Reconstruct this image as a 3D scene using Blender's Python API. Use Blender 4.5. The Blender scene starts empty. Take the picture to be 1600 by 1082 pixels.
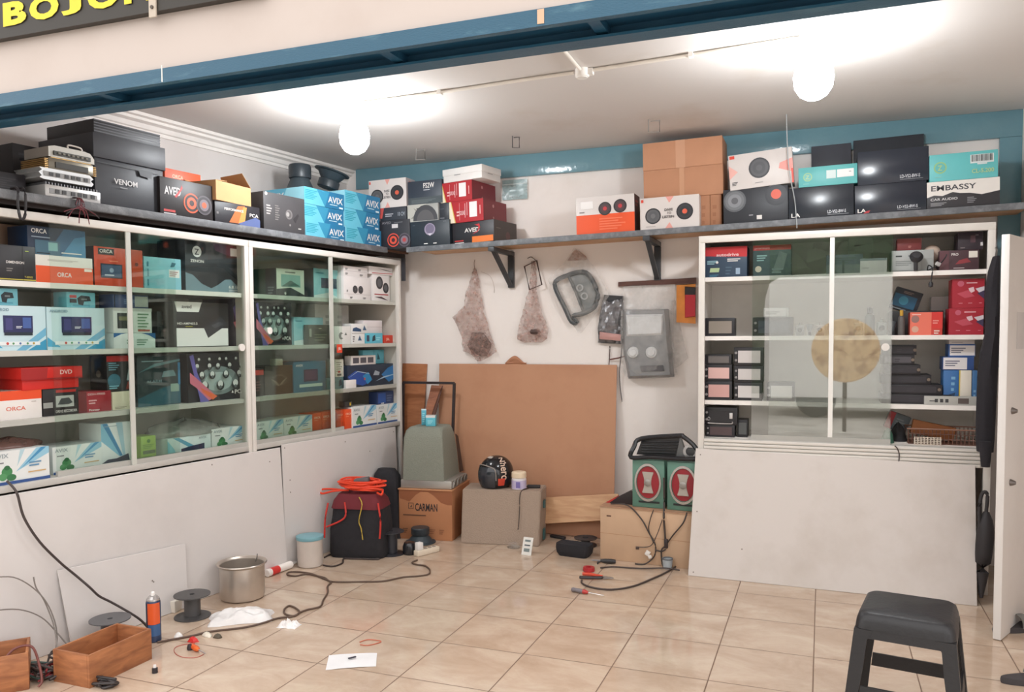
import bpy, bmesh, math, random
from mathutils import Vector, Matrix, noise
random.seed(7)
S = bpy.context.scene
COL = S.collection
PI = math.pi

# ---------------------------------------------------------------- camera, sky, exposure
cd = bpy.data.cameras.new('camera'); cam = bpy.data.objects.new('camera', cd); COL.objects.link(cam)
cd.sensor_width = 36.0; cd.lens = 36.0 * 1268.5 / 1600
cd.shift_x = -0.0004; cd.shift_y = 0.02752; cd.clip_start = 0.05; cd.clip_end = 200
cam.matrix_world = Matrix(((0.93416, -0.0113, 0.35667, 0), (0.35679, 0.04775, -0.93296, 0), (-0.00649, 0.9988, 0.04863, 1.4117), (0, 0, 0, 1)))
S.camera = cam
W = bpy.data.worlds.new('overcast_sky'); S.world = W; W.use_nodes = True
W.node_tree.nodes['Background'].inputs[0].default_value = (1.0, 0.98, 0.97, 1)
W.node_tree.nodes['Background'].inputs[1].default_value = 1.22
S.view_settings.view_transform = 'Standard'; S.view_settings.look = 'None'
S.view_settings.gamma = 1; S.view_settings.use_curve_mapping = False
S.view_settings.exposure = 0.96
BULB = 72.0

# ---------------------------------------------------------------- materials
def lin(c):
    return tuple(((v/255)/12.92 if v <= 10 else ((v/255+.055)/1.055)**2.4) for v in c) + (1,)
_m = {}
def mt(rgb, rough=.5, metal=0.0, var=.06, scale=9.0, bump=0.0):
    key = (tuple(rgb), rough, metal, var, scale, bump)
    if key in _m: return _m[key]
    m = bpy.data.materials.new('surface_%d_%d_%d' % tuple(int(v) for v in rgb)); m.use_nodes = True
    nt = m.node_tree; b = nt.nodes['Principled BSDF']
    b.inputs['Roughness'].default_value = rough; b.inputs['Metallic'].default_value = metal
    c = lin(rgb)
    if var:
        tc = nt.nodes.new('ShaderNodeTexCoord'); n = nt.nodes.new('ShaderNodeTexNoise'); n.inputs['Scale'].default_value = scale
        n.inputs['Detail'].default_value = 4
        mx = nt.nodes.new('ShaderNodeMixRGB'); mx.inputs[1].default_value = tuple(v*(1-var*1.6) for v in c[:3])+(1,)
        mx.inputs[2].default_value = tuple(min(1, v*(1+var*1.6)) for v in c[:3])+(1,)
        nt.links.new(tc.outputs['Object'], n.inputs['Vector']); nt.links.new(n.outputs['Fac'], mx.inputs[0])
        nt.links.new(mx.outputs[0], b.inputs['Base Color'])
        if bump:
            bp = nt.nodes.new('ShaderNodeBump'); bp.inputs['Strength'].default_value = bump; bp.inputs['Distance'].default_value = .01
            nt.links.new(n.outputs['Fac'], bp.inputs['Height']); nt.links.new(bp.outputs[0], b.inputs['Normal'])
    else:
        b.inputs['Base Color'].default_value = c
    _m[key] = m
    return m
def glass_mat(name, tint, ior=1.5, extra=0.0):
    m = bpy.data.materials.new(name); m.use_nodes = True; nt = m.node_tree; nt.nodes.clear()
    o = nt.nodes.new('ShaderNodeOutputMaterial'); mx = nt.nodes.new('ShaderNodeMixShader')
    t = nt.nodes.new('ShaderNodeBsdfTransparent'); t.inputs[0].default_value = tint + (1,)
    g = nt.nodes.new('ShaderNodeBsdfGlossy'); g.inputs['Roughness'].default_value = 0.015
    ge = nt.nodes.new('ShaderNodeNewGeometry'); dp = nt.nodes.new('ShaderNodeVectorMath'); dp.operation = 'DOT_PRODUCT'
    nt.links.new(ge.outputs['Incoming'], dp.inputs[0]); nt.links.new(ge.outputs['Normal'], dp.inputs[1])
    def ma(op, a, b):
        q = nt.nodes.new('ShaderNodeMath'); q.operation = op
        for i, v in enumerate((a, b)):
            if isinstance(v, (int, float)): q.inputs[i].default_value = v
            else: nt.links.new(v, q.inputs[i])
        return q.outputs[0]
    f0 = ((ior-1)/(ior+1))**2 + extra      # reflectance grows toward grazing, the same from both sides of the pane
    k = ma('POWER', ma('SUBTRACT', 1.0, ma('ABSOLUTE', dp.outputs['Value'], 0.0)), 5.0)
    nt.links.new(ma('ADD', f0, ma('MULTIPLY', k, 1-f0)), mx.inputs[0])
    nt.links.new(t.outputs[0], mx.inputs[1]); nt.links.new(g.outputs[0], mx.inputs[2]); nt.links.new(mx.outputs[0], o.inputs[0])
    return m
def film_mat(name, rgb, alpha, rough=.25, amp=.18, sc=14):
    """thin clear or milky plastic: part see-through, part scattering, with a gloss"""
    m = bpy.data.materials.new(name); m.use_nodes = True; nt = m.node_tree; b = nt.nodes['Principled BSDF']
    o = nt.nodes['Material Output']; mx = nt.nodes.new('ShaderNodeMixShader'); t = nt.nodes.new('ShaderNodeBsdfTransparent')
    b.inputs['Base Color'].default_value = lin(rgb); b.inputs['Roughness'].default_value = rough
    tc = nt.nodes.new('ShaderNodeTexCoord'); n = nt.nodes.new('ShaderNodeTexNoise'); n.inputs['Scale'].default_value = sc; n.inputs['Detail'].default_value = 6
    mr = nt.nodes.new('ShaderNodeMapRange'); mr.inputs['From Min'].default_value = .3; mr.inputs['From Max'].default_value = .7
    mr.inputs['To Min'].default_value = max(0, alpha-amp); mr.inputs['To Max'].default_value = min(1, alpha+amp)
    nt.links.new(tc.outputs['Object'], n.inputs['Vector']); nt.links.new(n.outputs['Fac'], mr.inputs['Value'])
    nt.links.new(mr.outputs[0], mx.inputs[0]); nt.links.new(t.outputs[0], mx.inputs[1]); nt.links.new(b.outputs[0], mx.inputs[2])
    nt.links.new(mx.outputs[0], o.inputs['Surface'])
    return m
def node_mat(name, rough=.5):
    m = bpy.data.materials.new(name); m.use_nodes = True; nt = m.node_tree
    return m, nt, nt.nodes['Principled BSDF']
def stained_mat(name, base, stain, scale, lo, hi, rough=.6, streak=(1, 1, 1), bump=.1):
    """painted surface with patchy dirt of another colour"""
    m, nt, b = node_mat(name); N = nt.nodes.new; Lk = nt.links.new
    tc = N('ShaderNodeTexCoord'); mp = N('ShaderNodeMapping'); mp.inputs['Scale'].default_value = streak
    n = N('ShaderNodeTexNoise'); n.inputs['Scale'].default_value = scale; n.inputs['Detail'].default_value = 7; n.inputs['Roughness'].default_value = .62
    cr = N('ShaderNodeMapRange'); cr.inputs['From Min'].default_value = lo; cr.inputs['From Max'].default_value = hi
    mx = N('ShaderNodeMixRGB'); mx.inputs[1].default_value = lin(base); mx.inputs[2].default_value = lin(stain)
    n2 = N('ShaderNodeTexNoise'); n2.inputs['Scale'].default_value = scale*14; n2.inputs['Detail'].default_value = 5
    bp = N('ShaderNodeBump'); bp.inputs['Strength'].default_value = bump; bp.inputs['Distance'].default_value = .004
    Lk(tc.outputs['Object'], mp.inputs[0]); Lk(mp.outputs[0], n.inputs['Vector']); Lk(mp.outputs[0], n2.inputs['Vector'])
    Lk(n.outputs['Fac'], cr.inputs['Value']); Lk(cr.outputs[0], mx.inputs[0]); Lk(mx.outputs[0], b.inputs['Base Color'])
    Lk(n2.outputs['Fac'], bp.inputs['Height']); Lk(bp.outputs[0], b.inputs['Normal'])
    b.inputs['Roughness'].default_value = rough
    return m
def tile_mat():
    m, nt, b = node_mat('beige_marble_tile'); N = nt.nodes.new; Lk = nt.links.new
    tc = N('ShaderNodeTexCoord'); sx = N('ShaderNodeSeparateXYZ'); Lk(tc.outputs['Object'], sx.inputs[0])
    def math1(op, a, bb=None):
        q = N('ShaderNodeMath'); q.operation = op
        for i, v in enumerate((a, bb)):
            if v is None: continue
            if isinstance(v, (int, float)): q.inputs[i].default_value = v
            else: Lk(v, q.inputs[i])
        return q.outputs[0]
    def edge(axis, off):
        u = math1('DIVIDE', math1('SUBTRACT', sx.outputs[axis], off), .4)
        fr = math1('FRACT', u)
        return math1('MINIMUM', fr, math1('SUBTRACT', 1.0, fr)), math1('FLOOR', u)
    ex, fx = edge(0, -1.6212); ey, fy = edge(1, 4.5079)
    d = math1('MINIMUM', ex, ey)
    mr = N('ShaderNodeMapRange'); mr.inputs['From Min'].default_value = .003; mr.inputs['From Max'].default_value = .009; Lk(d, mr.inputs['Value'])
    cb = N('ShaderNodeCombineXYZ'); Lk(fx, cb.inputs[0]); Lk(fy, cb.inputs[1])
    wn = N('ShaderNodeTexWhiteNoise'); Lk(cb.outputs[0], wn.inputs['Vector'])
    ad = N('ShaderNodeVectorMath'); ad.operation = 'ADD'; sc = N('ShaderNodeVectorMath'); sc.operation = 'SCALE'; sc.inputs['Scale'].default_value = 9
    Lk(wn.outputs['Color'], sc.inputs[0]); Lk(tc.outputs['Object'], ad.inputs[0]); Lk(sc.outputs[0], ad.inputs[1])
    mp = N('ShaderNodeMapping'); mp.inputs['Rotation'].default_value = (0, 0, .25); mp.inputs['Scale'].default_value = (1.5, 2.3, 1)
    Lk(ad.outputs[0], mp.inputs[0])
    n = N('ShaderNodeTexNoise'); n.inputs['Scale'].default_value = 2.2; n.inputs['Detail'].default_value = 8; n.inputs['Roughness'].default_value = .68; n.inputs['Distortion'].default_value = .5
    Lk(mp.outputs[0], n.inputs['Vector'])
    cr = N('ShaderNodeValToRGB'); e = cr.color_ramp.elements
    e[0].position = .3; e[0].color = lin((184, 159, 137)); e[1].position = .68; e[1].color = lin((208, 189, 169))
    k = e.new(.5); k.color = lin((197, 174, 153))
    Lk(n.outputs['Fac'], cr.inputs[0])
    mx = N('ShaderNodeMixRGB'); mx.inputs[1].default_value = lin((118, 92, 74)); Lk(mr.outputs[0], mx.inputs[0]); Lk(cr.outputs[0], mx.inputs[2])
    Lk(mx.outputs[0], b.inputs['Base Color'])
    rr = N('ShaderNodeMapRange'); rr.inputs['To Min'].default_value = .6; rr.inputs['To Max'].default_value = .09; Lk(mr.outputs[0], rr.inputs['Value']); Lk(rr.outputs[0], b.inputs['Roughness'])
    bp = N('ShaderNodeBump'); bp.inputs['Strength'].default_value = .35; bp.inputs['Distance'].default_value = .003; Lk(mr.outputs[0], bp.inputs['Height']); Lk(bp.outputs[0], b.inputs['Normal'])
    return m
def wood_mat(name, a, c, scale=(1, 12, 12), rough=.55):
    m, nt, b = node_mat(name); N = nt.nodes.new; Lk = nt.links.new
    tc = N('ShaderNodeTexCoord'); mp = N('ShaderNodeMapping'); mp.inputs['Scale'].default_value = scale
    n = N('ShaderNodeTexNoise'); n.inputs['Scale'].default_value = 3; n.inputs['Detail'].default_value = 8; n.inputs['Distortion'].default_value = .7
    mx = N('ShaderNodeMixRGB'); mx.inputs[1].default_value = lin(a); mx.inputs[2].default_value = lin(c)
    mr = N('ShaderNodeMapRange'); mr.inputs['From Min'].default_value = .3; mr.inputs['From Max'].default_value = .7
    Lk(tc.outputs['Object'], mp.inputs[0]); Lk(mp.outputs[0], n.inputs['Vector']); Lk(n.outputs['Fac'], mr.inputs['Value']); Lk(mr.outputs[0], mx.inputs[0]); Lk(mx.outputs[0], b.inputs['Base Color'])
    b.inputs['Roughness'].default_value = rough
    return m
WHITE = (232, 226, 220); BLK = (30, 29, 32); ALU = (214, 210, 204); TEAL = (74, 120, 136)
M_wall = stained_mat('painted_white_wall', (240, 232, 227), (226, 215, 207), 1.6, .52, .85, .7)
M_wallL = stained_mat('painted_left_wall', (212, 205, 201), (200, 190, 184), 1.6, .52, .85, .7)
M_ceil = stained_mat('painted_ceiling', (212, 207, 203), (194, 182, 168), 1.1, .56, .9, .8)
M_front = stained_mat('outside_plaster', (198, 185, 177), (188, 173, 164), 1.3, .5, .8, .8)
M_blue = stained_mat('blue_gloss_paint', (40, 86, 110), (92, 132, 146), 6, .56, .9, .35, (1, 5, 5), .2)
M_blued = stained_mat('dark_blue_metal_paint', (34, 78, 104), (54, 98, 120), 5, .5, .9, .4, (1, 5, 5), .1)
M_beam = stained_mat('teal_gloss_paint', (108, 146, 158), (120, 156, 166), 3, .45, .8, .12, (1, 1, 1), .25)
M_tile = tile_mat()
M_panel = stained_mat('white_painted_board', (214, 208, 205), (200, 194, 191), 1.4, .5, .85, .5)
M_panelw = stained_mat('worn_white_board', (208, 199, 193), (193, 182, 173), 2.6, .48, .8, .35)
M_hard = stained_mat('brown_hardboard', (190, 140, 108), (172, 120, 90), 2.0, .45, .85, .6)
M_shelf = stained_mat('scratched_grey_shelf_edge', (104, 106, 110), (150, 152, 154), 14, .48, .8, .5, (1, 1, 1), .4)
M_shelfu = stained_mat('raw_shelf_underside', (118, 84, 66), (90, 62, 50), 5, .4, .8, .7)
M_ply = wood_mat('pale_plywood', (214, 172, 132), (190, 142, 104), (2, 2, 14))
M_boxw = wood_mat('stained_brown_wood', (178, 116, 74), (136, 84, 54), (3, 3, 14))
M_glassL = glass_mat('green_tinted_glass', (.925, .965, .94), 1.5)
M_glassR = glass_mat('clear_cabinet_glass', (.965, .98, .97), 1.5, .075)
M_clear = film_mat('clear_plastic_film', (226, 220, 214), .13, .2, .12, 20)
M_milky = film_mat('milky_plastic_film', (226, 224, 222), .17, .2, .12, 18)
M_net = film_mat('brownish_plastic_film', (184, 146, 134), .30, .3, .30, 34)
M_alu = mt(ALU, .35, .15, .03)

# ---------------------------------------------------------------- mesh helpers
class MB:
    def __init__(s): s.bm = bmesh.new(); s.m = []
    def mi(s, m):
        if not hasattr(m, 'node_tree'): m = mt(m)
        if m not in s.m: s.m.append(m)
        return s.m.index(m)
    def face(s, pts, m):
        f = s.bm.faces.new([s.bm.verts.new(Vector(p)) for p in pts]); f.material_index = s.mi(m); return f
    def box(s, c, size, m, rot=None, bev=0.0):
        """box centred on c"""
        x, y, z = (v/2 for v in size); i = s.mi(m); R = rot or Matrix()
        R = R.to_4x4() if len(R) == 3 else R
        v = [s.bm.verts.new(Vector(c) + R @ Vector((a*x, b*y, d*z))) for a in (-1, 1) for b in (-1, 1) for d in (-1, 1)]
        fs = []
        for q in ((0, 1, 3, 2), (4, 6, 7, 5), (0, 4, 5, 1), (2, 3, 7, 6), (0, 2, 6, 4), (1, 5, 7, 3)):
            f = s.bm.faces.new([v[k] for k in q]); f.material_index = i; fs.append(f)
        if bev:
            ed = list({e for f in fs for e in f.edges})
            r = bmesh.ops.bevel(s.bm, geom=ed, offset=bev, segments=2, affect='EDGES', clamp_overlap=True, profile=.5)
            for f in r['faces']: f.material_index = i
        return s
    def bx(s, a, b, m, bev=0.0):
        """box from corner a to corner b"""
        return s.box([(p+q)/2 for p, q in zip(a, b)], [abs(q-p) for p, q in zip(a, b)], m, None, bev)
    def loft(s, rings, m, caps=True, close=True):
        i = s.mi(m); vr = [[s.bm.verts.new(Vector(p)) for p in r] for r in rings]; n = len(vr[0])
        for a, b in zip(vr, vr[1:]):
            for k in range(n if close else n-1):
                f = s.bm.faces.new((a[k], a[(k+1) % n], b[(k+1) % n], b[k])); f.material_index = i
        if caps and close:
            for r in (vr[0][::-1], vr[-1]):
                try: f = s.bm.faces.new(r); f.material_index = i
                except ValueError: pass
        return s
    def lathe(s, prof, m, c=(0, 0, 0), n=28, rot=None, caps=True):
        R = rot.to_3x3() if rot else Matrix.Identity(3)
        return s.loft([[Vector(c) + R @ Vector((r*math.cos(2*PI*k/n), r*math.sin(2*PI*k/n), z)) for k in range(n)] for r, z in prof], m, caps)
    def cyl(s, p0, p1, r0, m, r1=None, n=16):
        p0, p1 = Vector(p0), Vector(p1); q = Vector((0, 0, 1)).rotation_difference((p1-p0).normalized()).to_matrix()
        r1 = r0 if r1 is None else r1; ln = (p1-p0).length
        return s.lathe([(r0, 0), (r1, ln)], m, p0, n, q)
    def tube(s, pts, r, m, n=7, smooth=4, closed=False):
        P = [Vector(p) for p in pts]
        if smooth and len(P) > 2:
            out = []
            m_ = len(P)
            for i in range(m_ if closed else m_-1):
                if closed: a, b, c, d = P[(i-1) % m_], P[i], P[(i+1) % m_], P[(i+2) % m_]
                else: a, b, c, d = P[max(0, i-1)], P[i], P[i+1], P[min(m_-1, i+2)]
                for k in range(smooth):
                    t = k/smooth
                    out.append(.5*((2*b) + (c-a)*t + (2*a-5*b+4*c-d)*t*t + (3*b-a-3*c+d)*t**3))
            if not closed: out.append(P[-1])
            P = out
        rings = []; up = Vector((0, 0, 1)); N = len(P)
        for i, p in enumerate(P):
            if closed: d = P[(i+1) % N]-P[i-1]
            else: d = (P[min(N-1, i+1)]-P[max(0, i-1)])
            if d.length < 1e-9: d = Vector((1, 0, 0))
            d.normalize(); a = d.cross(up)
            if a.length < .15: a = d.cross(Vector((0, 1, 0)))
            a.normalize(); b = d.cross(a); rr = r[i] if isinstance(r, list) else r
            rings.append([p + a*rr*math.cos(2*PI*k/n) + b*rr*math.sin(2*PI*k/n) for k in range(n)])
        if closed: rings.append(rings[0])
        return s.loft(rings, m, not closed)
    def prism(s, pts, d, m, T=None, bev=0):
        """outline in local x/z pushed back along +y by d, placed by matrix T"""
        T = T or Matrix(); i = s.mi(m)
        A = [s.bm.verts.new(T @ Vector((x, 0, z))) for x, z in pts]; B = [s.bm.verts.new(T @ Vector((x, d, z))) for x, z in pts]
        n = len(pts); fs = [s.bm.faces.new(A), s.bm.faces.new(B[::-1])]
        for k in range(n): fs.append(s.bm.faces.new((A[k], B[k], B[(k+1) % n], A[(k+1) % n])))
        for f in fs: f.material_index = i
        bmesh.ops.recalc_face_normals(s.bm, faces=fs)
        return s
    def sheet(s, fn, nx, ny, m, thick=.0):
        """grid surface fn(u,v)->point; with thickness it gets a back side"""
        i = s.mi(m)
        g = [[s.bm.verts.new(Vector(fn(a/nx, b/ny))) for b in range(ny+1)] for a in range(nx+1)]
        fs = []
        for a in range(nx):
            for b in range(ny):
                f = s.bm.faces.new((g[a][b], g[a+1][b], g[a+1][b+1], g[a][b+1])); f.material_index = i; fs.append(f)
        if thick:
            s.bm.normal_update()
            r = bmesh.ops.solidify(s.bm, geom=fs, thickness=thick)
            for f in r['geom']:
                if isinstance(f, bmesh.types.BMFace): f.material_index = i
        return s
    def obj(s, name, parent=None, loc=(0, 0, 0), rot=(0, 0, 0), angle=.6):
        me = bpy.data.meshes.new(name); bmesh.ops.remove_doubles(s.bm, verts=s.bm.verts, dist=1e-6)
        s.bm.normal_update(); s.bm.to_mesh(me); s.bm.free()
        for m in s.m: me.materials.append(m)
        for p in me.polygons: p.use_smooth = True
        me.set_sharp_from_angle(angle=angle)
        o = bpy.data.objects.new(name, me); COL.objects.link(o); o.location = loc; o.rotation_euler = rot
        if parent: o.parent = parent
        return o
def tag(o, label, cat, group=None, kind=None):
    if label: o['label'] = label
    if cat: o['category'] = cat
    if group: o['group'] = group
    if kind: o['kind'] = kind
    return o
def thing(name, label, cat, loc=(0, 0, 0), rot=(0, 0, 0), group=None):
    o = bpy.data.objects.new(name, None); COL.objects.link(o); o.location = loc; o.rotation_euler = rot
    o.empty_display_size = .05
    return tag(o, label, cat, group)
def struct(mb, name, **k):
    o = mb.obj(name, **k); o['kind'] = 'structure'; return o
def nz(p, s=1.0): return noise.noise(Vector(p)*s)

# lettering -> flat polygons of cap height 1
_t = {}
def letters(txt, bold=.018):
    if (txt, bold) in _t: return _t[(txt, bold)]
    c = bpy.data.curves.new('lettering', 'FONT'); c.body = txt; c.size = 1; c.offset = bold; c.resolution_u = 3
    o = bpy.data.objects.new('lettering', c); COL.objects.link(o); bpy.context.view_layer.update()
    dg = bpy.context.evaluated_depsgraph_get(); me = o.evaluated_get(dg).to_mesh()
    V = [v.co.copy() for v in me.vertices]; F = [list(p.vertices) for p in me.polygons]
    o.evaluated_get(dg).to_mesh_clear(); bpy.data.objects.remove(o); bpy.data.curves.remove(c)
    if not V: V = [Vector((0, 0, 0))]
    y1 = .73; x0 = min(v.x for v in V); x1 = max(v.x for v in V)
    V = [((v.x-x0)/y1, v.y/y1) for v in V]
    _t[(txt, bold)] = (V, F, (x1-x0)/y1)
    return _t[(txt, bold)]

def paint(mb, ops, T, w, h, rough=.4):
    """print a flat design on a face: T maps (x,y,lift) in metres on the face to local space"""
    lift = [.0004]
    def poly(pts, col):
        mb.face([T(x, y, lift[0]) for x, y in pts], col if hasattr(col, 'node_tree') else mt(col, rough, 0, 0))
    def disc(cx, cy, rx, ry, col, n=22):
        poly([(cx+rx*math.cos(2*PI*k/n), cy+ry*math.sin(2*PI*k/n)) for k in range(n)], col); lift[0] += .0003
    for op in ops:
        k = op[0]
        if k == 'r':
            _, a, b, c, d, col = op; poly([(a*w, b*h), (c*w, b*h), (c*w, d*h), (a*w, d*h)], col)
        elif k == 'p':
            poly([(x*w, y*h) for x, y in op[1]], op[2])
        elif k == 'c':
            _, cx, cy, r, col = op; disc(cx*w, cy*h, r*h, r*h, col); continue
        elif k == 'e':
            _, cx, cy, rx, ry, col = op; disc(cx*w, cy*h, rx*w, ry*h, col); continue
        elif k == 's':                      # printed loudspeaker: ring, cone, cap
            _, cx, cy, r, cols = op
            for q, col in zip((1, .84, .6, .3), cols): disc(cx*w, cy*h, r*h*q, r*h*q, col)
            continue
        elif k == 'l':                      # block of small print
            _, a, b, c, d, n, col = op; st = (d-b)/n
            for i in range(n):
                e = a + (c-a)*(.62+.38*((i*37) % 11)/11); y = b+st*i
                poly([(a*w, y*h), (e*w, y*h), (e*w, (y+st*.5)*h), (a*w, (y+st*.5)*h)], col)
        elif k == 't':
            txt, x, y, hh, col = op[1:6]; V, F, tw = letters(txt); ch = hh*h; sx = ch
            if len(op) > 6 and tw*ch > op[6]*w: sx = op[6]*w/tw
            elif len(op) > 6 and tw*ch < op[6]*w: sx = min(op[6]*w/tw, ch*1.35)
            i = mb.mi(mt(col, rough, 0, 0))
            vs = [mb.bm.verts.new(T(x*w+a*sx, y*h+b*ch, lift[0])) for a, b in V]
            for f in F:
                try: q = mb.bm.faces.new([vs[j] for j in f]); q.material_index = i
                except ValueError: pass
        lift[0] += .0003

TH = .12; UD = Vector((math.sin(TH), math.cos(TH), 0)); NN = Vector((math.cos(TH), -math.sin(TH), 0)); OL = Vector((-3.11, 3.8, 0)); RL = PI/2-TH
def LP(u, v, z): return OL + UD*u + NN*v + Vector((0, 0, z))
SLOPE = .0202
def carton(name, label, cat, fr, q, d, body, f=(), r=(), l=(), t=(), yaw=0., on=None, group=None, lid=None, roll=None, rough=.45, pitch=0.):
    """a printed box: q = (across, back, bottom, width, height) of its front face; faces carry printed designs"""
    a, v, z, w, h = q
    if fr == 'L': base = LP(a+w/2, v, z); rz = RL+yaw; ry = 0
    else: base = Vector((a+w/2, v, z)); rz = yaw; ry = -SLOPE if fr == 'S' else 0
    if roll is not None: ry = roll
    if on is not None:
        zt = TOP[on.name][0] + (SLOPE*(base.x-TOP[on.name][1]) if fr == 'S' else 0) + .0008
        h = max(.02, z+h-zt); base.z = zt
    mb = MB(); M = body if hasattr(body, 'node_tree') else mt(body, rough)
    if lid:
        lh, lc, ov = lid
        mb.box((0, d/2, (h-lh)/2), (w-2*ov, d-2*ov, h-lh), M, None, .0015)
        mb.box((0, d/2, h-lh/2), (w, d, lh), lc if hasattr(lc, 'node_tree') else mt(lc, rough), None, .0015)
    else:
        mb.box((0, d/2, h/2), (w, d, h), M, None, min(.002, d*.1, h*.1))
    o_ = lid[2] if lid else 0
    if f: paint(mb, f, lambda x, y, e: Vector((x-w/2, -e, y)), w, h, rough)
    if r: paint(mb, r, lambda x, y, e: Vector((w/2+e, x, y)), d, h, rough)
    if l: paint(mb, l, lambda x, y, e: Vector((-w/2-e, d-x, y)), d, h, rough)
    if t: paint(mb, t, lambda x, y, e: Vector((x-w/2, y, h+e)), w, d, rough)
    o = mb.obj(name, None, base, (pitch, ry, rz), .5)
    tag(o, label, cat, group)
    TOP[o.name] = (base.z+h, base.x)
    return o
TOP = {}                                  # where the next box of a stack stands

# ================================================================ the setting
CZ = 2.70; BY = 5.55; RX = 1.07; FY = 2.2; LV = -.6
def wall_quad(p, q, z0, z1, thick, m):
    """upright slab from p to q on plan, thickness to the left of p->q"""
    mb = MB(); p, q = Vector((p[0], p[1], 0)), Vector((q[0], q[1], 0)); d = (q-p).normalized(); n = Vector((-d.y, d.x, 0))*thick
    mb.loft([[p+Vector((0, 0, z0)), q+Vector((0, 0, z0)), q+n+Vector((0, 0, z0)), p+n+Vector((0, 0, z0))],
             [p+Vector((0, 0, z1)), q+Vector((0, 0, z1)), q+n+Vector((0, 0, z1)), p+n+Vector((0, 0, z1))]], m)
    bmesh.ops.recalc_face_normals(mb.bm, faces=mb.bm.faces)
    return mb
cornA = LP(-1.75, LV, 0); cornB = LP(1.9, LV, 0)     # left wall, front end and back end
struct(wall_quad((cornB.x-.4, BY), (RX+.15, BY), -.05, CZ+.05, .15, M_wall), 'wall_back')
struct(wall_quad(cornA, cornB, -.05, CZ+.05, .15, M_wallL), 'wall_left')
struct(wall_quad((RX, BY), (RX, 4.76), -.05, CZ+.05, .15, M_wall), 'wall_right')
struct(wall_quad((2.6, BY+.15), (2.6, FY+.2), -.05, CZ+.05, .15, M_wall), 'wall_right_annex')
struct(wall_quad((RX+.15, BY), (2.6, BY), -.05, CZ+.05, .15, M_wall), 'wall_back_annex')
fl = MB(); fl.bx((-4.2, 2.02, -.05), (2.75, BY+.15, 0), M_tile); struct(fl, 'floor')
ce = MB(); ce.bx((-4.4, FY, CZ), (2.75, BY+.15, CZ+.1), M_ceil); struct(ce, 'ceiling')
fw = MB(); fw.bx((-4.6, FY+.002, 2.318), (3.4, FY+.17, 3.6), M_front); struct(fw, 'wall_front')
lp = MB(); lp.bx((-4.6, FY+.0, -.05), (-3.62, FY+.17, 2.318), M_front); struct(lp, 'wall_front_left')
rp = MB(); rp.bx((2.6, FY+.0, -.05), (3.4, FY+.17, 2.318), M_front); struct(rp, 'wall_front_right')
# blue steel lintel above the shop opening: front strip, recessed soffit, back lip
li = MB()
li.bx((-4.6, FY-.012, 2.272), (3.4, FY+.012, 2.32), M_blue)
li.bx((-4.6, FY+.012, 2.30), (3.4, FY+.16, 2.318), M_blued)
li.bx((-4.6, FY+.14, 2.262), (3.4, FY+.16, 2.30), M_blued)
li.bx((-4.6, FY+.10, 2.258), (3.4, FY+.17, 2.266), M_blue)
for x in (-2.43, -1.28, -.62, .1):
    li.bx((x, FY+.012, 2.276), (x+.035, FY+.14, 2.30), M_blued)
li.bx((-.755, FY-.0135, 2.278), (-.735, FY-.011, 2.318), (206, 170, 140))
li.bx((-2.1, FY-.0135, 2.274), (-2.096, FY-.011, 2.33), (226, 222, 216))
struct(li, 'trim_1')
# teal ring beam and post painted on the back wall
be = MB(); be.bx((-3.4, BY-.035, 2.545), (RX, BY, CZ), M_beam, .004); struct(be, 'trim_2')
bp = MB(); bp.bx((.955, BY-.035, 1.2), (RX, BY, 2.545), M_beam, .004); struct(bp, 'trim_3')
# cornice along the left wall
co = MB(); prof = [(0, 0), (.075, 0), (.075, -.018), (.055, -.024), (.055, -.04), (.03, -.05), (.022, -.075), (.012, -.08), (.012, -.10), (0, -.10)]
co.loft([[LP(u, LV+a, CZ+b) for a, b in prof] for u in (-1.75, 1.9)], mt((232, 226, 220), .6))
struct(co, 'trim_4')
# ground and houses outside, behind the photographer: seen only in the glass
gr = MB(); gr.bx((-14, -16, -.09), (14, 2.02, -.05), stained_mat('street_paving', (206, 198, 190), (160, 152, 144), 2.2, .42, .7, .9)); struct(gr, 'ground')
hw = MB(); hw.bx((-14, -12.3, -.05), (14, -12, 1.35), stained_mat('street_wall_render', (150, 146, 140), (120, 116, 112), 1.2, .45, .8, .9)); struct(hw, 'wall_street')

# sign over the opening
sg = thing('shop_sign', 'black shop sign board with yellow capital letters above the blue lintel', 'sign', (-2.6, FY-.03, 2.5), (0, .010, 0))
mb = MB(); mb.bx((-1.6, 0, .008), (.93, .028, .62), (44, 38, 30)); 
mb.obj('board', sg)
mb = MB()
i = mb.mi(mt((226, 204, 46), .5))
for ch, x0, x1 in (('B', -.213, -.095), ('O', -.08, .064), ('J', .076, .17), ('O', .20, .343), ('N', .366, .49)):
    V, F, tw = letters(ch, .05); ya, yb = min(v[1] for v in V), max(v[1] for v in V)
    for k in F:
        mb.bm.faces.new([mb.bm.verts.new((x0+V[j][0]/tw*(x1-x0), -.004, .0465+(V[j][1]-ya)/(yb-ya)*.084)) for j in k]).material_index = i
mb.obj('lettering', sg)
mb = MB(); mb.bx((.475, -.006, -.012), (.505, -.001, .10), (190, 176, 160)); mb.cyl((.49, -.010, .02), (.49, -.005, .02), .006, (80, 70, 60)); mb.obj('bracket', sg)

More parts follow.
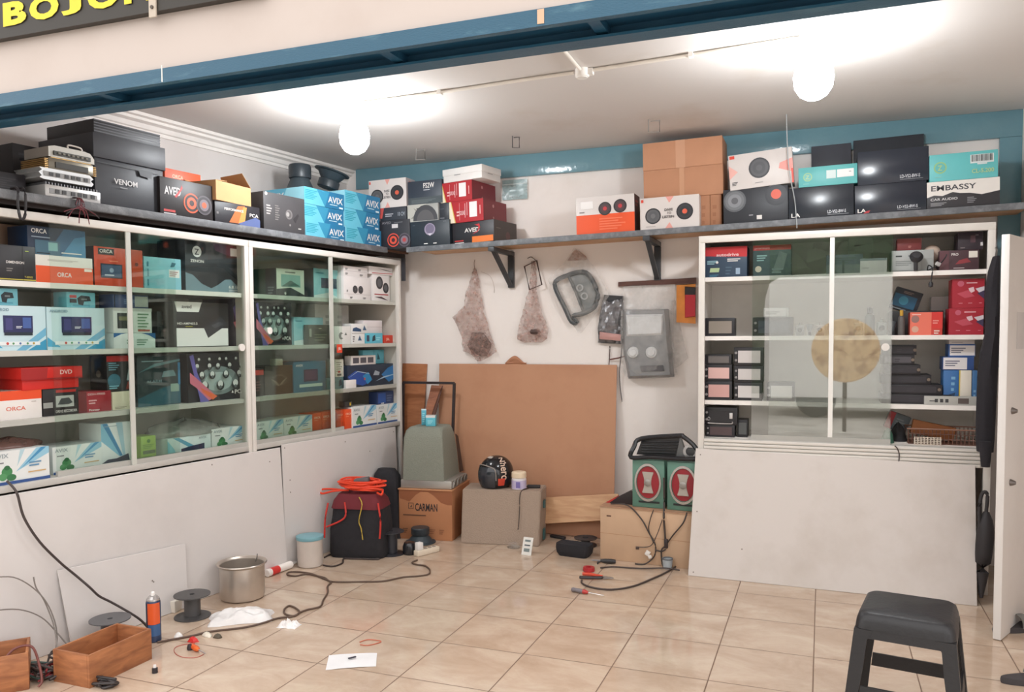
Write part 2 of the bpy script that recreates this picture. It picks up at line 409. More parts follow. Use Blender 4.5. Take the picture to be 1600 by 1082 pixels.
# ================================================================ lamps and ceiling fittings
M_bulb = bpy.data.materials.new('lit_bulb'); M_bulb.use_nodes = True
_b = M_bulb.node_tree.nodes['Principled BSDF']; _b.inputs['Base Color'].default_value = (1, 1, 1, 1)
_b.inputs['Emission Color'].default_value = (.93, .97, 1, 1); _b.inputs['Emission Strength'].default_value = BULB
def bulb(x, y, label):
    t = thing('ceiling_bulb', label, 'light bulb', (x, y, CZ), group='bare bulbs on the ceiling')
    m = MB(); m.lathe([(.0, 0), (.062, 0), (.062, -.012), (.04, -.022), (.03, -.03), (.0, -.03)], (236, 232, 226)); m.obj('ceiling_rose', t)
    m = MB(); m.lathe([(.0, -.03), (.022, -.03), (.024, -.075), (.0, -.075)], (240, 238, 234)); m.obj('lamp_holder', t)
    m = MB(); m.lathe([(0, -.075), (.03, -.077), (.045, -.10), (.058, -.118), (0, -.118)], (236, 236, 234)); m.obj('bulb_housing', t)
    m = MB(); m.lathe([(0, -.1185), (.058, -.1185), (.075, -.14), (.083, -.185), (.078, -.23), (.056, -.264), (.028, -.28), (0, -.283)], M_bulb); m.obj('bulb', t)
    return t
bulb(-2.434, 3.943, 'bright bare bulb hanging above the stack of blue boxes, nearer the left wall')
bulb(-.05, 3.794, 'bright bare bulb hanging above the right-hand display cabinet')
t = thing('junction_box', 'white electrical junction box on the ceiling between the two bulbs', 'junction box', (-1.107, 3.874, CZ))
m = MB(); m.lathe([(0, 0), (.034, 0), (.034, -.036), (.03, -.04), (0, -.04)], (240, 236, 230)); m.box((.03, 0, -.018), (.05, .03, .03), (236, 232, 226)); m.obj('box_body', t)
m = MB(); m.cyl((0, 0, -.04), (0, 0, -.044), .026, (232, 228, 222)); m.obj('box_lid', t)
def conduit(pts, label, clips):
    t = thing('cable_conduit', label, 'conduit', (0, 0, 0))
    m = MB(); m.tube(pts, .0085, mt((230, 224, 214), .5), 10, 0); m.obj('pipe', t)
    for p in clips:
        m = MB(); m.box(p, (.02, .034, .022), (238, 234, 228)); m.obj('pipe_clip', t)
conduit([(-2.38, 3.94, CZ-.01), (-1.9, 3.925, CZ-.011), (-1.4, 3.89, CZ-.011), (-1.15, 3.877, CZ-.012)], 'thin white cable pipe on the ceiling from left bulb to junction box', [(-1.9, 3.925, CZ-.011)])
conduit([(-1.06, 3.872, CZ-.012), (-.6, 3.84, CZ-.011), (-.11, 3.798, CZ-.01)], 'thin white cable pipe on the ceiling from junction box to right bulb', [(-.58, 3.838, CZ-.011)])
conduit([(-1.108, 3.835, CZ-.012), (-1.10, 3.4, CZ-.011), (-1.09, 2.6, CZ-.011), (-1.085, 2.4, CZ-.011)], 'short white cable pipe on the ceiling running from junction box toward the opening', [(-1.10, 3.4, CZ-.011)])
for (x, y, sx), lb in (((-2.607, 5.072, 1), 'small wire hook frame on the ceiling near the white cartons in the corner'),
                      ((-1.872, 4.986, .7), 'small dark wire hook frame on the ceiling in the middle of the room'),
                      ((-.961, 4.922, 1), 'small pale wire hook frame on the ceiling near the brown cartons')):
    m = MB(); c = (150, 146, 142) if sx == 1 else (84, 80, 80)
    w_ = .034*sx
    m.tube([(-w_, 0, 0), (-w_, 0, -.075), (w_, 0, -.08), (w_, 0, -.012), (-w_*.6, 0, -.012)], .0035, c, 6, 0)
    tag(m.obj('ceiling_hook', None, (x, y, CZ)), lb, 'hook', 'wire hooks on the ceiling')

# ================================================================ shelves along the walls
t = thing('wall_shelf', 'long grey-edged shelf board along the left wall above the cabinets', 'shelf', LP(0, 0, 2.04), (0, 0, RL))
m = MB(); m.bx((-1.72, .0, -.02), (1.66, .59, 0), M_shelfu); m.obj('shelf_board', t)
m = MB(); m.bx((-1.72, -.03, -.036), (1.36, 0, .002), M_shelf, .002); m.obj('shelf_edge', t)
m = MB(); m.bx((-1.72, .03, -.052), (1.66, .06, -.021), mt((52, 42, 40), .6)); m.obj('support_rail', t)
m = MB(); m.bx((-1.72, .3, -.052), (1.66, .33, -.021), mt((60, 46, 42), .6)); m.obj('support_rail', t)
for u, ln in ((1.61, .17),):
    m = MB(); m.bx((u-.01, .0, -.052-ln), (u+.01, .025, -.052), mt((66, 66, 72), .5)); m.obj('bracket', t)
t = thing('wall_shelf', 'long grey-edged shelf board along the back wall carrying speaker boxes', 'shelf', (-2.75, 5.15, 2.0365), (0, -SLOPE, 0))
m = MB(); m.bx((.02, .02, -.02), (3.8, .385, 0), M_ply); m.obj('shelf_board', t)
m = MB(); m.bx((-.02, 0, -.036), (3.8, .02, .001), M_shelf, .002); m.obj('shelf_edge', t)
def bracket(px, label):
    x = px; z = 2.0365+SLOPE*(x+2.75)-.0368
    t = thing('shelf_bracket', label, 'bracket', (x, 0, z), group='triangular brackets under the back shelf'); c = mt((62, 64, 68), .45)
    m = MB(); m.bx((-.022, 5.15, -.03), (.022, 5.55, -.0), c, .003); m.obj('top_arm', t)
    m = MB(); m.bx((-.022, 5.52, -.26), (.022, 5.55, -.031), c, .003); m.obj('wall_arm', t)
    m = MB(); m.loft([[(-.015, y, z_) for y, z_ in ((5.19, -.03), (5.23, -.03), (5.52, -.235), (5.52, -.255))], [(.015, y, z_) for y, z_ in ((5.19, -.03), (5.23, -.03), (5.52, -.235), (5.52, -.255))]], c); m.obj('brace', t)
bracket(-2.12, 'dark triangular metal bracket under the back shelf, left of the two')
bracket(-1.055, 'dark triangular metal bracket under the back shelf, near the right cabinet')

# ================================================================ display cabinets
def door(parent, x0, x1, z0, z1, y, glass, tag_knob=None, stile=True, name='sliding_door', rail=True, knobc=WHITE, kx=None):
    m = MB(); m.bx((x0, y, z0), (x1, y+.005, z1), glass); g = m.obj(name, parent)
    if stile:
        m = MB(); m.bx((x1-.026, y-.006, z0), (x1, y-.0005, z1), mt((206, 204, 196), .35)); m.obj('door_stile', g)
    if rail:
        m = MB(); m.bx((x0, y-.006, z0-.03), (x1, y+.011, z0-.0003), mt((176, 174, 168), .4)); m.obj('door_rail', g)
    if tag_knob:
        m = MB(); m.cyl((kx or tag_knob[0], y-.012, tag_knob[1]), (kx or tag_knob[0], y-.0005, tag_knob[1]), .021, knobc, n=20); m.obj('door_knob', g)
    return g
M_cabw = mt((222, 216, 209), .35, 0, .03); M_cabb = mt((206, 200, 190), .6); M_cabs = mt((214, 212, 204), .4)
def cabinet(label, loc, rz, w, zb, zt, dep, shelves, sc, post=.03, top=.036, bot=.03, back=None):
    M_in = back or M_cabb
    t = thing('display_cabinet', label, 'display cabinet', (loc[0], loc[1], 0), (0, 0, rz), group='white glass-fronted display cabinets')
    for nm, a, b in (('frame_post', 0, post), ('frame_post', w-post, w)):
        m = MB(); m.bx((a, 0, 0.001), (b, .03, zt-top), M_cabw, .002); m.obj(nm, t)
    m = MB(); m.bx((0, 0, zt-top), (w, .035, zt), M_cabw, .002); m.obj('top_rail', t)
    m = MB(); m.bx((post, .0, zb-bot), (w-post, .035, zb), mt((188, 184, 178), .4), .002); m.obj('bottom_rail', t)
    m = MB(); m.bx((.002, dep-.01, zb-bot), (w-.002, dep, zt), back or M_cabb); m.obj('back_panel', t)
    for a in (.003, w-.013):
        m = MB(); m.bx((a, .032, 0.001), (a+.01, dep-.011, zt-.001), M_in); m.obj('side_panel', t)
    m = MB(); m.bx((.014, .036, zt-.015), (w-.014, dep-.011, zt-.001), M_in); m.obj('top_panel', t)
    m = MB(); m.bx((.014, .036, zb-.02), (w-.014, dep-.011, zb-.0), M_in); m.obj('floor_board', t)
    for z, c in zip(shelves, sc):
        m = MB(); m.bx((.014, .04, z-.02), (w-.014, dep-.012, z), back or M_cabs); s_ = m.obj('shelf', t)
        m = MB(); m.bx((.031, .03, z-.024), (w-.031, .0395, z+.001), c); m.obj('shelf_edge', s_)
    return t
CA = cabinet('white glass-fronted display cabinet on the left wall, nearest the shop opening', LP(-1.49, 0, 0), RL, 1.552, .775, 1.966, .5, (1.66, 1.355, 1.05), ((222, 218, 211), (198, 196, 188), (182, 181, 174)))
M_st = mt((198, 198, 190), .35)
g = door(CA, .765, 1.53, .80, 1.932, .012, M_glassL, (1.49, 1.348), False)
m = MB(); m.bx((.757, .004, .77), (.783, .0115, 1.932), M_st); m.obj('door_stile', g)
g = door(CA, .38, 1.06, .80, 1.932, .022, M_glassL, None, False)
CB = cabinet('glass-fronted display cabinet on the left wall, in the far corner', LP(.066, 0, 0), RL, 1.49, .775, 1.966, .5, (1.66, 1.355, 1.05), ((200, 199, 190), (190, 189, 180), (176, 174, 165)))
g = door(CB, .034, .80, .80, 1.932, .012, M_glassL, None, False)
m = MB(); m.bx((.70, .004, .77), (.735, .0115, 1.932), M_st); m.obj('door_stile', g)
g = door(CB, .085, .84, .80, 1.932, .022, M_glassL, (.165, 1.445), False)
# right cabinet
CR = cabinet('white glass-fronted display cabinet standing on the right against the back wall', (-.69, 4.90, 0), 0, 1.53, .79, 1.985, .5, (1.742, 1.394, 1.013), ((236, 231, 226),)*3, .035, .04, .105, mt((244, 238, 232), .6))
m = MB()
for k in range(5): m.bx((.036, -.009, .686+k*.0207), (1.479, -.0005, .686+k*.0207+.017), M_cabw, .003)
m.obj('ribbed_rail', CR)
g = door(CR, .305, 1.045, .82, 1.943, .012, M_glassR, (1.012, 1.33), False)
m = MB(); m.bx((.722, .004, .82), (.746, .0115, 1.943), mt((238, 235, 230), .35)); m.obj('door_stile', g)
g = door(CR, .40, 1.04, .82, 1.943, .022, M_glassR, None, False, rail=False)

# boards closing the space under the cabinets
def board(name, label, cat, pts, th, m_, group=None, nails=None):
    """pts: four corners (bl, br, tr, tl); thickness away from the room"""
    P = [Vector(p) for p in pts]; o = P[0].copy(); n = (P[1]-P[0]).cross(P[3]-P[0]).normalized()*-th
    mb = MB(); mb.loft([[p-o for p in P], [p-o+n for p in P]], m_)
    bmesh.ops.recalc_face_normals(mb.bm, faces=mb.bm.faces)
    bmesh.ops.bevel(mb.bm, geom=mb.bm.edges[:], offset=min(.0015, th*.3), segments=1, affect='EDGES')
    nn_ = (P[1]-P[0]).cross(P[3]-P[0]).normalized()
    for s_, t_ in nails or ():
        c = (P[0]+(P[1]-P[0])*s_+(P[3]-P[0])*t_)-o
        mb.cyl(c, c+nn_*.001, .004, (120, 108, 100), n=8)
    return tag(mb.obj(name, None, o), label, cat, group)
board('board_panel', 'wide white board closing the space below the nearer left cabinet', 'board', (LP(-1.6, .05, .001), LP(.272, .05, .001), LP(.272, .012, .738), LP(-1.6, .012, .738)), .008, M_panel, None, [(.72, .96), (.95, .9)])
board('board_panel', 'white board with nail heads below the far left cabinet, behind the cable bag', 'board', (LP(.285, .03, .001), LP(1.47, .03, .001), LP(1.45, .012, .742), LP(.285, .012, .752)), .008, M_panel, None, [(.02, .97), (.5, .93), (.96, .94), (.05, .7), (.05, .6), (.72, .8)])
board('board_panel', 'small white board with a stained corner propped low against the wide left panel', 'board', (LP(-1.14, .09, .002), LP(-.50, .09, .002), LP(-.47, .0495, .325), LP(-1.17, .0495, .365)), .006, mt((212, 206, 203), .5, 0, .03), None, [(.72, .52), (.73, .5)])
board('board_panel', 'large worn white board leaning under the right display cabinet', 'board', ((-.719, 4.728, .001), (.757, 4.69, .001), (.765, 4.885, .70), (-.70, 4.885, .728)), .009, M_panelw, None, [(.02, .03), (.02, .5), (.02, .95), (.2, .24)])

# ================================================================ printed designs
W_ = (226, 221, 216); GR = (120, 118, 118); RED = (186, 44, 40); ORG = (226, 84, 36); NAV = (38, 48, 66); LB = (150, 200, 214); DK = (36, 36, 40)
def speaker(cx, cy, r, cap=(60, 58, 60), cone=(74, 74, 78), rim=(44, 44, 48)):
    return ('s', cx, cy, r, (rim, cone, (90, 90, 94), cap))
def orca(txt='ORCA'): return [('t', txt, .36, .42, .16, W_, .26)]
def android(dx=0):   # pale blue carton with a car screen and blue swooshes
    return [('r', 0, 0, 1, 1, (196, 220, 226)), ('p', ((.45, 0), (1, .52), (1, .34), (.62, 0)), (112, 176, 206)), ('p', ((.66, 0), (1, .26), (1, 0)), (60, 150, 186)), ('p', ((0, .08), (0, .3), (.22, .06)), (80, 164, 196)),
            ('r', .24, .40, .76, .78, (44, 48, 92)), ('r', .28, .46, .40, .72, (66, 66, 120)), ('r', .58, .5, .73, .74, (70, 96, 160)), ('r', .25, .34, .75, .41, (40, 50, 60)),
            ('l', .46, .50, .6, .56, 2, (220, 224, 230)), ('r', .12, .12, .88, .2, (232, 236, 236)), ('c', .3, .16, .03, (200, 80, 70)), ('c', .4, .16, .025, (90, 150, 100)), ('c', .52, .16, .025, (90, 120, 170)), ('c', .65, .16, .025, (90, 150, 100)), ('c', .76, .16, .025, (190, 160, 80)),
            ('t', 'ANDROID', .04, .88, .06, (110, 140, 156), .3)]
def avix_small():    # white carton, blue rays, green blot
    return [('r', 0, 0, 1, 1, (222, 224, 222)), ('p', ((.42, .35), (.78, 1), (1, 1), (1, .8)), (146, 192, 212)), ('p', ((.5, .42), (.86, 1), (.96, 1)), (70, 140, 184)), ('p', ((.44, .5), (.5, 1), (.58, 1)), (176, 204, 212)),
            ('e', .27, .38, .09, .15, (70, 134, 84)), ('e', .2, .24, .07, .11, (84, 146, 96)), ('e', .34, .2, .08, .1, (58, 116, 74)), ('e', .27, .5, .05, .07, (52, 104, 66)),
            ('t', 'AVIX', .04, .80, .13, (150, 160, 164), .26), ('l', .08, .64, .3, .72, 1, (120, 120, 124)), ('l', .64, .46, .92, .64, 2, (96, 142, 176)), ('r', .62, .27, .93, .31, (206, 170, 120)), ('r', 0, 0, 1, .09, (52, 82, 138))]
def avix_blue():
    return [('r', 0, 0, 1, 1, (56, 142, 176)), ('p', ((0, 0), (0, 1), (.3, 1), (.5, 0)), (104, 186, 208)), ('p', ((.5, 0), (.62, 1), (1, 1), (1, 0)), (40, 116, 158)), ('l', .02, .3, .34, .9, 6, (44, 150, 170)), ('t', 'AVIX', .58, .34, .40, W_, .38), ('l', .62, .2, .94, .28, 1, (200, 224, 232)), ('r', .86, .06, .96, .16, (214, 230, 236))]
avix_end = [('r', 0, 0, 1, 1, (96, 172, 198)), ('p', ((.45, 0), (.6, 1), (1, 1), (1, 0)), (150, 208, 222)), ('t', 'AVIX', .12, .38, .38, W_, .42)]
def pca():           # dark carton with rows of chrome bulbs and a coloured streak
    o = [('r', 0, 0, 1, 1, (38, 38, 44)), ('e', .5, .42, .34, .3, (120, 134, 134)), ('e', .5, .40, .24, .2, (160, 176, 174))]
    for r_, (y, n, s_) in enumerate(((.86, 5, .032), (.72, 5, .045), (.54, 4, .055), (.32, 3, .07))):
        for k in range(n):
            x = .5+(k-(n-1)/2)*(.15+.03*r_) + .02*((k*7+r_) % 3-1)
            o += [('c', x, y, s_*1.5, (40, 44, 46)), ('c', x, y+s_*.5, s_, (206, 210, 208)), ('c', x, y-s_*.5, s_*.5, (96, 104, 106))]
    o += [('p', ((0, .95), (.06, .98), (.12, .6), (.3, .0), (.16, .0)), (104, 96, 170)), ('p', ((0, .62), (.1, .5), (.42, .1), (.3, .02), (.1, .3), (0, .4)), (206, 110, 130)), ('p', ((.16, .3), (.44, .1), (.36, .03), (.2, .2)), (224, 104, 60)), ('t', 'PCA', .74, .12, .09, W_, .18), ('p', ((.68, .14), (.70, .2), (.72, .14)), W_)]
    return o
aved = [('t', 'AVED', .08, .56, .22, (220, 214, 214), .30), ('p', ((.3, .5), (.42, .78), (.40, .86), (.36, .72), (.26, .52)), (190, 46, 46)), ('l', .06, .1, .4, .22, 1, (190, 50, 46)), ('l', .06, .04, .42, .1, 1, (206, 200, 200))]
def spk2(x1=.62, x2=.86, y=.42, r=.24): return [('s', x1, y, r, ((220, 90, 50), (40, 34, 36), (226, 96, 60), (60, 40, 40))), ('s', x2, y, r, ((84, 78, 84), (50, 44, 50), (120, 110, 118), (214, 96, 60)))]
def jbl_two(): return [('r', 0, 0, 1, 1, (214, 206, 202)), ('p', ((.42, 0), (.5, .2), (.56, 0)), (226, 160, 150)), ('p', ((.44, 1), (.5, .8), (.58, 1)), (226, 160, 150)), speaker(.22, .42, .25, (110, 110, 112), (96, 96, 98)), ('s', .76, .5, .26, ((44, 44, 48), (58, 58, 62), (50, 50, 54), (214, 96, 72))), ('t', 'DARE', .42, .55, .08, (80, 74, 76), .14), ('t', 'TO', .46, .45, .07, (80, 74, 76), .07), ('t', 'LISTEN', .38, .33, .08, (80, 74, 76), .2), ('r', .02, .86, .06, .95, (214, 70, 50)), ('l', .1, .08, .36, .12, 1, (170, 164, 162))]

# ================================================================ nearer left cabinet, top shelf
carton('product_box', 'charcoal box with a yellow stripe, leftmost on top shelf of nearest left cabinet', 'box', 'L', (-1.403, -0.08, 1.66, 0.262, 0.16), .2, (44, 43, 46), [('r', 0, .05, 1, .08, (196, 178, 70)), ('t', 'DIMENSION', .5, .5, .07, W_, .3), ('l', .5, .28, .64, .4, 2, (120, 116, 112)), ('r', .78, 0, .785, 1, (20, 20, 22)), ('l', .82, .85, .92, .9, 1, (170, 190, 90)), ('t', 'T-SERIES', .8, .12, .05, (196, 178, 70), .14)])
carton('product_box', 'plain beige cardboard box at the back of the top shelf behind the charcoal box', 'box', 'L', (-1.251, -0.3, 1.66, 0.21, 0.279), .15, (172, 142, 122))
bA4 = carton('product_box', 'white box with an orange lower half under the dark blue radio box', 'box', 'L', (-1.141, -0.08, 1.66, 0.28, 0.13), .19, (226, 220, 212), [('r', 0, 0, 1, .62, ORG), ('t', 'ORCA', .36, .26, .16, W_, .25), ('l', .2, .8, .9, .88, 2, (190, 180, 172)), ('r', .84, .5, .98, .6, (236, 226, 214))])
carton('product_box', 'dark blue gradient radio box lying on the white and orange box', 'box', 'L', (-1.168, -0.09, 1.794, 0.279, 0.124), .15, (36, 58, 88), [('r', 0, 0, 1, 1, (40, 52, 74)), ('p', ((.3, 0), (.62, 1), (1, 1), (1, 0)), (48, 92, 128)), ('p', ((.56, 0), (.8, .7), (1, .8), (1, 0)), (74, 132, 168)), ('r', .12, 0, .54, .52, (70, 104, 124)), ('r', .34, .16, .5, .46, (130, 176, 176)), ('l', .14, .04, .5, .12, 1, (40, 50, 60)), ('t', 'ORCA', .06, .76, .16, W_, .26), ('l', .06, .6, .56, .68, 1, (150, 164, 180)), ('r', .56, .1, .92, .14, W_)], on=bA4)
carton('product_box', 'orange radio box with a small screen photo and dark label on the top shelf', 'box', 'L', (-0.853, -0.08, 1.66, 0.271, 0.194), .12, (214, 74, 40), [('r', .08, .80, .4, .96, (50, 48, 50)), ('t', 'ORCA', .11, .85, .09, W_, .26), ('r', .12, .22, .56, .58, (40, 46, 62)), ('r', .14, .25, .54, .55, (70, 92, 122)), ('c', .34, .42, .06, (150, 170, 190)), ('l', .2, .28, .5, .34, 1, (200, 206, 214)), ('l', .3, .64, .58, .68, 1, (240, 150, 110)), ('r', .74, 0, .75, 1, (160, 50, 26)), ('c', .86, .62, .05, (130, 50, 34))], l=[('r', 0, 0, 1, 1, (52, 44, 48))])
carton('product_box', 'light blue box with a white price label on the top shelf beside the orange box', 'box', 'L', (-0.576, -0.08, 1.66, 0.231, 0.167), .14, (140, 196, 212), [('r', .66, .4, .95, .65, (226, 222, 222)), ('l', .68, .44, .93, .62, 3, (170, 120, 120)), ('p', ((.7, .72), (.74, .88), (.86, .86), (.8, .74)), (50, 110, 130)), ('r', .08, .1, .12, .3, (70, 140, 160)), ('r', .08, .4, .12, .62, (70, 140, 160)), ('r', .08, .7, .12, .85, (70, 140, 160))])
carton('amplifier_box', 'black box with grey waves and a round white emblem on the top shelf', 'box', 'L', (-0.317, -0.08, 1.66, 0.416, 0.281), .22, (44, 46, 52), [('p', [(0, 0), (0, .36), (.12, .32), (.26, .16), (.42, .08), (.54, .16), (.66, .27), (.76, .28), (.9, .14), (1, .05), (1, 0)], (112, 134, 144)), ('p', [(.5, .4), (.7, .44), (.9, .3), (1, .2), (1, .1), (.8, .28), (.66, .3)], (30, 32, 38)), ('p', ((.45, 1), (.5, .84), (.78, .74), (.82, 1)), (92, 62, 84)), ('c', .19, .78, .11, (228, 226, 226)), ('t', 'Z', .15, .72, .12, (60, 60, 66)), ('t', 'ZENON', .08, .57, .055, W_, .22), ('r', .76, .76, .98, .92, (232, 228, 226)), ('t', '6.8.1R', .72, .10, .06, W_, .24), ('l', .72, .02, .96, .09, 2, (200, 200, 204))])
# second shelf
bB3 = carton('radio_box', 'pale blue car screen box at the left photo edge on the second shelf', 'box', 'L', (-1.355, -0.08, 1.355, 0.251, 0.199), .15, (196, 220, 226), android(), group='pale blue car screen boxes')
bB4 = carton('radio_box', 'pale blue car screen box, right one of the pair on the second shelf', 'box', 'L', (-1.098, -0.08, 1.355, 0.29, 0.198), .15, (196, 220, 226), android(), group='pale blue car screen boxes')
cam_p = [('r', .2, .1, .8, .2, (90, 160, 180)), ('p', ((.4, .2), (.36, .6), (.5, .8), (.8, .75), (.84, .45), (.6, .4), (.56, .15)), (40, 52, 58)), ('r', .5, .5, .7, .6, (120, 130, 130))]
carton('camera_box', 'small cyan camera box on the pale blue box at the photo edge', 'box', 'L', (-1.336, -0.09, 1.556, 0.116, 0.073), .1, (120, 190, 204), cam_p, on=bB3)
carton('camera_box', 'small cyan camera box with red print on the right pale blue box', 'box', 'L', (-0.993, -0.09, 1.557, 0.147, 0.07), .1, (120, 190, 204), cam_p+[('r', .1, .3, .34, .55, (60, 60, 66)), ('r', .1, .62, .34, .8, (200, 80, 80))], on=bB4)
bB8 = carton('accessory_box', 'low white box with a blue arch near the door post on the second shelf', 'box', 'L', (-0.753, -0.09, 1.355, 0.242, 0.077), .16, (226, 228, 226), [('p', ((0, 1), (0, .7), (.18, .94), (.3, 1)), (52, 104, 160)), ('p', ((1, 1), (1, .6), (.84, .86), (.66, 1)), (52, 104, 160)), ('l', .3, .3, .48, .66, 2, (110, 140, 120)), ('l', .54, .2, .84, .66, 3, (120, 150, 130))])
bB7 = carton('accessory_box', 'white box with a dark gadget photo standing on the low white box', 'box', 'L', (-0.745, -0.1, 1.435, 0.223, 0.124), .13, (226, 224, 220), [('r', .1, .18, .5, .8, (46, 48, 46)), ('r', .14, .5, .46, .66, (120, 116, 80)), ('l', .62, .1, .94, .85, 6, (120, 150, 120)), ('r', .62, .06, .94, .14, (190, 96, 80)), ('r', 0, .88, 1, 1, (206, 204, 200))], on=bB8)
carton('accessory_box', 'small navy box lying on the white gadget box by the door post', 'box', 'L', (-0.735, -0.11, 1.562, 0.204, 0.065), .11, (66, 84, 130), [('l', .3, .3, .7, .7, 3, (120, 140, 180)), ('r', .02, 0, .05, 1, (30, 34, 50)), ('r', .6, .1, .98, .9, (190, 190, 186))], on=bB7)
carton('accessory_box', 'tall black gadget box standing in the dark beside the white-blocked amplifier box', 'box', 'L', (-0.44, -0.16, 1.355, 0.09, 0.194), .1, (46, 46, 48), [('r', .2, .3, .7, .6, (70, 70, 72)), ('c', .5, .75, .09, (30, 30, 32))])
carton('accessory_box', 'pale grey narrow carton at the back beside the pair of pale blue boxes', 'box', 'L', (-0.717, -0.2, 1.355, 0.05, 0.269), .1, (176, 172, 168), [('l', .2, .1, .8, .4, 3, (140, 136, 132))])
carton('amplifier_box', 'black amplifier box with white bottom block and chip photo on the second shelf', 'box', 'L', (-0.402, -0.08, 1.355, 0.379, 0.246), .2, (40, 36, 38), [('p', ((.02, 1), (.06, .78), (.44, .78), (.5, 1)), (226, 222, 218)), ('t', 'aved', .14, .86, .08, (60, 56, 58), .2), ('t', 'HD-AMP403.5', .06, .50, .05, W_, .36), ('l', .2, .45, .4, .48, 1, (190, 180, 70)), ('r', .04, .02, .98, .42, (228, 224, 222)), ('p', ((.52, .44), (.84, .68), (.98, .52), (.6, .2)), (54, 52, 58)), ('p', ((.66, .48), (.82, .58), (.9, .52), (.74, .42)), (84, 80, 88))])
carton('speaker_box', 'dark box end with pink and violet streaks beside the middle cabinet post', 'box', 'L', (0.03, -0.1, 1.355, 0.098, 0.278), .25, (44, 40, 54), [('p', ((0, .8), (.4, .95), (.8, .3), (.5, .1)), (96, 92, 140)), ('p', ((0, .5), (.4, .55), (1, .2), (.9, .02), (.3, .3)), (196, 110, 120)), ('c', .7, .6, .06, (210, 206, 210)), ('c', .5, .3, .05, (206, 200, 206))])
# third shelf
carton('radio_box', 'white box with a thick orange band at the left photo edge, third shelf', 'box', 'L', (-1.358, -0.07, 1.05, 0.217, 0.128), .22, (230, 224, 220), [('r', 0, .68, 1, 1, (226, 78, 38)), ('t', 'ORCA', .26, .32, .14, (214, 110, 90), .4), ('l', .78, .58, .94, .64, 1, (180, 170, 164))], t=[('r', 0, 0, 1, 1, (214, 204, 194)), ('p', ((0, 0), (.2, 0), (0, .3)), ORG), ('l', .2, .3, .8, .8, 4, (180, 168, 158))])
bC3 = carton('radio_box', 'black box with a silver car picture under the crushed red box', 'box', 'L', (-1.129, -0.08, 1.05, 0.174, 0.126), .18, (38, 34, 36), [('r', .35, .3, .86, .72, (176, 176, 172)), ('p', ((.4, .4), (.5, .62), (.72, .64), (.82, .45), (.7, .38)), (70, 72, 74)), ('r', .36, .84, .92, .94, (180, 44, 38)), ('t', 'DRIVE RECORDER', .34, .1, .1, (206, 200, 196), .6), ('r', 0, .3, .26, .5, (150, 150, 146))])
carton('radio_box', 'crushed bright red box lying open on top of the black car picture box', 'box', 'L', (-1.242, -0.06, 1.183, 0.303, 0.094), .2, (206, 40, 34), [('p', ((0, .98), (0, .5), (.4, .5), (.42, .98)), (160, 36, 36)), ('t', 'DVD', .62, .66, .2, (236, 200, 196), .2), ('r', 0, .44, 1, .5, (150, 24, 24))], on=bC3, lid=(.05, (206, 40, 34), .012), yaw=.06)
bC4 = carton('radio_box', 'low crimson box with small white print on the third shelf', 'box', 'L', (-0.956, -0.08, 1.05, 0.172, 0.1), .15, (160, 34, 48), [('r', 0, 0, .24, 1, (110, 28, 34)), ('t', 'DDH-3900S', .28, .82, .1, (226, 190, 190), .56), ('l', .3, .4, .62, .66, 2, (220, 170, 170)), ('t', 'Pioneer', .3, .06, .1, W_, .36)])
bC6 = carton('accessory_box', 'cream carton beside the crimson box on the third shelf', 'box', 'L', (-0.777, -0.08, 1.05, 0.123, 0.09), .15, (218, 208, 184), [('l', .1, .06, .8, .2, 2, (150, 140, 120))])
carton('camera_box', 'black box with red top and glowing blue print standing on the cream carton', 'box', 'L', (-0.796, -0.09, 1.143, 0.162, 0.176), .13, (34, 36, 40), [('r', 0, .84, .82, 1, (176, 36, 36)), ('l', .06, .6, .46, .84, 4, (110, 160, 176)), ('c', .24, .3, .2, (60, 110, 128)), ('l', .06, .08, .5, .2, 2, (130, 186, 200)), ('p', ((.66, .3), (.74, .62), (.86, .58), (.92, .3)), (150, 166, 170)), ('p', ((.62, .05), (.7, .26), (.94, .26), (.94, .05)), (130, 50, 40))], l=[('c', .5, .5, .1, (110, 100, 90))], on=bC6)
carton('alarm_box', 'dark teal box with curved light lines on the third shelf, right of door post', 'box', 'L', (-0.618, -0.1, 1.05, 0.265, 0.264), .2, (36, 52, 60), [('p', ((0, 0), (0, .16), (.6, .36), (1, .42), (1, .02)), (44, 92, 110)), ('p', ((0, .66), (.4, .84), (1, .92), (1, .88), (.4, .78)), (90, 130, 140)), ('l', .1, .88, .9, .92, 1, (150, 170, 180)), ('p', ((.55, .56), (.6, .68), (.84, .7), (.9, .58)), (110, 140, 150)), ('t', 'ALARM', .2, .46, .06, (120, 140, 150), .4), ('r', .76, .26, .96, .42, (150, 170, 160)), ('r', .94, .4, 1, .85, (50, 120, 160))])
carton('speaker_box', 'black speaker box with rows of chrome domes, right end of the third shelf', 'box', 'L', (-0.319, -0.08, 1.05, 0.424, 0.269), .24, (36, 36, 42), pca(), group=None)
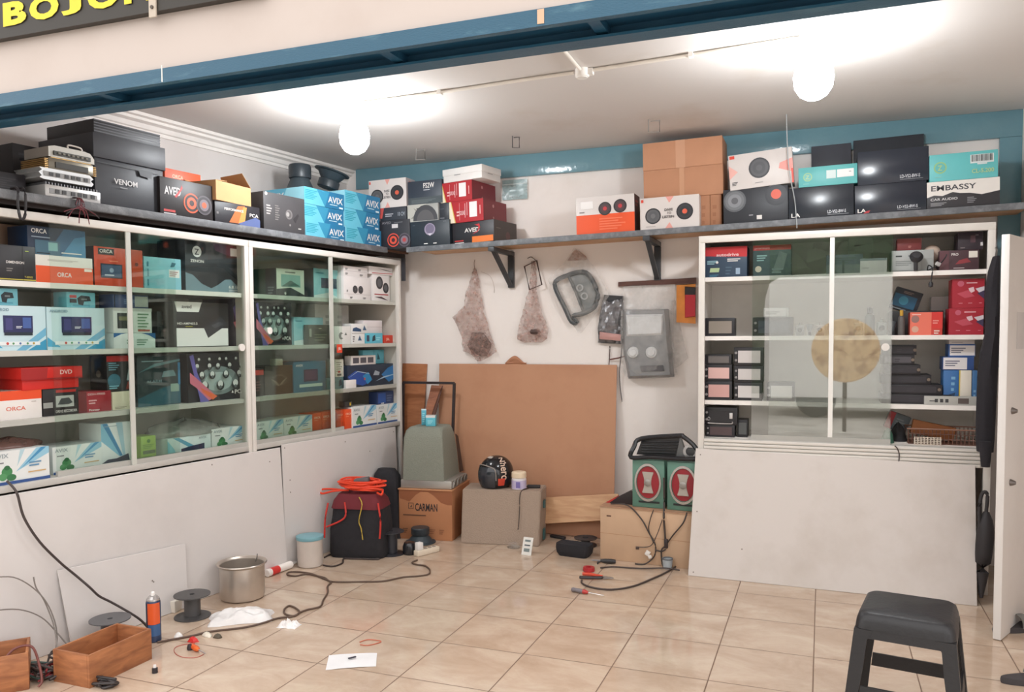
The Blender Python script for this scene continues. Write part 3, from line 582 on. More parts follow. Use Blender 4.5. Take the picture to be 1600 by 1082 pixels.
# bottom
carton('horn_box', 'white box with blue rays at the left photo edge, bottom of the cabinet', 'box', 'L', (-1.401, -0.03, 0.775, 0.26, 0.146), .17, (220, 222, 220), avix_small())
bD2 = carton('horn_box', 'white box with blue rays, second from the left in the cabinet bottom', 'box', 'L', (-1.093, -0.08, 0.775, 0.248, 0.128), .17, (206, 214, 212), avix_small())
carton('horn_box', 'taller white box with wide blue beams on the cabinet bottom by the door post', 'box', 'L', (-0.845, -0.08, 0.775, 0.163, 0.212), .17, (222, 226, 226), [('p', ((0, 1), (.22, 1), (.72, .2), (.6, .2), (0, .6)), (130, 186, 210)), ('p', ((.04, 1), (.2, 1), (.7, .22), (.62, .2)), (62, 132, 176)), ('p', ((.5, 1), (.72, 1), (.8, .2), (.72, .2)), (168, 200, 214)), ('p', ((0, 0), (0, .08), (.2, .16), (.5, .16), (.9, .24), (.96, .02)), (48, 56, 74)), ('l', .1, .92, .8, .95, 1, (140, 160, 170))])
carton('accessory_box', 'lime green box on the cabinet bottom, right of the door post', 'box', 'L', (-0.637, -0.06, 0.775, 0.088, 0.126), .12, (160, 186, 84), [('c', .5, .8, .08, (90, 130, 60)), ('r', .1, .28, .94, .42, (90, 110, 70)), ('l', .1, .5, .9, .7, 3, (120, 150, 70)), ('l', .1, .06, .9, .22, 2, (120, 150, 70))])
bD6 = carton('horn_box', 'white box with dark blue skyline print beside the lime box', 'box', 'L', (-0.47, -0.07, 0.775, 0.289, 0.095), .17, (216, 226, 226), [('p', ((0, .0), (0, .9), (.14, .4), (.2, .02)), (150, 200, 214)), ('p', ((.12, 1), (.26, .98), (.62, .4), (.5, .34)), (100, 164, 190)), ('p', ((.3, .1), (.3, .34), (.5, .42), (.84, .5), (.84, .16)), (48, 56, 84)), ('t', 'AVIX', .7, .76, .14, (150, 160, 164), .25)])
bD7 = carton('horn_box', 'white box with blue rays at the right end of the nearer cabinet bottom', 'box', 'L', (-0.174, -0.07, 0.775, 0.266, 0.115), .17, (220, 222, 220), avix_small())

# ================================================================ far left cabinet
carton('camera_box', 'dark green box with a pale street photo, leftmost on the far cabinet top shelf', 'box', 'L', (0.406, -0.12, 1.66, 0.248, 0.176), .24, (44, 84, 74), [('r', 0, 0, 1, 1, (206, 204, 190)), ('r', .16, .36, .86, .8, (130, 166, 160)), ('p', ((.16, .36), (.5, .6), (.86, .4)), (70, 96, 90)), ('p', ((0, 0), (0, .26), (.5, .34), (1, .1), (1, 0)), (40, 48, 50)), ('c', .3, .12, .05, (190, 190, 180)), ('l', .3, .86, .9, .95, 1, (120, 116, 110))], l=[('r', .62, 0, 1, 1, (40, 52, 66)), ('l', .7, .1, .95, .4, 3, (120, 130, 140))])
carton('camera_box', 'pale blue camera box with black side on the far cabinet top shelf', 'box', 'L', (0.745, -0.12, 1.66, 0.245, 0.199), .2, (40, 54, 62), [('r', 0, 0, 1, 1, (150, 204, 214)), ('r', .3, .36, .98, .7, (50, 70, 90)), ('c', .5, .5, .12, (40, 50, 84)), ('l', .08, .84, .6, .9, 1, (90, 150, 170)), ('p', ((0, 0), (0, .1), (.6, .22), (1, .06), (1, 0)), (220, 228, 228))])
two = [('s', .42, .45, .17, ((50, 48, 50), (84, 82, 84), (60, 58, 60), (96, 94, 96))), ('s', .62, .45, .17, ((50, 48, 50), (84, 82, 84), (60, 58, 60), (96, 94, 96))), ('r', 0, .24, 1, .25, (190, 180, 178)), ('l', .1, .34, .16, .44, 2, (60, 56, 60)), ('l', .22, .06, .34, .14, 2, (60, 56, 60)), ('l', .7, .06, .84, .14, 2, (60, 56, 60))]
bE3 = carton('speaker_box', 'white box showing two round speakers on the far cabinet top shelf', 'box', 'L', (0.976, -0.06, 1.66, 0.295, 0.161), .14, (232, 226, 224), two)
carton('speaker_box', 'low white box with tiny speaker icons on the two-speaker box', 'box', 'L', (0.986, -0.065, 1.82, 0.259, 0.071), .13, (230, 224, 222), [('r', 0, .5, 1, .53, (190, 180, 178)), ('l', .06, .62, .2, .84, 2, (60, 56, 60)), ('l', .6, .6, .76, .82, 2, (60, 56, 60)), ('l', .06, .14, .2, .36, 2, (60, 56, 60)), ('l', .66, .1, .84, .3, 2, (60, 56, 60))], on=bE3)
bE4 = carton('speaker_box', 'white box with two slanted oval speakers, right end of far cabinet top shelf', 'box', 'L', (1.307, -0.07, 1.66, 0.207, 0.192), .14, (232, 226, 224), [('e', .4, .7, .2, .24, (52, 50, 54)), ('e', .4, .7, .13, .16, (96, 94, 98)), ('e', .76, .52, .17, .2, (52, 50, 54)), ('e', .76, .52, .1, .12, (96, 94, 98)), ('r', .1, .24, .9, .28, (170, 60, 66)), ('p', ((.1, .16), (.5, .18), (.9, .04), (.5, .1)), (80, 60, 64))])
carton('speaker_box', 'low white box with a red line lying on the oval speaker box', 'box', 'L', (1.267, -0.065, 1.848, 0.315, 0.06), .15, (232, 226, 224), [('p', ((.1, .1), (.1, .2), (.9, .3), (.9, .2)), (190, 90, 90)), ('p', ((.3, .8), (.6, .7), (.9, .5), (.6, .6)), (70, 56, 60)), ('c', .92, .4, .16, (80, 76, 80))], on=bE4)
# second shelf
carton('speaker_box', 'black speaker box with chrome domes behind glass, far cabinet second shelf', 'box', 'L', (0.184, -0.09, 1.355, 0.314, 0.264), .22, (36, 38, 42), pca())
carton('radio_box', 'light blue box with a dark inset, far cabinet second shelf', 'box', 'L', (0.551, -0.12, 1.355, 0.28, 0.179), .14, (150, 202, 216), [('r', .34, .3, .8, .7, (46, 74, 90)), ('l', .06, .84, .4, .9, 1, (90, 140, 160)), ('p', ((0, 0), (0, .14), (.4, .2), (1, .1), (1, 0)), (216, 226, 228))])
carton('radio_box', 'dark olive box standing before the light blue box, far cabinet second shelf', 'box', 'L', (0.63, -0.07, 1.355, 0.244, 0.129), .04, (74, 76, 66), [('l', .24, .2, .8, .6, 3, (120, 124, 104)), ('r', .04, .4, .12, .8, (150, 154, 140)), ('l', .4, .8, .6, .86, 1, (190, 190, 170))])
carton('accessory_box', 'white box with a round grey emblem at the edge of the sliding glass', 'box', 'L', (0.887, -0.07, 1.355, 0.168, 0.122), .12, (226, 224, 220), [('c', .4, .46, .2, (120, 122, 118)), ('c', .48, .46, .12, (226, 224, 220)), ('p', ((.6, .5), (.7, .66), (.76, .5)), (110, 112, 108))])
carton('accessory_box', 'large white carton set back at the rear of the far cabinet second shelf', 'box', 'L', (0.955, -0.3, 1.355, 0.365, 0.28), .12, (214, 210, 202), [('l', .3, .5, .5, .8, 2, (170, 168, 160)), ('l', .65, .5, .85, .8, 2, (170, 168, 160))])
bF6 = carton('accessory_box', 'small white box with a blue triangle, lower one of the short stack', 'box', 'L', (1.068, -0.07, 1.355, 0.142, 0.074), .09, (228, 226, 224), [('p', ((.46, .3), (.6, .8), (.76, .3)), (60, 90, 120)), ('l', .06, .2, .24, .8, 3, (70, 66, 70)), ('r', 0, .92, 1, 1, (190, 186, 180))])
carton('accessory_box', 'small box with blue car picture on the blue triangle box', 'box', 'L', (1.07, -0.075, 1.429, 0.178, 0.067), .085, (226, 224, 222), [('p', ((.06, .2), (.1, .5), (.3, .62), (.6, .4), (.6, .15)), (44, 74, 110)), ('p', ((.7, .3), (.8, .85), (.94, .3)), (60, 90, 120))], on=bF6)
bF7 = carton('accessory_box', 'cyan camera box at the right of the blue triangle box', 'box', 'L', (1.224, -0.07, 1.355, 0.195, 0.074), .09, (96, 184, 204), [('r', .04, .2, .2, .8, (60, 70, 90)), ('p', ((.36, .2), (.4, .7), (.54, .84), (.56, .3)), (40, 60, 70)), ('l', .6, .3, .94, .7, 2, (150, 214, 226))])
carton('accessory_box', 'plain white box resting on the cyan camera box', 'box', 'L', (1.211, -0.08, 1.429, 0.217, 0.092), .08, (222, 214, 214), [('r', 0, .46, 1, .5, (196, 188, 188))], on=bF7)
carton('accessory_box', 'small red box at the right end of the far cabinet second shelf', 'box', 'L', (1.434, -0.07, 1.355, 0.126, 0.059), .08, (200, 62, 44), [('t', 'JBL', .2, .36, .3, (236, 190, 170), .6)])
# third shelf
carton('accessory_box', 'narrow black box with red label beside the middle post, third shelf', 'box', 'L', (0.162, -0.08, 1.05, 0.078, 0.165), .15, (50, 38, 36), [('r', 0, .78, 1, .96, (196, 62, 54)), ('l', .1, .2, .8, .6, 4, (110, 80, 76))])
bG2 = carton('amplifier_box', 'dark brown box with faint swirl print, far cabinet third shelf', 'box', 'L', (0.261, -0.09, 1.05, 0.243, 0.178), .2, (70, 60, 54), [('e', .5, .5, .3, .2, (92, 80, 72)), ('e', .5, .52, .2, .12, (70, 60, 54)), ('p', ((.2, .56), (.4, .46), (.5, .3), (.44, .3)), (130, 116, 104)), ('p', ((.8, .6), (.6, .46), (.5, .32), (.58, .34)), (130, 116, 104))])
carton('accessory_box', 'tiny cream box lying on the dark brown swirl box', 'box', 'L', (0.386, -0.12, 1.234, 0.061, 0.036), .05, (206, 198, 180), on=bG2)
carton('radio_box', 'mid blue car screen box in the middle of the far cabinet third shelf', 'box', 'L', (0.5, -0.08, 1.05, 0.303, 0.197), .14, (50, 116, 146), [('r', .3, .34, .74, .74, (56, 60, 90)), ('r', .34, .4, .7, .7, (84, 70, 104)), ('r', .16, .16, .88, .26, (196, 212, 204)), ('t', 'AVIX', .06, .84, .08, W_, .26)])
bG5 = carton('accessory_box', 'blue grey box in the shade beside the mid blue screen box', 'box', 'L', (0.824, -0.09, 1.05, 0.171, 0.08), .12, (90, 130, 134), [('l', .1, .3, .6, .8, 4, (60, 80, 84)), ('p', ((.7, .2), (.72, .7), (.86, .8), (.9, .3)), (40, 66, 76))])
carton('accessory_box', 'white card box with a small red mark standing on the blue grey box', 'box', 'L', (0.912, -0.09, 1.128, 0.087, 0.123), .08, (220, 218, 206), [('l', .1, .3, .9, .9, 5, (150, 150, 140)), ('r', .3, .24, .6, .34, (180, 60, 56)), ('r', .2, .06, .7, .18, (90, 90, 86))], on=bG5)
bG6 = carton('bulb_box', 'long navy box with blue swirls in the open part of the third shelf', 'box', 'L', (1.014, -0.07, 1.05, 0.549, 0.154), .12, (34, 44, 62), [('p', ((0, .5), (.16, .76), (.34, .6), (.46, .2), (.3, .05), (.1, .2)), (36, 74, 150)), ('p', ((.3, .5), (.42, .66), (.5, .3), (.4, .1)), (40, 130, 180)), ('p', ((.7, .5), (.84, .8), (1, .95), (1, .3), (.86, .12)), (44, 110, 166)), ('p', ((0, .42), (.2, .74), (.44, .6), (.44, .57), (.2, .7)), (170, 190, 206)), ('p', ((.56, .2), (.74, .4), (1, .5), (1, .46), (.76, .34)), (150, 176, 196)), ('p', ((.52, .5), (.56, .72), (.66, .62), (.64, .48)), (150, 160, 170)), ('c', .34, .36, .06, (196, 80, 70)), ('r', .48, 0, .484, 1, (20, 26, 40))])
bG7 = carton('relay_box', 'white box with three dark windows on the long navy swirl box', 'box', 'L', (1.071, -0.08, 1.211, 0.275, 0.059), .06, (226, 220, 216), [('r', .06, .2, .3, .8, (84, 82, 90)), ('r', .36, .2, .6, .8, (84, 82, 90)), ('r', .66, .2, .9, .8, (84, 82, 90))], on=bG6)
carton('camera_box', 'cyan box behind the three-window box on the navy swirl box', 'box', 'L', (1.281, -0.145, 1.203, 0.252, 0.103), .04, (110, 190, 206), [('r', .5, .1, .52, 1, (70, 150, 170)), ('p', ((.66, .3), (.7, .8), (.8, .3)), (50, 90, 100))], on=bG6)
carton('relay_box', 'tiny white cube box standing before the navy swirl box', 'box', 'L', (0.967, -0.045, 1.05, 0.11, 0.057), .022, (232, 228, 226))
# bottom
carton('horn_box', 'white box with blue rays next to the middle post, far cabinet bottom', 'box', 'L', (0.159, -0.07, 0.775, 0.229, 0.121), .15, (214, 222, 218), avix_small())
carton('horn_box', 'white box with blue rays, second in the far cabinet bottom', 'box', 'L', (0.394, -0.07, 0.775, 0.256, 0.125), .15, (214, 222, 218), avix_small())
for q, lb in (((0.657, -0.07, 0.775, 0.087, 0.13), 'orange box, first from the left of the row in the far cabinet bottom'), ((0.747, -0.07, 0.775, 0.086, 0.13), 'orange box, second of the row in the far cabinet bottom'), ((0.88, -0.06, 0.775, 0.08, 0.128), 'orange box half behind the door rail in the far cabinet bottom'), ((0.943, -0.04, 0.775, 0.075, 0.132), 'orange box touching the white ray boxes in the far cabinet bottom')):
    carton('sensor_box', lb, 'box', 'L', q, .12, (220, 82, 40), [('t', 'ORCA', .14, .72, .11, (240, 196, 170), .7), ('l', .14, .62, .8, .68, 1, (240, 150, 110))], group='orange boxes in the cabinet bottom')
bH4 = carton('horn_box', 'white box with blue rays under the dark roll, far cabinet bottom', 'box', 'L', (1.012, -0.03, 0.775, 0.265, 0.142), .15, (224, 226, 224), avix_small())
bH5 = carton('horn_box', 'white box with blue rays at the right end of the far cabinet bottom', 'box', 'L', (1.293, -0.03, 0.775, 0.249, 0.134), .15, (224, 226, 224), avix_small())
carton('bulb_box', 'small blue and black box lying on the rightmost white ray box', 'box', 'L', (1.335, -0.06, 0.925, 0.194, 0.075), .08, (44, 60, 100), [('r', .04, .1, .5, .9, (48, 84, 150)), ('l', .56, .2, .96, .8, 3, (90, 100, 130)), ('l', .2, .04, .5, .2, 1, W_)], on=bH5)

# ================================================================ on the left wall shelf
carton('amplifier', 'long black car amplifier lying at the left photo edge on the wall shelf', 'amplifier', 'L', (-1.381, -0.1, 2.041, 0.22, 0.097), .25, (46, 44, 48), [('l', .1, .2, .9, .8, 6, (60, 58, 62)), ('c', .8, .3, .08, (150, 146, 150))]).location.z = 2.0425
bAmp = carton('amplifier', 'wide black amplifier box behind the silver amplifier stack', 'amplifier', 'L', (-1.071, -0.34, 2.042, 0.282, 0.289), .22, (44, 44, 48), [('l', .1, .5, .9, .9, 5, (54, 54, 58))])
bV = carton('amplifier_box', 'large black box with white lettering and overlapping lid on the wall shelf', 'box', 'L', (-0.881, -0.02, 2.042, 0.405, 0.343), .42, (58, 60, 66), [('t', 'VENOM', .26, .34, .075, (206, 204, 204), .32), ('l', .34, .29, .5, .31, 1, (150, 150, 152)), ('r', .03, .595, .94, .605, (30, 30, 34)), ('p', ((.6, .6), (.62, .52), (.78, .5), (.8, .6)), (48, 50, 56))], lid=(.115, (54, 55, 61), .01), yaw=.0)
am = carton('amplifier', 'black ribbed amplifier lying on the large black lidded box', 'amplifier', 'L', (-0.868, -0.03, 2.325, 0.371, 0.126), .36, (44, 44, 48), [('r', 0, .1+.2*k, 1, .18+.2*k, (70, 70, 76)) for k in range(5)], on=bV)
carton('speaker_box', 'orange carton behind the black twin speaker box on the left wall shelf', 'box', 'L', (-0.318, -0.22, 2.042, 0.244, 0.294), .2, (214, 84, 46), [('t', 'ORCA', .2, .84, .07, (240, 190, 160), .3)])
carton('speaker_box', 'black twin speaker box with orange speaker photo on the left wall shelf', 'box', 'L', (-0.523, -0.01, 2.042, 0.341, 0.195), .18, (44, 40, 42), aved+spk2(.58, .82, .42, .27))
bP = carton('speaker_box', 'low black box with orange light streaks under the open tan carton', 'box', 'L', (-0.172, -0.005, 2.042, 0.334, 0.122), .24, (42, 40, 46), [('p', ((.3, .1), (.5, .9), (.66, .95), (.5, .1)), (200, 110, 60)), ('p', ((.5, .1), (.62, .9), (.7, .9), (.64, .1)), (226, 150, 80)), ('p', ((.5, .1), (.9, .5), (1, .4), (1, 0), (.6, 0)), (90, 104, 150)), ('t', 'PERFORMANCE', .2, .64, .11, W_, .42), ('t', 'PCA', .76, .5, .16, W_, .2), ('l', .03, .4, .1, .6, 1, (120, 116, 116))])
carton('studio_monitor_box', 'dark grey box with a loudspeaker photo before the blue boxes', 'box', 'L', (0.189, 0, 2.042, 0.35, 0.226), .14, (76, 74, 76), [('c', .06, .95, .045, W_), ('c', .6, .5, .13, (120, 116, 116)), ('c', .6, .5, .09, (96, 92, 92)), ('c', .57, .5, .06, (160, 156, 154)), ('l', .06, .42, .2, .7, 4, (170, 166, 164)), ('l', .26, .3, .38, .72, 7, (120, 116, 114)), ('c', .62, .22, .03, (140, 136, 134)), ('l', .82, .14, .94, .2, 1, (190, 186, 182)), ('p', ((.7, .4), (.82, .56), (.84, .5), (.76, .3)), (60, 58, 60))])
for q, lbs in (((0.571, -0.03, 2.018, 0.388, 0.341), ('bottom', 'middle', 'topmost')), ((0.969, -0.03, 2.03, 0.388, 0.368), ('bottom', 'middle', 'topmost'))):
    prev = None
    first = q[0] < .8
    for k in range(3):
        h3 = (q[2]+q[4]-2.042)/3
        prev = carton('subwoofer_box', ('blue box with white lettering, %s of the taller stack nearer the entrance' if first else 'blue box with white lettering, %s of the lower stack nearer the corner') % lbs[k], 'box', 'L',
                      (q[0]+(.006, -.002, .003)[k], q[1]-(.0, .006, .003)[k], 2.042 if k == 0 else 2.042+h3*k, q[3], h3 if k else h3), .36, (84, 164, 194), avix_blue(), l=avix_end, on=prev, group='blue boxes with white lettering')
    if first: AV1 = prev
    else: AV2 = prev

# silver amplifiers stacked on the wall shelf
def amp(label, q, d, body, style, on=None):
    a, v, z, w, h = q
    if on is not None: zt = TOP[on.name][0]+.0008; h = z+h-zt; z = zt
    t = thing('car_amplifier', label, 'amplifier', LP(a+w/2, v, z), (0, 0, RL), group='silver car amplifiers')
    M = mt(body, .35, .55, .05)
    m = MB()
    if style == 'curved':
        pr = [(-w/2, 0), (w/2, 0), (w/2, h*.45), (w/2-.02, h*.9), (w/2-.05, h), (-w/2+.03, h), (-w/2, h*.85)]
        m.prism(pr, d, M)
    elif style == 'jagged':
        pr = [(-w/2, h*.1), (-w/2+.01, h*.3), (-w/2-.004, h*.55), (-w/2+.012, h*.8), (-w/2, h), (w/2-.02, h), (w/2, h*.7), (w/2-.014, h*.5), (w/2, h*.25), (w/2-.01, 0), (-w/2+.02, 0)]
        m.prism(pr, d, M)
    else: m.box((0, d/2, h/2), (w, d, h), M, None, .004)
    m.obj('body', t)
    m = MB()
    if style == 'curved': m.box((0, -.0035, h*.35), (w*.8, .006, h*.36), (70, 70, 66)); [m.box((-w*.3+k*w*.1, -.009, h*.35), (w*.05, .005, h*.14), (120, 116, 104)) for k in range(7)]
    elif style == 'fins': m.box((0, -.0035, h*.42), (w*.72, .006, h*.5), (56, 54, 50))
    else: m.box((0, -.0015, h*.5), (w*.86, .0025, h*.42), (150, 150, 150)); [m.box((x*w, -.003, h*.5), (w*.07, .005, h*.3), (64, 64, 66)) for x in (-.3, -.18, -.02, .1, .2, .34)]
    m.obj('terminal_panel', t)
    if style == 'fins':
        m = MB()
        for s_ in (-1, 1):
            for k in range(6): m.box((s_*(w/2+.008), d/2, h*(.08+.15*k)), (.016, d*.98, h*.06), mt((206, 166, 110), .3, .6))
        m.box((0, d/2, h+.001), (w*.9, d, .003), mt((214, 176, 120), .3, .6)); m.obj('heat_sink', t)
    if style == 'curved':
        m = MB(); m.tube([(-.02, -.001, h), (-.015, -.001, h+.014), (.04, -.001, h+.012), (.05, -.001, h)], .004, mt((226, 222, 216), .3, .3)); m.obj('handle', t)
    if style == 'flat':
        m = MB()
        for k in range(18): m.box((-w*.46+k*w*.054, d*.5, h+.006), (w*.022, d*.9, .012), mt((120, 120, 122), .4, .5))
        m.obj('heat_sink', t)
    TOP[t.name] = (z+h+(.013 if style == 'flat' else .003 if style == 'fins' else 0), 0)
    return t
p1 = amp('white silver car amplifier, lowest of the stack of four', (-1.135, 0, 2.049, 0.27, 0.056), .2, (206, 204, 202), 'flat'); p1.location.z = 2.0425; 
p2 = amp('jagged-edged silver car amplifier, second from bottom of the stack', (-1.159, 0, 2.109, 0.26, 0.061), .19, (196, 196, 196), 'jagged', p1)
p3 = amp('silver car amplifier with gold side fins, third in the stack', (-1.11, -0.01, 2.17, 0.219, 0.053), .18, (126, 120, 108), 'fins', p2)
p4 = amp('rounded silver amplifier with a small handle, top of the stack', (-1.108, -0.01, 2.223, 0.223, 0.056), .18, (170, 166, 158), 'curved', p3)
# wires hanging off the shelf
m = MB()
for k in range(9):
    a = random.uniform(-.03, .05); b = random.uniform(-.10, .12)
    m.tube([(a*.3, .01, .012), (a*.5, -.042, .006), (a, -.05, -.03), (b*.6, -.052, -.05), (b, -.05, -.06-.05*random.random())], .0022, (110, 34, 44) if k < 7 else (44, 38, 40), 5)
tag(m.obj('wire_bundle', None, LP(-1.0, .0, 2.042), (0, 0, RL)), 'tangle of thin dark red wires hanging from the stacked amplifiers over the shelf edge', 'wires')
m = MB()
m.tube([(-.02, .01, .012), (-.025, -.045, .006), (-.03, -.05, -.06), (-.02, -.05, -.12), (.0, -.05, -.10), (.004, -.045, .006), (.0, .01, .012)], .006, (40, 36, 38), 6)
tag(m.obj('black_strap', None, LP(-1.26, .0, 2.042), (0, 0, RL)), 'black cable loop dangling over the shelf edge left of the red wires', 'cable')
# open tan carton
def open_carton(label, loc, rz, w, d, h, c, on=None):
    t = thing('open_carton', label, 'box', loc, (0, 0, rz)); m = MB(); M = mt(c, .7)
    for a, b in (((-w/2, 0, 0), (w/2, .004, h)), ((-w/2, d-.004, 0), (w/2, d, h)), ((-w/2, .0045, 0), (-w/2+.004, d-.0045, h)), ((w/2-.004, .0045, 0), (w/2, d-.0045, h)), ((-w/2+.0045, .0045, 0), (w/2-.0045, d-.0045, .004))): m.bx(a, b, M)
    m.obj('carton_body', t)
    for nm, pts in (('flap', [(w/2, .0, h), (w/2, d, h), (w/2+.0-.03, d*.95, h+.07), (w/2-.06, .01, h+.075)]), ('flap', [(-w/2, 0, h), (-w/2, d, h), (-w/2+d*.45, d, h+.006), (-w/2+d*.45, 0, h+.006)]), ('flap', [(-w/2, d, h), (w/2, d, h), (w/2-.02, d+.05, h+.03), (-w/2+.02, d+.05, h+.03)])):
        m = MB(); m.loft([pts, [Vector(p)+Vector((0, .0, .003)) for p in pts]], mt((196, 152, 106), .7)); m.obj(nm, t)
    return t
q = (-0.186, 0, 2.159, 0.307, 0.111)
open_carton('open tan carton with raised flap on the low black box on the wall shelf', LP(q[0]+q[3]/2, -.005, TOP[bP.name][0]+.0008), RL+.12, q[3]*.95, .2, q[2]+q[4]-TOP[bP.name][0], (206, 160, 112))
# two bare woofers on the blue boxes
def woofer(label, loc, rot, s, group='bare woofers on the blue boxes', k=1.0):
    t = thing('woofer', label, 'speaker', loc, rot, group); c = mt((52, 62, 68), .5)
    m = MB(); m.lathe([(0, 0), (.6*s, 0), (.62*s, .02*s), (.6*s, .05*s), (.5*s, .06*s), (.3*s, .33*s*k), (0, .33*s*k)], c, n=32); m.obj('basket', t)
    m = MB(); m.lathe([(0, .33*s*k+.0005), (.36*s, .33*s*k+.0005), (.37*s, .36*s*k), (.37*s, .58*s*k), (.34*s, .61*s*k), (0, .61*s*k)], mt((44, 52, 58), .4), n=32); m.obj('magnet', t)
    return t
z0 = max(TOP[AV1.name][0], 0)+.001
woofer('bare woofer lying magnet-up on the taller blue stack', LP(.80, -.27, z0), (0, 0, 0), .20, k=1.6)
woofer('bare woofer tilted on its rim on the blue stacks beside the other woofer', LP(1.07, -.22, TOP[AV2.name][0]+.155), (PI, .3, RL-.9), .20)

# ================================================================ on the back wall shelf
bS = carton('speaker_box', 'black box with an orange speaker photo under the small dark box in the corner', 'box', 'S', (-2.996, 5.17, 2.034, 0.249, 0.203), .2, (46, 46, 52), [('r', .42, .72, .62, .86, (206, 200, 200)), ('t', 'AVED', .1, .88, .08, (130, 126, 130), .3), ('l', .5, .9, .94, .94, 1, (120, 120, 124)), ('s', .46, .3, .24, ((216, 76, 58), (50, 40, 44), (220, 84, 60), (60, 40, 44))), ('s', .82, .28, .24, ((90, 84, 92), (60, 52, 60), (130, 116, 126), (180, 70, 70)))])
bS2 = carton('accessory_box', 'low dark box with red corner below the white twin speaker box in the corner', 'box', 'S', (-2.991, 5.175, 2.243, 0.213, 0.086), .2, (52, 56, 64), [('p', ((0, .2), (0, 1), (.16, 1), (.08, .2)), (190, 80, 76)), ('l', .2, .3, .6, .6, 2, (180, 180, 186)), ('t', '10 CM', .68, .3, .3, (150, 156, 164), .26)], on=bS)
carton('speaker_box', 'white twin speaker box standing on the dark boxes in the shelf corner', 'box', 'S', (-3.08, 5.178, 2.328, 0.303, 0.204), .14, (206, 196, 196), jbl_two(), r=[('r', 0, 0, 1, 1, (190, 180, 180)), ('r', .3, .6, .9, .9, (214, 110, 100))], on=bS2)
bS3 = carton('speaker_box', 'black box with a round silver speaker emblem in the shelf corner', 'box', 'S', (-2.742, 5.17, 2.04, 0.306, 0.177), .22, (38, 46, 54), [('c', .5, .66, .24, (150, 140, 160)), ('c', .5, .68, .19, (110, 102, 124)), ('p', ((.44, .5), (.5, .4), (.56, .5)), (206, 200, 210)), ('l', .06, .84, .16, .88, 1, (90, 96, 104)), ('l', .34, .08, .5, .16, 1, W_), ('l', .58, .08, .72, .16, 1, W_), ('l', .84, .92, .98, .96, 1, (110, 116, 124))])
bS4 = carton('speaker_box', 'grey and white box with half a speaker photo above the silver emblem box', 'box', 'S', (-2.77, 5.18, 2.226, 0.242, 0.112), .2, (150, 150, 146), [('r', 0, 0, .62, 1, (180, 178, 170)), ('p', ((.1, .2), (.3, .5), (.2, .8), (.4, .6), (.5, .2)), (140, 138, 130)), ('p', [(.58+.4*math.cos(a*PI/10), .04+.9*math.sin(a*PI/10)) for a in range(11)], (66, 66, 70)), ('p', [(.58+.28*math.cos(a*PI/10), .04+.62*math.sin(a*PI/10)) for a in range(11)], (90, 88, 90)), ('l', .3, .72, .5, .84, 1, (60, 60, 60))], on=bS3)
carton('speaker_box', 'small black box between the grey speaker box and the lower red box', 'box', 'S', (-2.533, 5.2, 2.22, 0.079, 0.125), .18, (40, 44, 52), [('l', .1, .08, .8, .2, 1, (110, 110, 116)), ('l', .1, .6, .8, .68, 1, (70, 76, 84))], on=bS3)
carton('amplifier_box', 'dark slate box with white lettering on top of the corner boxes', 'box', 'S', (-2.769, 5.19, 2.343, 0.267, 0.161), .2, (52, 60, 72), [('t', 'FS2W', .46, .68, .22, W_, .32), ('l', .46, .58, .76, .64, 1, (190, 190, 194)), ('r', 0, 0, 1, .3, (70, 78, 82)), ('l', .1, .06, .9, .22, 3, (96, 104, 106))], on=bS4)
aveds = aved[:1]+[('t', 'AVED', .30, .52, .2, W_, .36), ('p', ((.48, .4), (.62, .5), (.68, .7), (.66, .88), (.54, .84), (.64, .76), (.62, .56)), (186, 44, 52)), ('r', .48, .02, .98, .30, (226, 120, 52)), ('l', .06, .12, .4, .22, 1, (200, 60, 56)), ('l', .06, .04, .42, .1, 1, W_)]
bS5 = carton('subwoofer_box', 'black box with an orange label and red swoosh under the two red boxes', 'box', 'S', (-2.431, 5.17, 2.046, 0.341, 0.147), .31, (42, 40, 44), aveds[1:], r=[('r', 0, 0, 1, 1, (66, 58, 56)), ('c', .6, .34, .2, (96, 66, 66)), ('l', .1, .62, .4, .7, 1, (110, 100, 96))], yaw=-.16)
redp = [('r', 0, 0, 1, 1, (170, 34, 42)), ('p', ((0, 0), (0, 1), (.04, 1), (.16, 0)), (226, 214, 190)), ('p', ((.04, 1), (.06, 1), (.19, 0), (.16, 0)), (206, 180, 90)), ('l', .22, .3, .34, .6, 2, (222, 180, 180)), ('t', 'SOUND', .3, .34, .2, (226, 190, 190), .18), ('r', .3, .1, .31, .9, (214, 160, 160)), ('r', .46, .2, .48, .86, (214, 160, 160)), ('r', .52, .3, .54, .9, (214, 160, 160)), ('r', .6, .2, .82, .9, (230, 222, 222)), ('r', .9, .3, .92, .7, (230, 190, 190))]
sidr = [('r', 0, 0, 1, 1, (124, 38, 46)), ('c', .42, .74, .08, (190, 130, 130)), ('c', .42, .2, .06, (170, 110, 110))]
bS6 = carton('amplifier_box', 'dark red box with white label, lower of the two red boxes', 'box', 'S', (-2.449, 5.17, 2.201, 0.28, 0.14), .31, (170, 34, 42), redp, r=sidr, yaw=-.16, on=bS5, group='dark red amplifier boxes')
bS7 = carton('amplifier_box', 'dark red box with white label, upper of the two red boxes', 'box', 'S', (-2.522, 5.18, 2.33, 0.264, 0.145), .31, (160, 32, 40), redp, r=sidr, yaw=-.16, on=bS6, group='dark red amplifier boxes')
carton('accessory_box', 'flat white box on top of the two dark red boxes', 'box', 'S', (-2.501, 5.16, 2.45, 0.333, 0.118), .24, (222, 216, 212), [('l', .3, .46, .56, .56, 1, (130, 126, 126))], r=[('l', .3, .4, .7, .5, 1, (150, 146, 146))], on=bS7, yaw=-.2, lid=(.045, (224, 219, 215), .004))
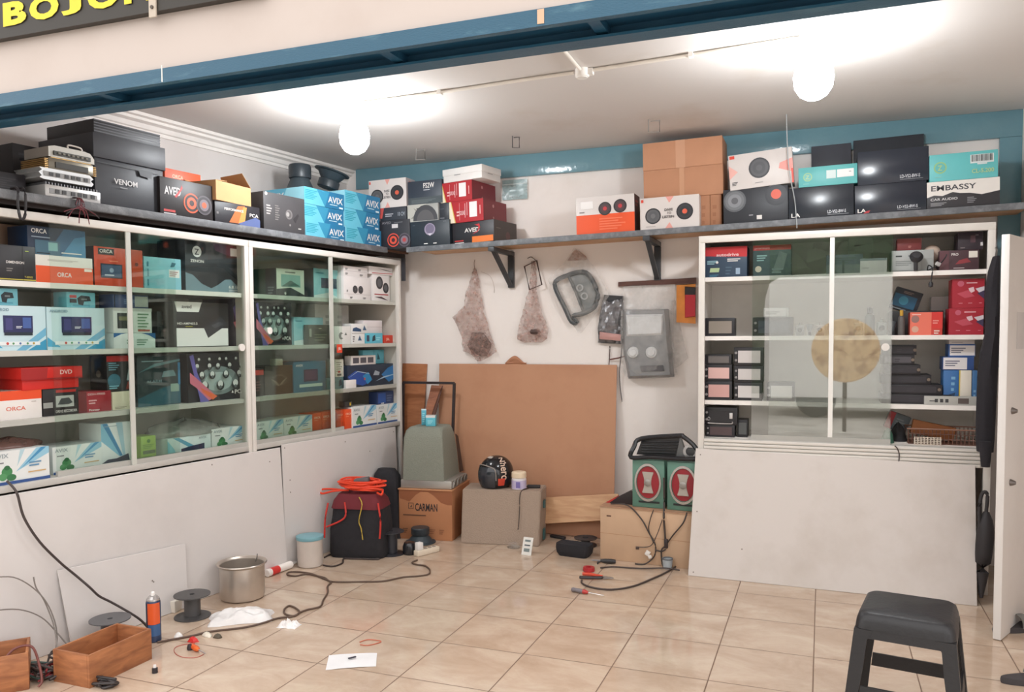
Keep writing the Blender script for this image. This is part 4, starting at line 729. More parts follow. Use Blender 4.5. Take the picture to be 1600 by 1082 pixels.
carton('speaker_box', 'white and orange twin speaker box alone on the back shelf', 'box', 'S', (-1.518, 5.17, 2.065, 0.387, 0.241), .16, (216, 208, 204), [('r', 0, 0, 1, .52, (232, 88, 44)), ('s', .5, .66, .18, ((46, 42, 44), (70, 62, 64), (90, 60, 64), (190, 60, 66))), ('s', .76, .7, .18, ((46, 42, 44), (70, 62, 64), (90, 60, 64), (190, 60, 66))), ('r', .08, .68, .3, .88, (234, 230, 228)), ('l', .06, .58, .2, .64, 1, (150, 140, 140)), ('l', .4, .1, .9, .44, 5, (240, 120, 84))], r=[('r', 0, 0, 1, 1, (70, 50, 50)), ('l', .2, .7, .8, .9, 2, (150, 60, 56))])
bJ = carton('speaker_box', 'white twin speaker box in front of the brown cartons on the back shelf', 'box', 'S', (-1.093, 5.165, 2.074, 0.369, 0.2), .13, (214, 206, 202), jbl_two())
CB_ = (186, 134, 102)
cA = carton('plain_carton', 'brown carton standing upright under the stack, beside the white twin speaker box', 'box', 'S', (-0.732, 5.25, 2.078, 0.063, 0.203), .22, CB_, [('l', .2, .1, .6, .8, 3, (170, 118, 88))], rough=.75)
cB = carton('plain_carton', 'brown carton standing upright under the stack, touching the black box', 'box', 'S', (-0.667, 5.25, 2.079, 0.069, 0.201), .22, CB_, [('l', .2, .1, .6, .8, 3, (170, 118, 88))], rough=.75)
cC0 = carton('plain_carton', 'brown carton right behind the white twin speaker box, under the wide cartons', 'box', 'S', (-1.086, 5.31, 2.074, 0.341, 0.215), .17, CB_, rough=.75)
cC = carton('plain_carton', 'wide brown carton, lower of the two stacked high on the back shelf', 'box', 'S', (-1.088, 5.24, 2.281, 0.498, 0.181), .27, CB_, [('r', .46, 0, .52, 1, (196, 148, 116))], rough=.75, on=cB)
cD = carton('plain_carton', 'wide brown carton, topmost of the stack just below the teal beam', 'box', 'S', (-1.093, 5.24, 2.465, 0.498, 0.172), .27, (190, 138, 106), [('r', .42, 0, .54, 1, (200, 152, 122))], rough=.75, on=cC)
bK = carton('speaker_box', 'black box with large speaker photo and orange label under the slanted white box', 'box', 'S', (-0.578, 5.17, 2.084, 0.377, 0.21), .2, (46, 48, 54), [('s', .18, .66, .32, ((90, 92, 96), (110, 112, 116), (130, 132, 136), (90, 90, 94))), ('s', .82, .74, .3, ((44, 46, 52), (50, 52, 58), (60, 60, 66), (60, 60, 66))), ('c', .82, .76, .14, (214, 92, 70)), ('r', .52, .08, .6, .2, W_), ('l', .4, .2, .5, .26, 1, (160, 160, 164))])
carton('speaker_box', 'white box with one big grey speaker photo, slanted on the black speaker box', 'box', 'S', (-0.54, 5.165, 2.279, 0.37, 0.229), .16, (212, 204, 200), [('p', ((0, .3), (.14, .5), (0, .7)), (226, 170, 160)), ('p', ((1, .3), (.78, .45), (.8, .6), (1, .7)), (226, 150, 140)), ('s', .48, .54, .29, ((60, 60, 64), (84, 84, 88), (76, 76, 80), (88, 88, 92))), ('r', .02, .88, .1, .97, (214, 70, 50)), ('l', .04, .12, .14, .24, 3, (80, 76, 76)), ('r', .97, 0, 1, .4, (214, 70, 50)), ('l', .4, .12, .6, .15, 1, (150, 146, 146))], roll=-.07, on=bK)
lab = lambda: [('t', 'LA', .04, .06, .13, W_, .16), ('t', 'LD-VS2-8W-S', .60, .12, .10, (190, 192, 198), .28), ('r', .6, .07, .92, .085, (130, 134, 140))]
bL1 = carton('speaker_box', 'glossy black box under the teal box, right of the black speaker photo box', 'box', 'S', (-0.198, 5.17, 2.092, 0.36, 0.184), .3, (44, 48, 56), lab(), rough=.25)
bL2 = carton('speaker_box', 'glossy black box with a dented top, lower of the tall glossy pair', 'box', 'S', (0.166, 5.165, 2.099, 0.374, 0.167), .3, (42, 46, 56), lab()+[('p', ((.12, .02), (.2, .04), (.22, .12), (.16, .1)), (180, 60, 66))], rough=.22)
carton('speaker_box', 'glossy black box reflecting the lamp, upper of the pair left of the lettered white box', 'box', 'S', (0.18, 5.165, 2.269, 0.369, 0.188), .3, (44, 49, 60), lab()[1:], rough=.2, on=bL2)
tealp = [('c', .16, .5, .22, (150, 190, 130)), ('c', .16, .5, .17, (96, 176, 176)), ('t', 'Z', .12, .4, .2, (170, 196, 130), .07), ('l', .08, .14, .24, .2, 1, (130, 190, 180))]
carton('amplifier_box', 'teal box with white labels on the glossy black box, left of the tall pair', 'box', 'S', (-0.145, 5.168, 2.273, 0.323, 0.119), .26, (96, 178, 178), tealp+[('r', .48, .34, .64, .76, (200, 214, 212)), ('r', .66, .36, .94, .76, (222, 222, 220)), ('l', .86, .6, .92, .66, 1, (120, 120, 120))], on=bL1)
bE = carton('amplifier_box', 'white and black box with outlined capital lettering at the right shelf end', 'box', 'S', (0.542, 5.165, 2.107, 0.359, 0.151), .28, (50, 48, 52), [('p', ((0, .42), (.1, .5), (.22, .46), (.36, .58), (.46, .52), (.6, .5), (.76, .42), (1, .52), (1, 1), (0, 1)), (224, 218, 212)), ('t', 'EMBASSY', .06, .66, .2, (70, 70, 74), .80), ('t', 'CAR AUDIO', .05, .30, .09, (206, 204, 204), .38), ('l', .05, .1, .3, .24, 3, (150, 150, 152)), ('l', .56, .14, .7, .38, 4, (130, 130, 134))])
carton('amplifier_box', 'teal box with a barcode label on the white lettered box at the right end', 'box', 'S', (0.552, 5.16, 2.257, 0.337, 0.151), .26, (98, 184, 186), tealp+[('r', .6, .56, .94, .88, (206, 214, 214))]+[('r', .62+.022*k, .62, .62+.022*k+.008+.006*(k % 3 == 0), .86, (60, 64, 66)) for k in range(14)]+[('r', .7, .5, .84, .55, (206, 214, 214)), ('t', 'CL-5.200', .62, .2, .15, (180, 206, 150), .32)], on=bE)
carton('wrapped_box', 'dark shiny wrapped box behind the teal box on the back shelf', 'box', 'S', (-0.071, 5.43, 2.093, 0.228, 0.475), .07, (70, 72, 80), rough=.25)
carton('wrapped_box', 'dark shiny wrapped box behind the upper glossy black box on the back shelf', 'box', 'S', (0.172, 5.475, 2.099, 0.389, 0.495), .035, (58, 60, 66), rough=.25)
# clear plastic sleeve pinned to the wall beside the red boxes
q = (-2.183, 5.53, 2.386, 0.192, 0.142)
m = MB(); m.sheet(lambda u, v: (q[3]*(u-.5), .012*nz((u*3, v*3, 2)), q[4]*v), 10, 8, film_mat('bluish_plastic_film', (170, 196, 198), .5), .0015)
m.bx((-q[3]*.5, -.004, q[4]*.75), (q[3]*.5, -.001, q[4]*.8), (196, 206, 206))
tag(m.obj('plastic_sleeve', None, (q[0]+q[3]/2, q[1], q[2])), 'pale bluish plastic sleeve fixed to the back wall right of the red boxes', 'sleeve')
# thin wire hanging from the ceiling in front of the right boxes
m = MB(); m.tube([(-.215, 5.10, 2.695), (-.2, 5.10, 2.4), (-.165, 5.11, 2.2), (-.155, 5.115, 2.095), (-.15, 5.12, 2.03)], .003, (170, 174, 176), 6)
tag(m.obj('hanging_wire', None), 'thin pale wire hanging from the ceiling before the slanted white speaker box', 'wire')

# ================================================================ inside the right cabinet
CY = 4.97
autod = [('p', ((0, .72), (0, 1), (1, 1), (1, .66), (.5, .68)), (190, 46, 52)), ('t', 'autodrive', .28, .70, .1, (230, 200, 200), .66), ('l', .54, .52, .94, .64, 2, W_), ('l', .06, .44, .34, .58, 3, (150, 190, 200)), ('p', ((.12, .18), (.14, .32), (.36, .32), (.34, .18)), (176, 196, 150)), ('c', .3, .5, .04, W_), ('r', .74, .1, .84, .3, (150, 170, 190)), ('l', .12, .04, .4, .12, 2, (70, 130, 160)), ('l', .5, .1, .66, .4, 3, (70, 92, 110))]
carton('stereo_box', 'dark blue box with slanted red top, left end of the right cabinet top shelf', 'box', 'B', (-0.665, 4.97, 1.742, 0.244, 0.181), .16, (52, 70, 90), autod)
carton('stereo_box', 'dark green box with red strip behind the sliding glass, right cabinet top shelf', 'box', 'B', (-0.387, 4.98, 1.742, 0.21, 0.181), .16, (56, 76, 84), [('r', 0, .84, 1, 1, (190, 50, 54)), ('t', 'premium', .04, .88, .07, (220, 160, 160), .4), ('l', .1, .5, .4, .72, 3, (150, 190, 190)), ('p', ((.5, .1), (.7, .8), (.9, .7), (.8, .2)), (110, 124, 124)), ('c', .14, .24, .1, (196, 190, 170)), ('l', .5, .1, .9, .3, 2, (120, 140, 140))])
c = carton('amplifier', 'dark grey flat device behind the centre stile on the top shelf, right cabinet', 'amplifier', 'B', (0.014, 4.99, 1.742, 0.191, 0.111), .18, (84, 92, 104), [('r', 0, 0, 1, .48, (110, 116, 116)), ('l', .1, .56, .9, .9, 3, (70, 78, 88)), ('r', .44, .02, .5, .7, (50, 56, 64))])
carton('accessory_box', 'grey carton standing at the back of the top shelf, right cabinet', 'box', 'B', (0.137, 5.24, 1.742, 0.132, 0.227), .08, (176, 174, 168))
carton('accessory_box', 'white box with a clear lid beside the dark grey flat device, right cabinet', 'box', 'B', (0.191, 4.97, 1.742, 0.137, 0.082), .12, (226, 222, 218), [('r', 0, .84, 1, 1, (150, 160, 164)), ('l', .06, .3, .5, .5, 1, (200, 196, 192))])
c = carton('head_unit', 'silver stereo unit with buttons lying under the small maroon box', 'stereo', 'B', (0.351, 4.98, 1.742, 0.209, 0.12), .17, (168, 170, 168), [('l', .1, .7, .34, .84, 1, (60, 64, 64)), ('l', .4, .7, .74, .84, 1, (110, 116, 116)), ('l', .1, .3, .6, .56, 3, (130, 134, 132)), ('r', .7, .1, .98, .6, (150, 152, 150)), ('r', 0, 0, 1, .08, (120, 122, 120))], l=[('r', 0, 0, 1, 1, (60, 64, 70))])
carton('accessory_box', 'small maroon box on top of the silver stereo unit', 'box', 'B', (0.379, 4.99, 1.864, 0.121, 0.063), .1, (122, 52, 52), [('r', 0, .6, 1, 1, (132, 62, 60)), ('l', .46, .2, .62, .42, 2, (190, 130, 120)), ('l', .2, .7, .8, .76, 1, (160, 90, 84))], on=c)
t = thing('round_lamp', 'round beige ball lamp beside the maroon box on the top shelf', 'lamp', (0.559, 5.06, 1.833)); t.location.z = 1.743
m = MB(); m.lathe([(0, .058)]+[(.046*math.sin(a), .104-.046*math.cos(a)) for a in [PI*k/12 for k in range(1, 12)]]+[(0, .15)], mt((222, 200, 184), .5)); m.obj('globe', t)
m = MB(); m.lathe([(0, 0), (.03, 0), (.028, .012), (.016, .03), (.015, .062), (0, .062)], mt((180, 160, 146), .5)); m.obj('foot', t)
t = thing('microphone', 'black clip microphone with its cord hanging over the top shelf edge', 'microphone', (0.53, 4.90, 1.742)); k_ = mt((38, 36, 40), .5)
m = MB(); m.tube([(.0, .08, .006), (.0, .03, .03), (.015, -.008, .01), (.012, -.012, -.03), (.008, -.012, -.06)], .0035, k_, 6); m.tube([(.0, .08, .006), (.05, .05, .03), (.08, .02, .07), (.085, .02, .085)], .003, k_, 6); m.obj('cord', t)
m = MB(); m.lathe([(0, 0), (.011, .004), (.012, .02), (.007, .03), (0, .032)], k_, (.008, -.012, -.092)); m.obj('capsule', t)
m = MB(); m.lathe([(0, 0), (.03, .005), (.034, .02), (.02, .04), (0, .042)], k_, (-.06, .045, .07), rot=Matrix.Rotation(1.1, 3, 'X')); m.box((-.062, .03, .046), (.02, .02, .09), k_, None, .004); m.obj('clip_body', t)
m = MB(); m.box((.045, .03, .035), (.026, .026, .02), mt((176, 172, 170), .4), Matrix.Rotation(.5, 3, 'Y'), .003); m.obj('metal_clip', t)
bi = carton('stereo_box', 'dark maroon box with faint car print under the black box, top shelf right end', 'box', 'B', (0.587, 4.97, 1.742, 0.189, 0.109), .16, (74, 50, 56), [('t', 'PRO', .3, .74, .12, W_, .18), ('r', .74, .62, .96, .94, (222, 214, 204)), ('p', ((.4, .3), (.5, .5), (.7, .6), (.8, .4), (.6, .34)), (140, 54, 60)), ('l', .36, .1, .8, .18, 1, (190, 176, 176)), ('r', 0, 0, .24, 1, (96, 62, 68))])
carton('stereo_box', 'black box with a small label on the dark maroon box, top shelf right end', 'box', 'B', (0.675, 4.975, 1.85, 0.118, 0.096), .15, (52, 42, 50), [('r', .5, .4, .7, .8, (84, 58, 66)), ('l', .7, .8, .9, .88, 1, (120, 110, 114)), ('l', .1, .1, .4, .16, 1, (150, 140, 140)), ('r', .9, .2, 1, .4, (200, 196, 196))], on=bi)
# second shelf
def car_stereo(label, q, d, screen, grp=None, on=None, knobs=True, frame=(40, 38, 42)):
    """double-height car radio: case, front bezel, screen, knobs"""
    x, y, z, w, h = q
    if on is not None: zt = TOP[on.name][0]+.0008; h = z+h-zt; z = zt
    t = thing('car_stereo', label, 'car stereo', (x+w/2, y, z), group=grp)
    m = MB(); m.box((0, .008+d/2, h/2), (w*.94, d, h*.97), mt((70, 68, 72), .45, .4)); m.obj('case', t)
    m = MB(); m.box((0, .0035, h/2), (w, .009, h), mt(frame, .4), None, .003); b = m.obj('bezel', t)
    m = MB(); m.bx((-w*.36, -.003, h*.16), (w*.40, -.0012, h*.82), mt(screen, .3) if not hasattr(screen, 'node_tree') else screen); m.obj('screen', t)
    if knobs:
        m = MB()
        for k in range(2): m.cyl((-w*.43, -.007, h*(.3+.4*k)), (-w*.43, -.0012, h*(.3+.4*k)), h*.07, mt((150, 146, 146), .3, .4))
        m.obj('knob', t)
    TOP[t.name] = (z+h, x+w/2); return t
chrome = mt((226, 206, 200), .12, .7, 0)
car_stereo('chrome-faced car stereo alone at the left of the second shelf, right cabinet', (-0.663, 4.97, 1.394, 0.175, 0.11), .14, chrome, 'car stereos in the right cabinet', knobs=False)
d1 = car_stereo('dark car stereo under a pale radio panel behind the sliding glass', (-0.388, 4.99, 1.394, 0.229, 0.11), .14, (64, 70, 80), 'car stereos in the right cabinet')
carton('head_unit', 'pale slim radio panel lying on the dark car stereo behind the glass', 'stereo', 'B', (-0.328, 5, 1.507, 0.139, 0.052), .1, (186, 182, 178), [('r', .04, .1, .9, .9, (200, 196, 194)), ('l', .1, .3, .8, .7, 2, (150, 146, 144))], on=d1)
def gadget(label, q, c, kind, cat='gadget', name='gadget'):
    x, y, z, w, h = q; t = thing(name, label, cat, (x+w/2, y, z)); M = mt(c, .4)
    if kind == 'cam':
        m = MB(); m.box((0, w*.3, h*.4), (w, w*.6, h*.8), M, None, .004); m.obj('body', t)
        m = MB(); m.cyl((0, -.008, h*.45), (0, -.0005, h*.45), min(w, h)*.28, mt((30, 30, 34), .2)); m.obj('lens', t)
        m = MB(); m.cyl((0, w*.3, h*.8+.0005), (0, w*.3, h), w*.12, M); m.obj('mount', t)
    elif kind == 'bottle':
        m = MB(); m.lathe([(0, 0), (w*.48, 0), (w*.5, .004), (w*.5, h*.66), (w*.42, h*.74), (w*.2, h*.78), (0, h*.78)], M); m.obj('body', t)
        m = MB(); m.lathe([(0, h*.781), (w*.26, h*.781), (w*.26, h), (0, h)], mt((206, 160, 60) if c[0] < 120 and cat == 'bottle' else (60, 60, 64), .4)); m.obj('cap', t)
    elif kind == 'horn':
        m = MB(); m.lathe([(0, 0), (w*.16, 0), (w*.2, h*.4), (w*.48, h), (w*.46, h), (w*.12, h*.5), (0, h*.45)], M); m.obj('body', t)
        m = MB(); m.box((0, -w*.24, h*.2), (w*.3, w*.2, h*.24), mt((60, 60, 64), .4), None, .003); m.obj('connector', t)
    return t
for i, (xl, xr, yt, c, kd, lb) in enumerate((
        (1243, 1256, 505, (170, 164, 164), 'cam', 'small silver camera, first in the row behind the glass, second shelf'),
        (1258, 1272, 507, (150, 150, 156), 'horn', 'small silver horn, second in the row behind the glass, second shelf'),
        (1274, 1288, 504, (176, 160, 154), 'cam', 'pinkish camera gadget left of the centre stile, second shelf'),
        (1290, 1302, 506, (130, 126, 128), 'horn', 'grey horn just at the centre stile, second shelf'),
        (1334, 1348, 500, (120, 124, 124), 'cam', 'grey camera gadget left of the dark bottle, second shelf'),
        (1370, 1386, 498, (140, 142, 138), 'cam', 'grey camera gadget right of the dark bottle, second shelf'),
        (1388, 1402, 502, (84, 88, 94), 'horn', 'dark horn at the edge of the sliding glass, second shelf'))):
    gadget(lb, ((-0.149, 5.02, 1.394, 0.046, 0.075), (-0.096, 5.02, 1.394, 0.049, 0.067), (-0.041, 5.02, 1.394, 0.048, 0.077), (0.015, 5.02, 1.394, 0.041, 0.069), (0.165, 5.04, 1.394, 0.047, 0.09), (0.285, 5.04, 1.394, 0.053, 0.095), (0.343, 5.02, 1.394, 0.046, 0.08))[i], c, kd)
gadget('dark grey bottle standing among the camera gadgets, second shelf', (0.222, 5.06, 1.394, 0.054, 0.158), (86, 92, 92), 'bottle', 'flask', 'bottle')
gadget('dark bottle with a yellow cap left of the red and orange box', (0.389, 4.99, 1.394, 0.035, 0.139), (96, 90, 88), 'bottle', 'bottle', 'bottle')
cA_ = carton('stereo_box', 'black carton at the back supporting the tilted blue box, second shelf', 'box', 'B', (0.354, 5.09, 1.394, 0.272, 0.137), .14, (46, 42, 46), t=[('r', .55, .0, .8, .3, (214, 170, 70))])
carton('stereo_box', 'black and blue box leaning at a slant above the bottles, second shelf', 'box', 'B', (0.351, 5.13, 1.555, 0.142, 0.102), .08, (50, 54, 62), [('r', .02, .16, .86, .72, (36, 92, 124)), ('c', .4, .46, .2, (60, 140, 170)), ('l', .1, .04, .9, .12, 1, (150, 160, 166)), ('l', .3, .8, .8, .92, 2, (130, 112, 104))], roll=.33, on=cA_)
carton('accessory_box', 'white box standing behind the red and orange box, second shelf', 'box', 'B', (0.583, 5.26, 1.394, 0.099, 0.22), .08, (222, 218, 218))
carton('stereo_box', 'red and orange box with an open white flap, second shelf', 'box', 'B', (0.448, 4.97, 1.394, 0.16, 0.126), .1, (206, 70, 60), [('p', ((0, 0), (0, 1), (.66, 1), (.66, 0)), (224, 112, 92)), ('r', .66, .3, 1, 1, (206, 50, 44)), ('c', .16, .7, .16, (150, 110, 104)), ('c', .16, .26, .14, (206, 160, 140)), ('l', .7, .5, .94, .7, 2, (230, 150, 140)), ('l', .74, .06, .96, .26, 2, (222, 200, 190)), ('l', .06, .88, .5, .96, 1, (236, 190, 180))], l=[('r', 0, 0, 1, 1, (180, 60, 50))])
redbox = [('r', 0, 0, 1, 1, (164, 34, 50)), ('c', .26, .84, .1, (190, 90, 110)), ('l', .44, .84, .98, .92, 1, (222, 170, 176)), ('p', ((.72, .66), (1, .74), (1, .3), (.86, .5)), (206, 200, 206)), ('p', ((.78, .5), (1, .6), (1, .3)), (64, 56, 84)), ('p', ((.5, .68), (.66, .72), (.7, .58), (.56, .5)), (222, 190, 196)), ('p', ((.14, .5), (.5, .62), (.7, .4), (.4, .34)), (190, 74, 90)), ('l', .2, .16, .4, .2, 1, (214, 140, 150)), ('l', .5, .16, .7, .2, 1, (214, 140, 150)), ('l', .84, .16, .98, .2, 1, (214, 140, 150))]
r1 = carton('speaker_box', 'crimson box with white horn print, lower of the two on the second shelf', 'box', 'B', (0.639, 4.97, 1.394, 0.164, 0.144), .15, (164, 34, 50), redbox, group='crimson boxes on the second shelf')
carton('speaker_box', 'crimson box with white horn print, upper of the two on the second shelf', 'box', 'B', (0.653, 4.975, 1.541, 0.152, 0.155), .15, (170, 38, 54), redbox, on=r1, group='crimson boxes on the second shelf')
# third shelf: stacks of car radios
pink = mt((222, 182, 176), .3, 0, .03); film = mt((206, 200, 198), .25, 0, .03)
g_ = 'car stereos in the right cabinet'
a1 = car_stereo('pink-screened car stereo, bottom of the left stack on the third shelf', (-0.66, 4.96, 1.013, 0.16, 0.113), .14, mt((206, 160, 154), .3, 0, .03), g_)
a2 = car_stereo('pink-screened car stereo, middle of the left stack on the third shelf', (-0.661, 4.96, 1.126, 0.16, 0.099), .14, pink, g_, a1)
a3 = car_stereo('slim car stereo with cassette slot, top of the left stack on the third shelf', (-0.661, 4.96, 1.225, 0.157, 0.061), .14, (110, 104, 102), g_, a2, False)
b1 = car_stereo('car stereo with white protective film, bottom of the second stack', (-0.489, 4.97, 1.013, 0.16, 0.107), .14, film, g_)
b2 = car_stereo('car stereo with white protective film, middle of the second stack', (-0.49, 4.97, 1.12, 0.167, 0.098), .14, film, g_, b1)
b3 = car_stereo('car stereo with white protective film, top of the second stack', (-0.491, 4.97, 1.219, 0.167, 0.109), .14, film, g_, b2)
car_stereo('single car stereo with white screen behind the glass, third shelf', (-0.304, 4.98, 1.013, 0.156, 0.11), .14, film, g_)
# black units piled at the right
prev = None
for k, (xl, xr) in enumerate(((0, .40), (.0, .345), (.0, .30), (.0, .235), (.0, .215), (.0, .215))):
    x0 = .31; z = 1.013+.0545*k
    o = carton('head_unit', 'black car radio unit, %s in the pile by the edge of the glass' % ('lowest', 'second from bottom', 'third from bottom', 'fourth from bottom', 'second from top', 'topmost')[k], 'stereo', 'B', (x0+.01*(k % 2), 4.98+.006*(k % 3), z, xr-.05, .0535), .2, (40, 37, 41), [('r', .08, .2, .9, .8, (50, 46, 52) if k != 4 else (84, 80, 86)), ('c', .95, .5, .16, (120, 104, 90)), ('l', .4, .3, .6, .7, 2, (58, 54, 60))], on=prev, group='black radio units piled on the third shelf'); prev = o
for q, c, f_, lb in (((0.621, 5, 1.013, 0.075, 0.188), (60, 110, 168), [('l', .5, .4, .8, .9, 3, (120, 170, 206)), ('p', ((.2, .02), (.4, .3), (.8, .36), (.6, .04)), (40, 66, 96))], 'blue box standing under the white stack at the right of the third shelf'),
                     ((0.697, 5, 1.013, 0.06, 0.189), (222, 214, 200), [('r', 0, 0, .1, 1, (206, 180, 80))], 'white box with yellow edge standing beside the upright blue box'),
                     ((0.76, 5, 1.013, 0.024, 0.189), (60, 104, 150), [('l', .3, .1, .8, .5, 3, (120, 160, 190))], 'narrow blue box at the right end of the third shelf')):
    o = carton('antenna_box', lb, 'box', 'B', q, .12, c, f_)
    if c[0] == 222: wb = o
lb_f = [('r', .05, .1, .98, .9, (222, 218, 218)), ('l', .1, .3, .7, .8, 3, (110, 110, 130))]
o1 = carton('antenna_box', 'blue box with white label lying across the upright boxes, third shelf', 'box', 'B', (0.616, 5, 1.205, 0.151, 0.07), .13, (56, 84, 140), [('r', .02, .06, .78, .94, (222, 218, 218)), ('l', .08, .3, .6, .8, 3, (110, 110, 130))], on=wb)
o2 = carton('antenna_box', 'blue-edged box with a white label, second from the top of the pile', 'box', 'B', (0.643, 5, 1.278, 0.129, 0.066), .13, (56, 96, 160), lb_f, on=o1)
carton('antenna_box', 'pale grey box at the very top of the blue and white pile', 'box', 'B', (0.645, 5, 1.345, 0.123, 0.024), .13, (196, 190, 188), [('l', .1, .3, .8, .6, 1, (160, 154, 152))], on=o2)
m = carton('head_unit', 'slim silver player lying on the third shelf before the blue boxes', 'stereo', 'B', (0.524, 4.955, 1.013, 0.256, 0.048), .035, (176, 174, 168), [('l', .1, .4, .3, .6, 1, (70, 70, 70)), ('r', .2, .3, .26, .7, (60, 60, 62)), ('r', .3, .3, .36, .7, (60, 60, 62)), ('r', .4, .3, .46, .7, (60, 60, 62)), ('r', .64, .2, .84, .8, (90, 80, 76))])
# bottom shelf
e1 = car_stereo('dull brown-screened car stereo under the framed unit, cabinet bottom', (-0.652, 4.97, 0.79, 0.168, 0.074), .15, (84, 66, 68), g_)
t = car_stereo('black car stereo with a silver trim frame on the brown-screened one, cabinet bottom', (-0.66, 4.965, 0.865, 0.19, 0.104), .16, (40, 38, 42), g_, e1)
m = MB(); w_ = .115; h_ = .05
m.tube([(-.075, -.006, .012), (-.06, -.006, .008), (.06, -.006, .008), (.066, -.006, .02)], .0035, mt((190, 186, 184), .25, .5), 6); m.box((.06, -.006, .055), (.018, .008, .035), mt((206, 202, 200), .3, .3), None, .002)
m.tube([(-.07, -.006, .025), (-.078, -.006, .035), (-.07, -.006, .045), (-.062, -.006, .035)], .003, mt((160, 158, 160), .25, .5), 6, 4, True); m.obj('trim_frame', t)
car_stereo('small dark car stereo beside the framed unit, cabinet bottom', (-0.472, 5, 0.79, 0.059, 0.106), .12, (90, 92, 92), g_, None, False)
t = thing('wire_basket', 'brown wire basket holding odds and ends, right cabinet bottom', 'basket', (0.621, 5.06, 0.802)); t.location.z = .7905; M = mt((112, 78, 66), .5)
m = MB(); m.bx((-.17, -.07, 0), (.19, .1, .004), M); m.obj('base', t)
m = MB()
for k in range(19): m.tube([(-.17+.02*k, -.07, .004), (-.172+.02*k, -.076, .085)], .0022, M, 5, 0); m.tube([(-.17+.02*k, .1, .004), (-.172+.02*k, .106, .085)], .0022, M, 5, 0)
for z in (.03, .058): m.tube([(-.172, -.073, z), (.19, -.073, z)], .0022, M, 5, 0)
for z in (.085,): m.tube([(-.176, -.077, z), (.196, -.077, z), (.196, .107, z), (-.176, .107, z)], .0045, mt((140, 104, 88), .5), 6, 0, True)
m.obj('wire_mesh', t)
t = thing('small_basket', 'small cream lattice basket in front of the brown wire basket', 'basket', (0.544, 4.96, 0.783)); t.location.z = .7905; M = mt((206, 192, 176), .5)
m = MB()
for k in range(9): m.box((-.064+.016*k, 0, .022), (.006, .004, .044), M)
for k in range(5): m.box((0, -.0005, .003+.0095*k), (.134, .0045, .004), M)
m.obj('front_lattice', t)
m = MB(); m.bx((-.066, .0025, 0), (.066, .02, .003), M); m.bx((-.066, .0025, .003), (-.062, .02, .044), M); m.bx((.062, .0025, .003), (.066, .02, .044), M); m.obj('tray', t)
carton('open_carton', 'orange brown carton lid lying slanted in the wire basket', 'carton', 'B', (.47, 5.10, .82, .22, .075), .05, (166, 104, 62), [('l', .1, .2, .3, .3, 1, (140, 84, 50))], roll=.2, rough=.7)
carton('accessory_box', 'tilted grey box with a red end above the green cloth, cabinet bottom', 'box', 'B', (.335, 5.2, .84, .12, .10), .06, (110, 116, 122), [('r', 0, 0, .3, 1, (176, 44, 52)), ('l', .4, .2, .9, .8, 4, (140, 146, 150))], roll=.35)
def heap(label, cat, name, loc, rx, ry, h, c, seed, rough=.7):
    m = MB(); rings = []
    for i in range(9):
        t_ = i/8; r = math.cos(t_*PI/2)**.6 if t_ < 1 else .02
        rings.append([(rx*r*math.cos(a)*(1+.35*nz((math.cos(a)*1.5, math.sin(a)*1.5, t_*2+seed), 1.3)), ry*r*math.sin(a)*(1+.35*nz((math.cos(a)*1.5, math.sin(a)*1.5, t_*2+seed), 1.3)), max(0, h*t_*(1+.3*nz((math.cos(a)*2, math.sin(a)*2, seed+t_)))) if i else 0) for a in [2*PI*k/26 for k in range(26)]])
    m.loft(rings, c if hasattr(c, 'node_tree') else mt(c, rough))
    return tag(m.obj(name, None, loc, angle=1.2), label, cat)
heap('green cloth bundled at the glass edge in the cabinet bottom', 'cloth', 'cloth_bundle', (.345, 5.0, .7905), .035, .04, .08, (64, 110, 92), 3)
heap('black rag heap between the green cloth and the basket, cabinet bottom', 'cloth', 'cloth_bundle', (.41, 5.12, .7905), .045, .06, .1, (40, 40, 44), 9)
# grey plastic bags on the boxes in the left cabinets
heap('crumpled grey plastic bag lying across the white ray boxes, nearer left cabinet', 'plastic bag', 'plastic_bag', LP(-.28, -.16, TOP[bD6.name][0]+.001), .09, .28, .085, film_mat('grey_bag_film', (160, 158, 154), .7), 5)
bpy.data.objects['plastic_bag'].rotation_euler = (0, 0, -TH)
heap('crumpled brown plastic bag on the boxes at the left photo edge, cabinet bottom', 'plastic bag', 'plastic_bag', LP(-1.25, -.15, TOP[bD2.name][0]+.003), .07, .17, .06, film_mat('brown_bag_film', (120, 90, 82), .8), 8)
t = thing('tape_roll', 'dark roll with a yellow mark on the white ray box, far cabinet bottom', 'roll', LP(1.02, -.1, TOP[bH4.name][0]+.001), (0, 0, RL))
m = MB(); m.lathe([(.018, 0), (.042, 0), (.044, .01), (.044, .04), (.018, .04), (.018, 0)], mt((46, 42, 40), .5), (0, 0, 0), caps=False); m.obj('roll', t)
m = MB(); m.box((0, -.045, .022), (.012, .002, .02), (206, 170, 60)); m.obj('yellow_mark', t)
# orange square tag on the far cabinet's middle post
m = MB(); m.bx((-.026, -.0035, -.028), (.026, .0, .028), (222, 72, 44))
paint(m, [('t', 'JBL', .2, .36, .3, W_, .6)], lambda x, y, e: Vector((x-.026, -.0035-e, y-.028)), .052, .056)
o = m.obj('price_tag', None, LP((0.836, 0.012, 1.327)[0], .0105, (0.836, 0.012, 1.327)[2]), (0, 0, RL)); tag(o, 'square orange tag with white letters stuck on the door rail of the far left cabinet', 'tag')

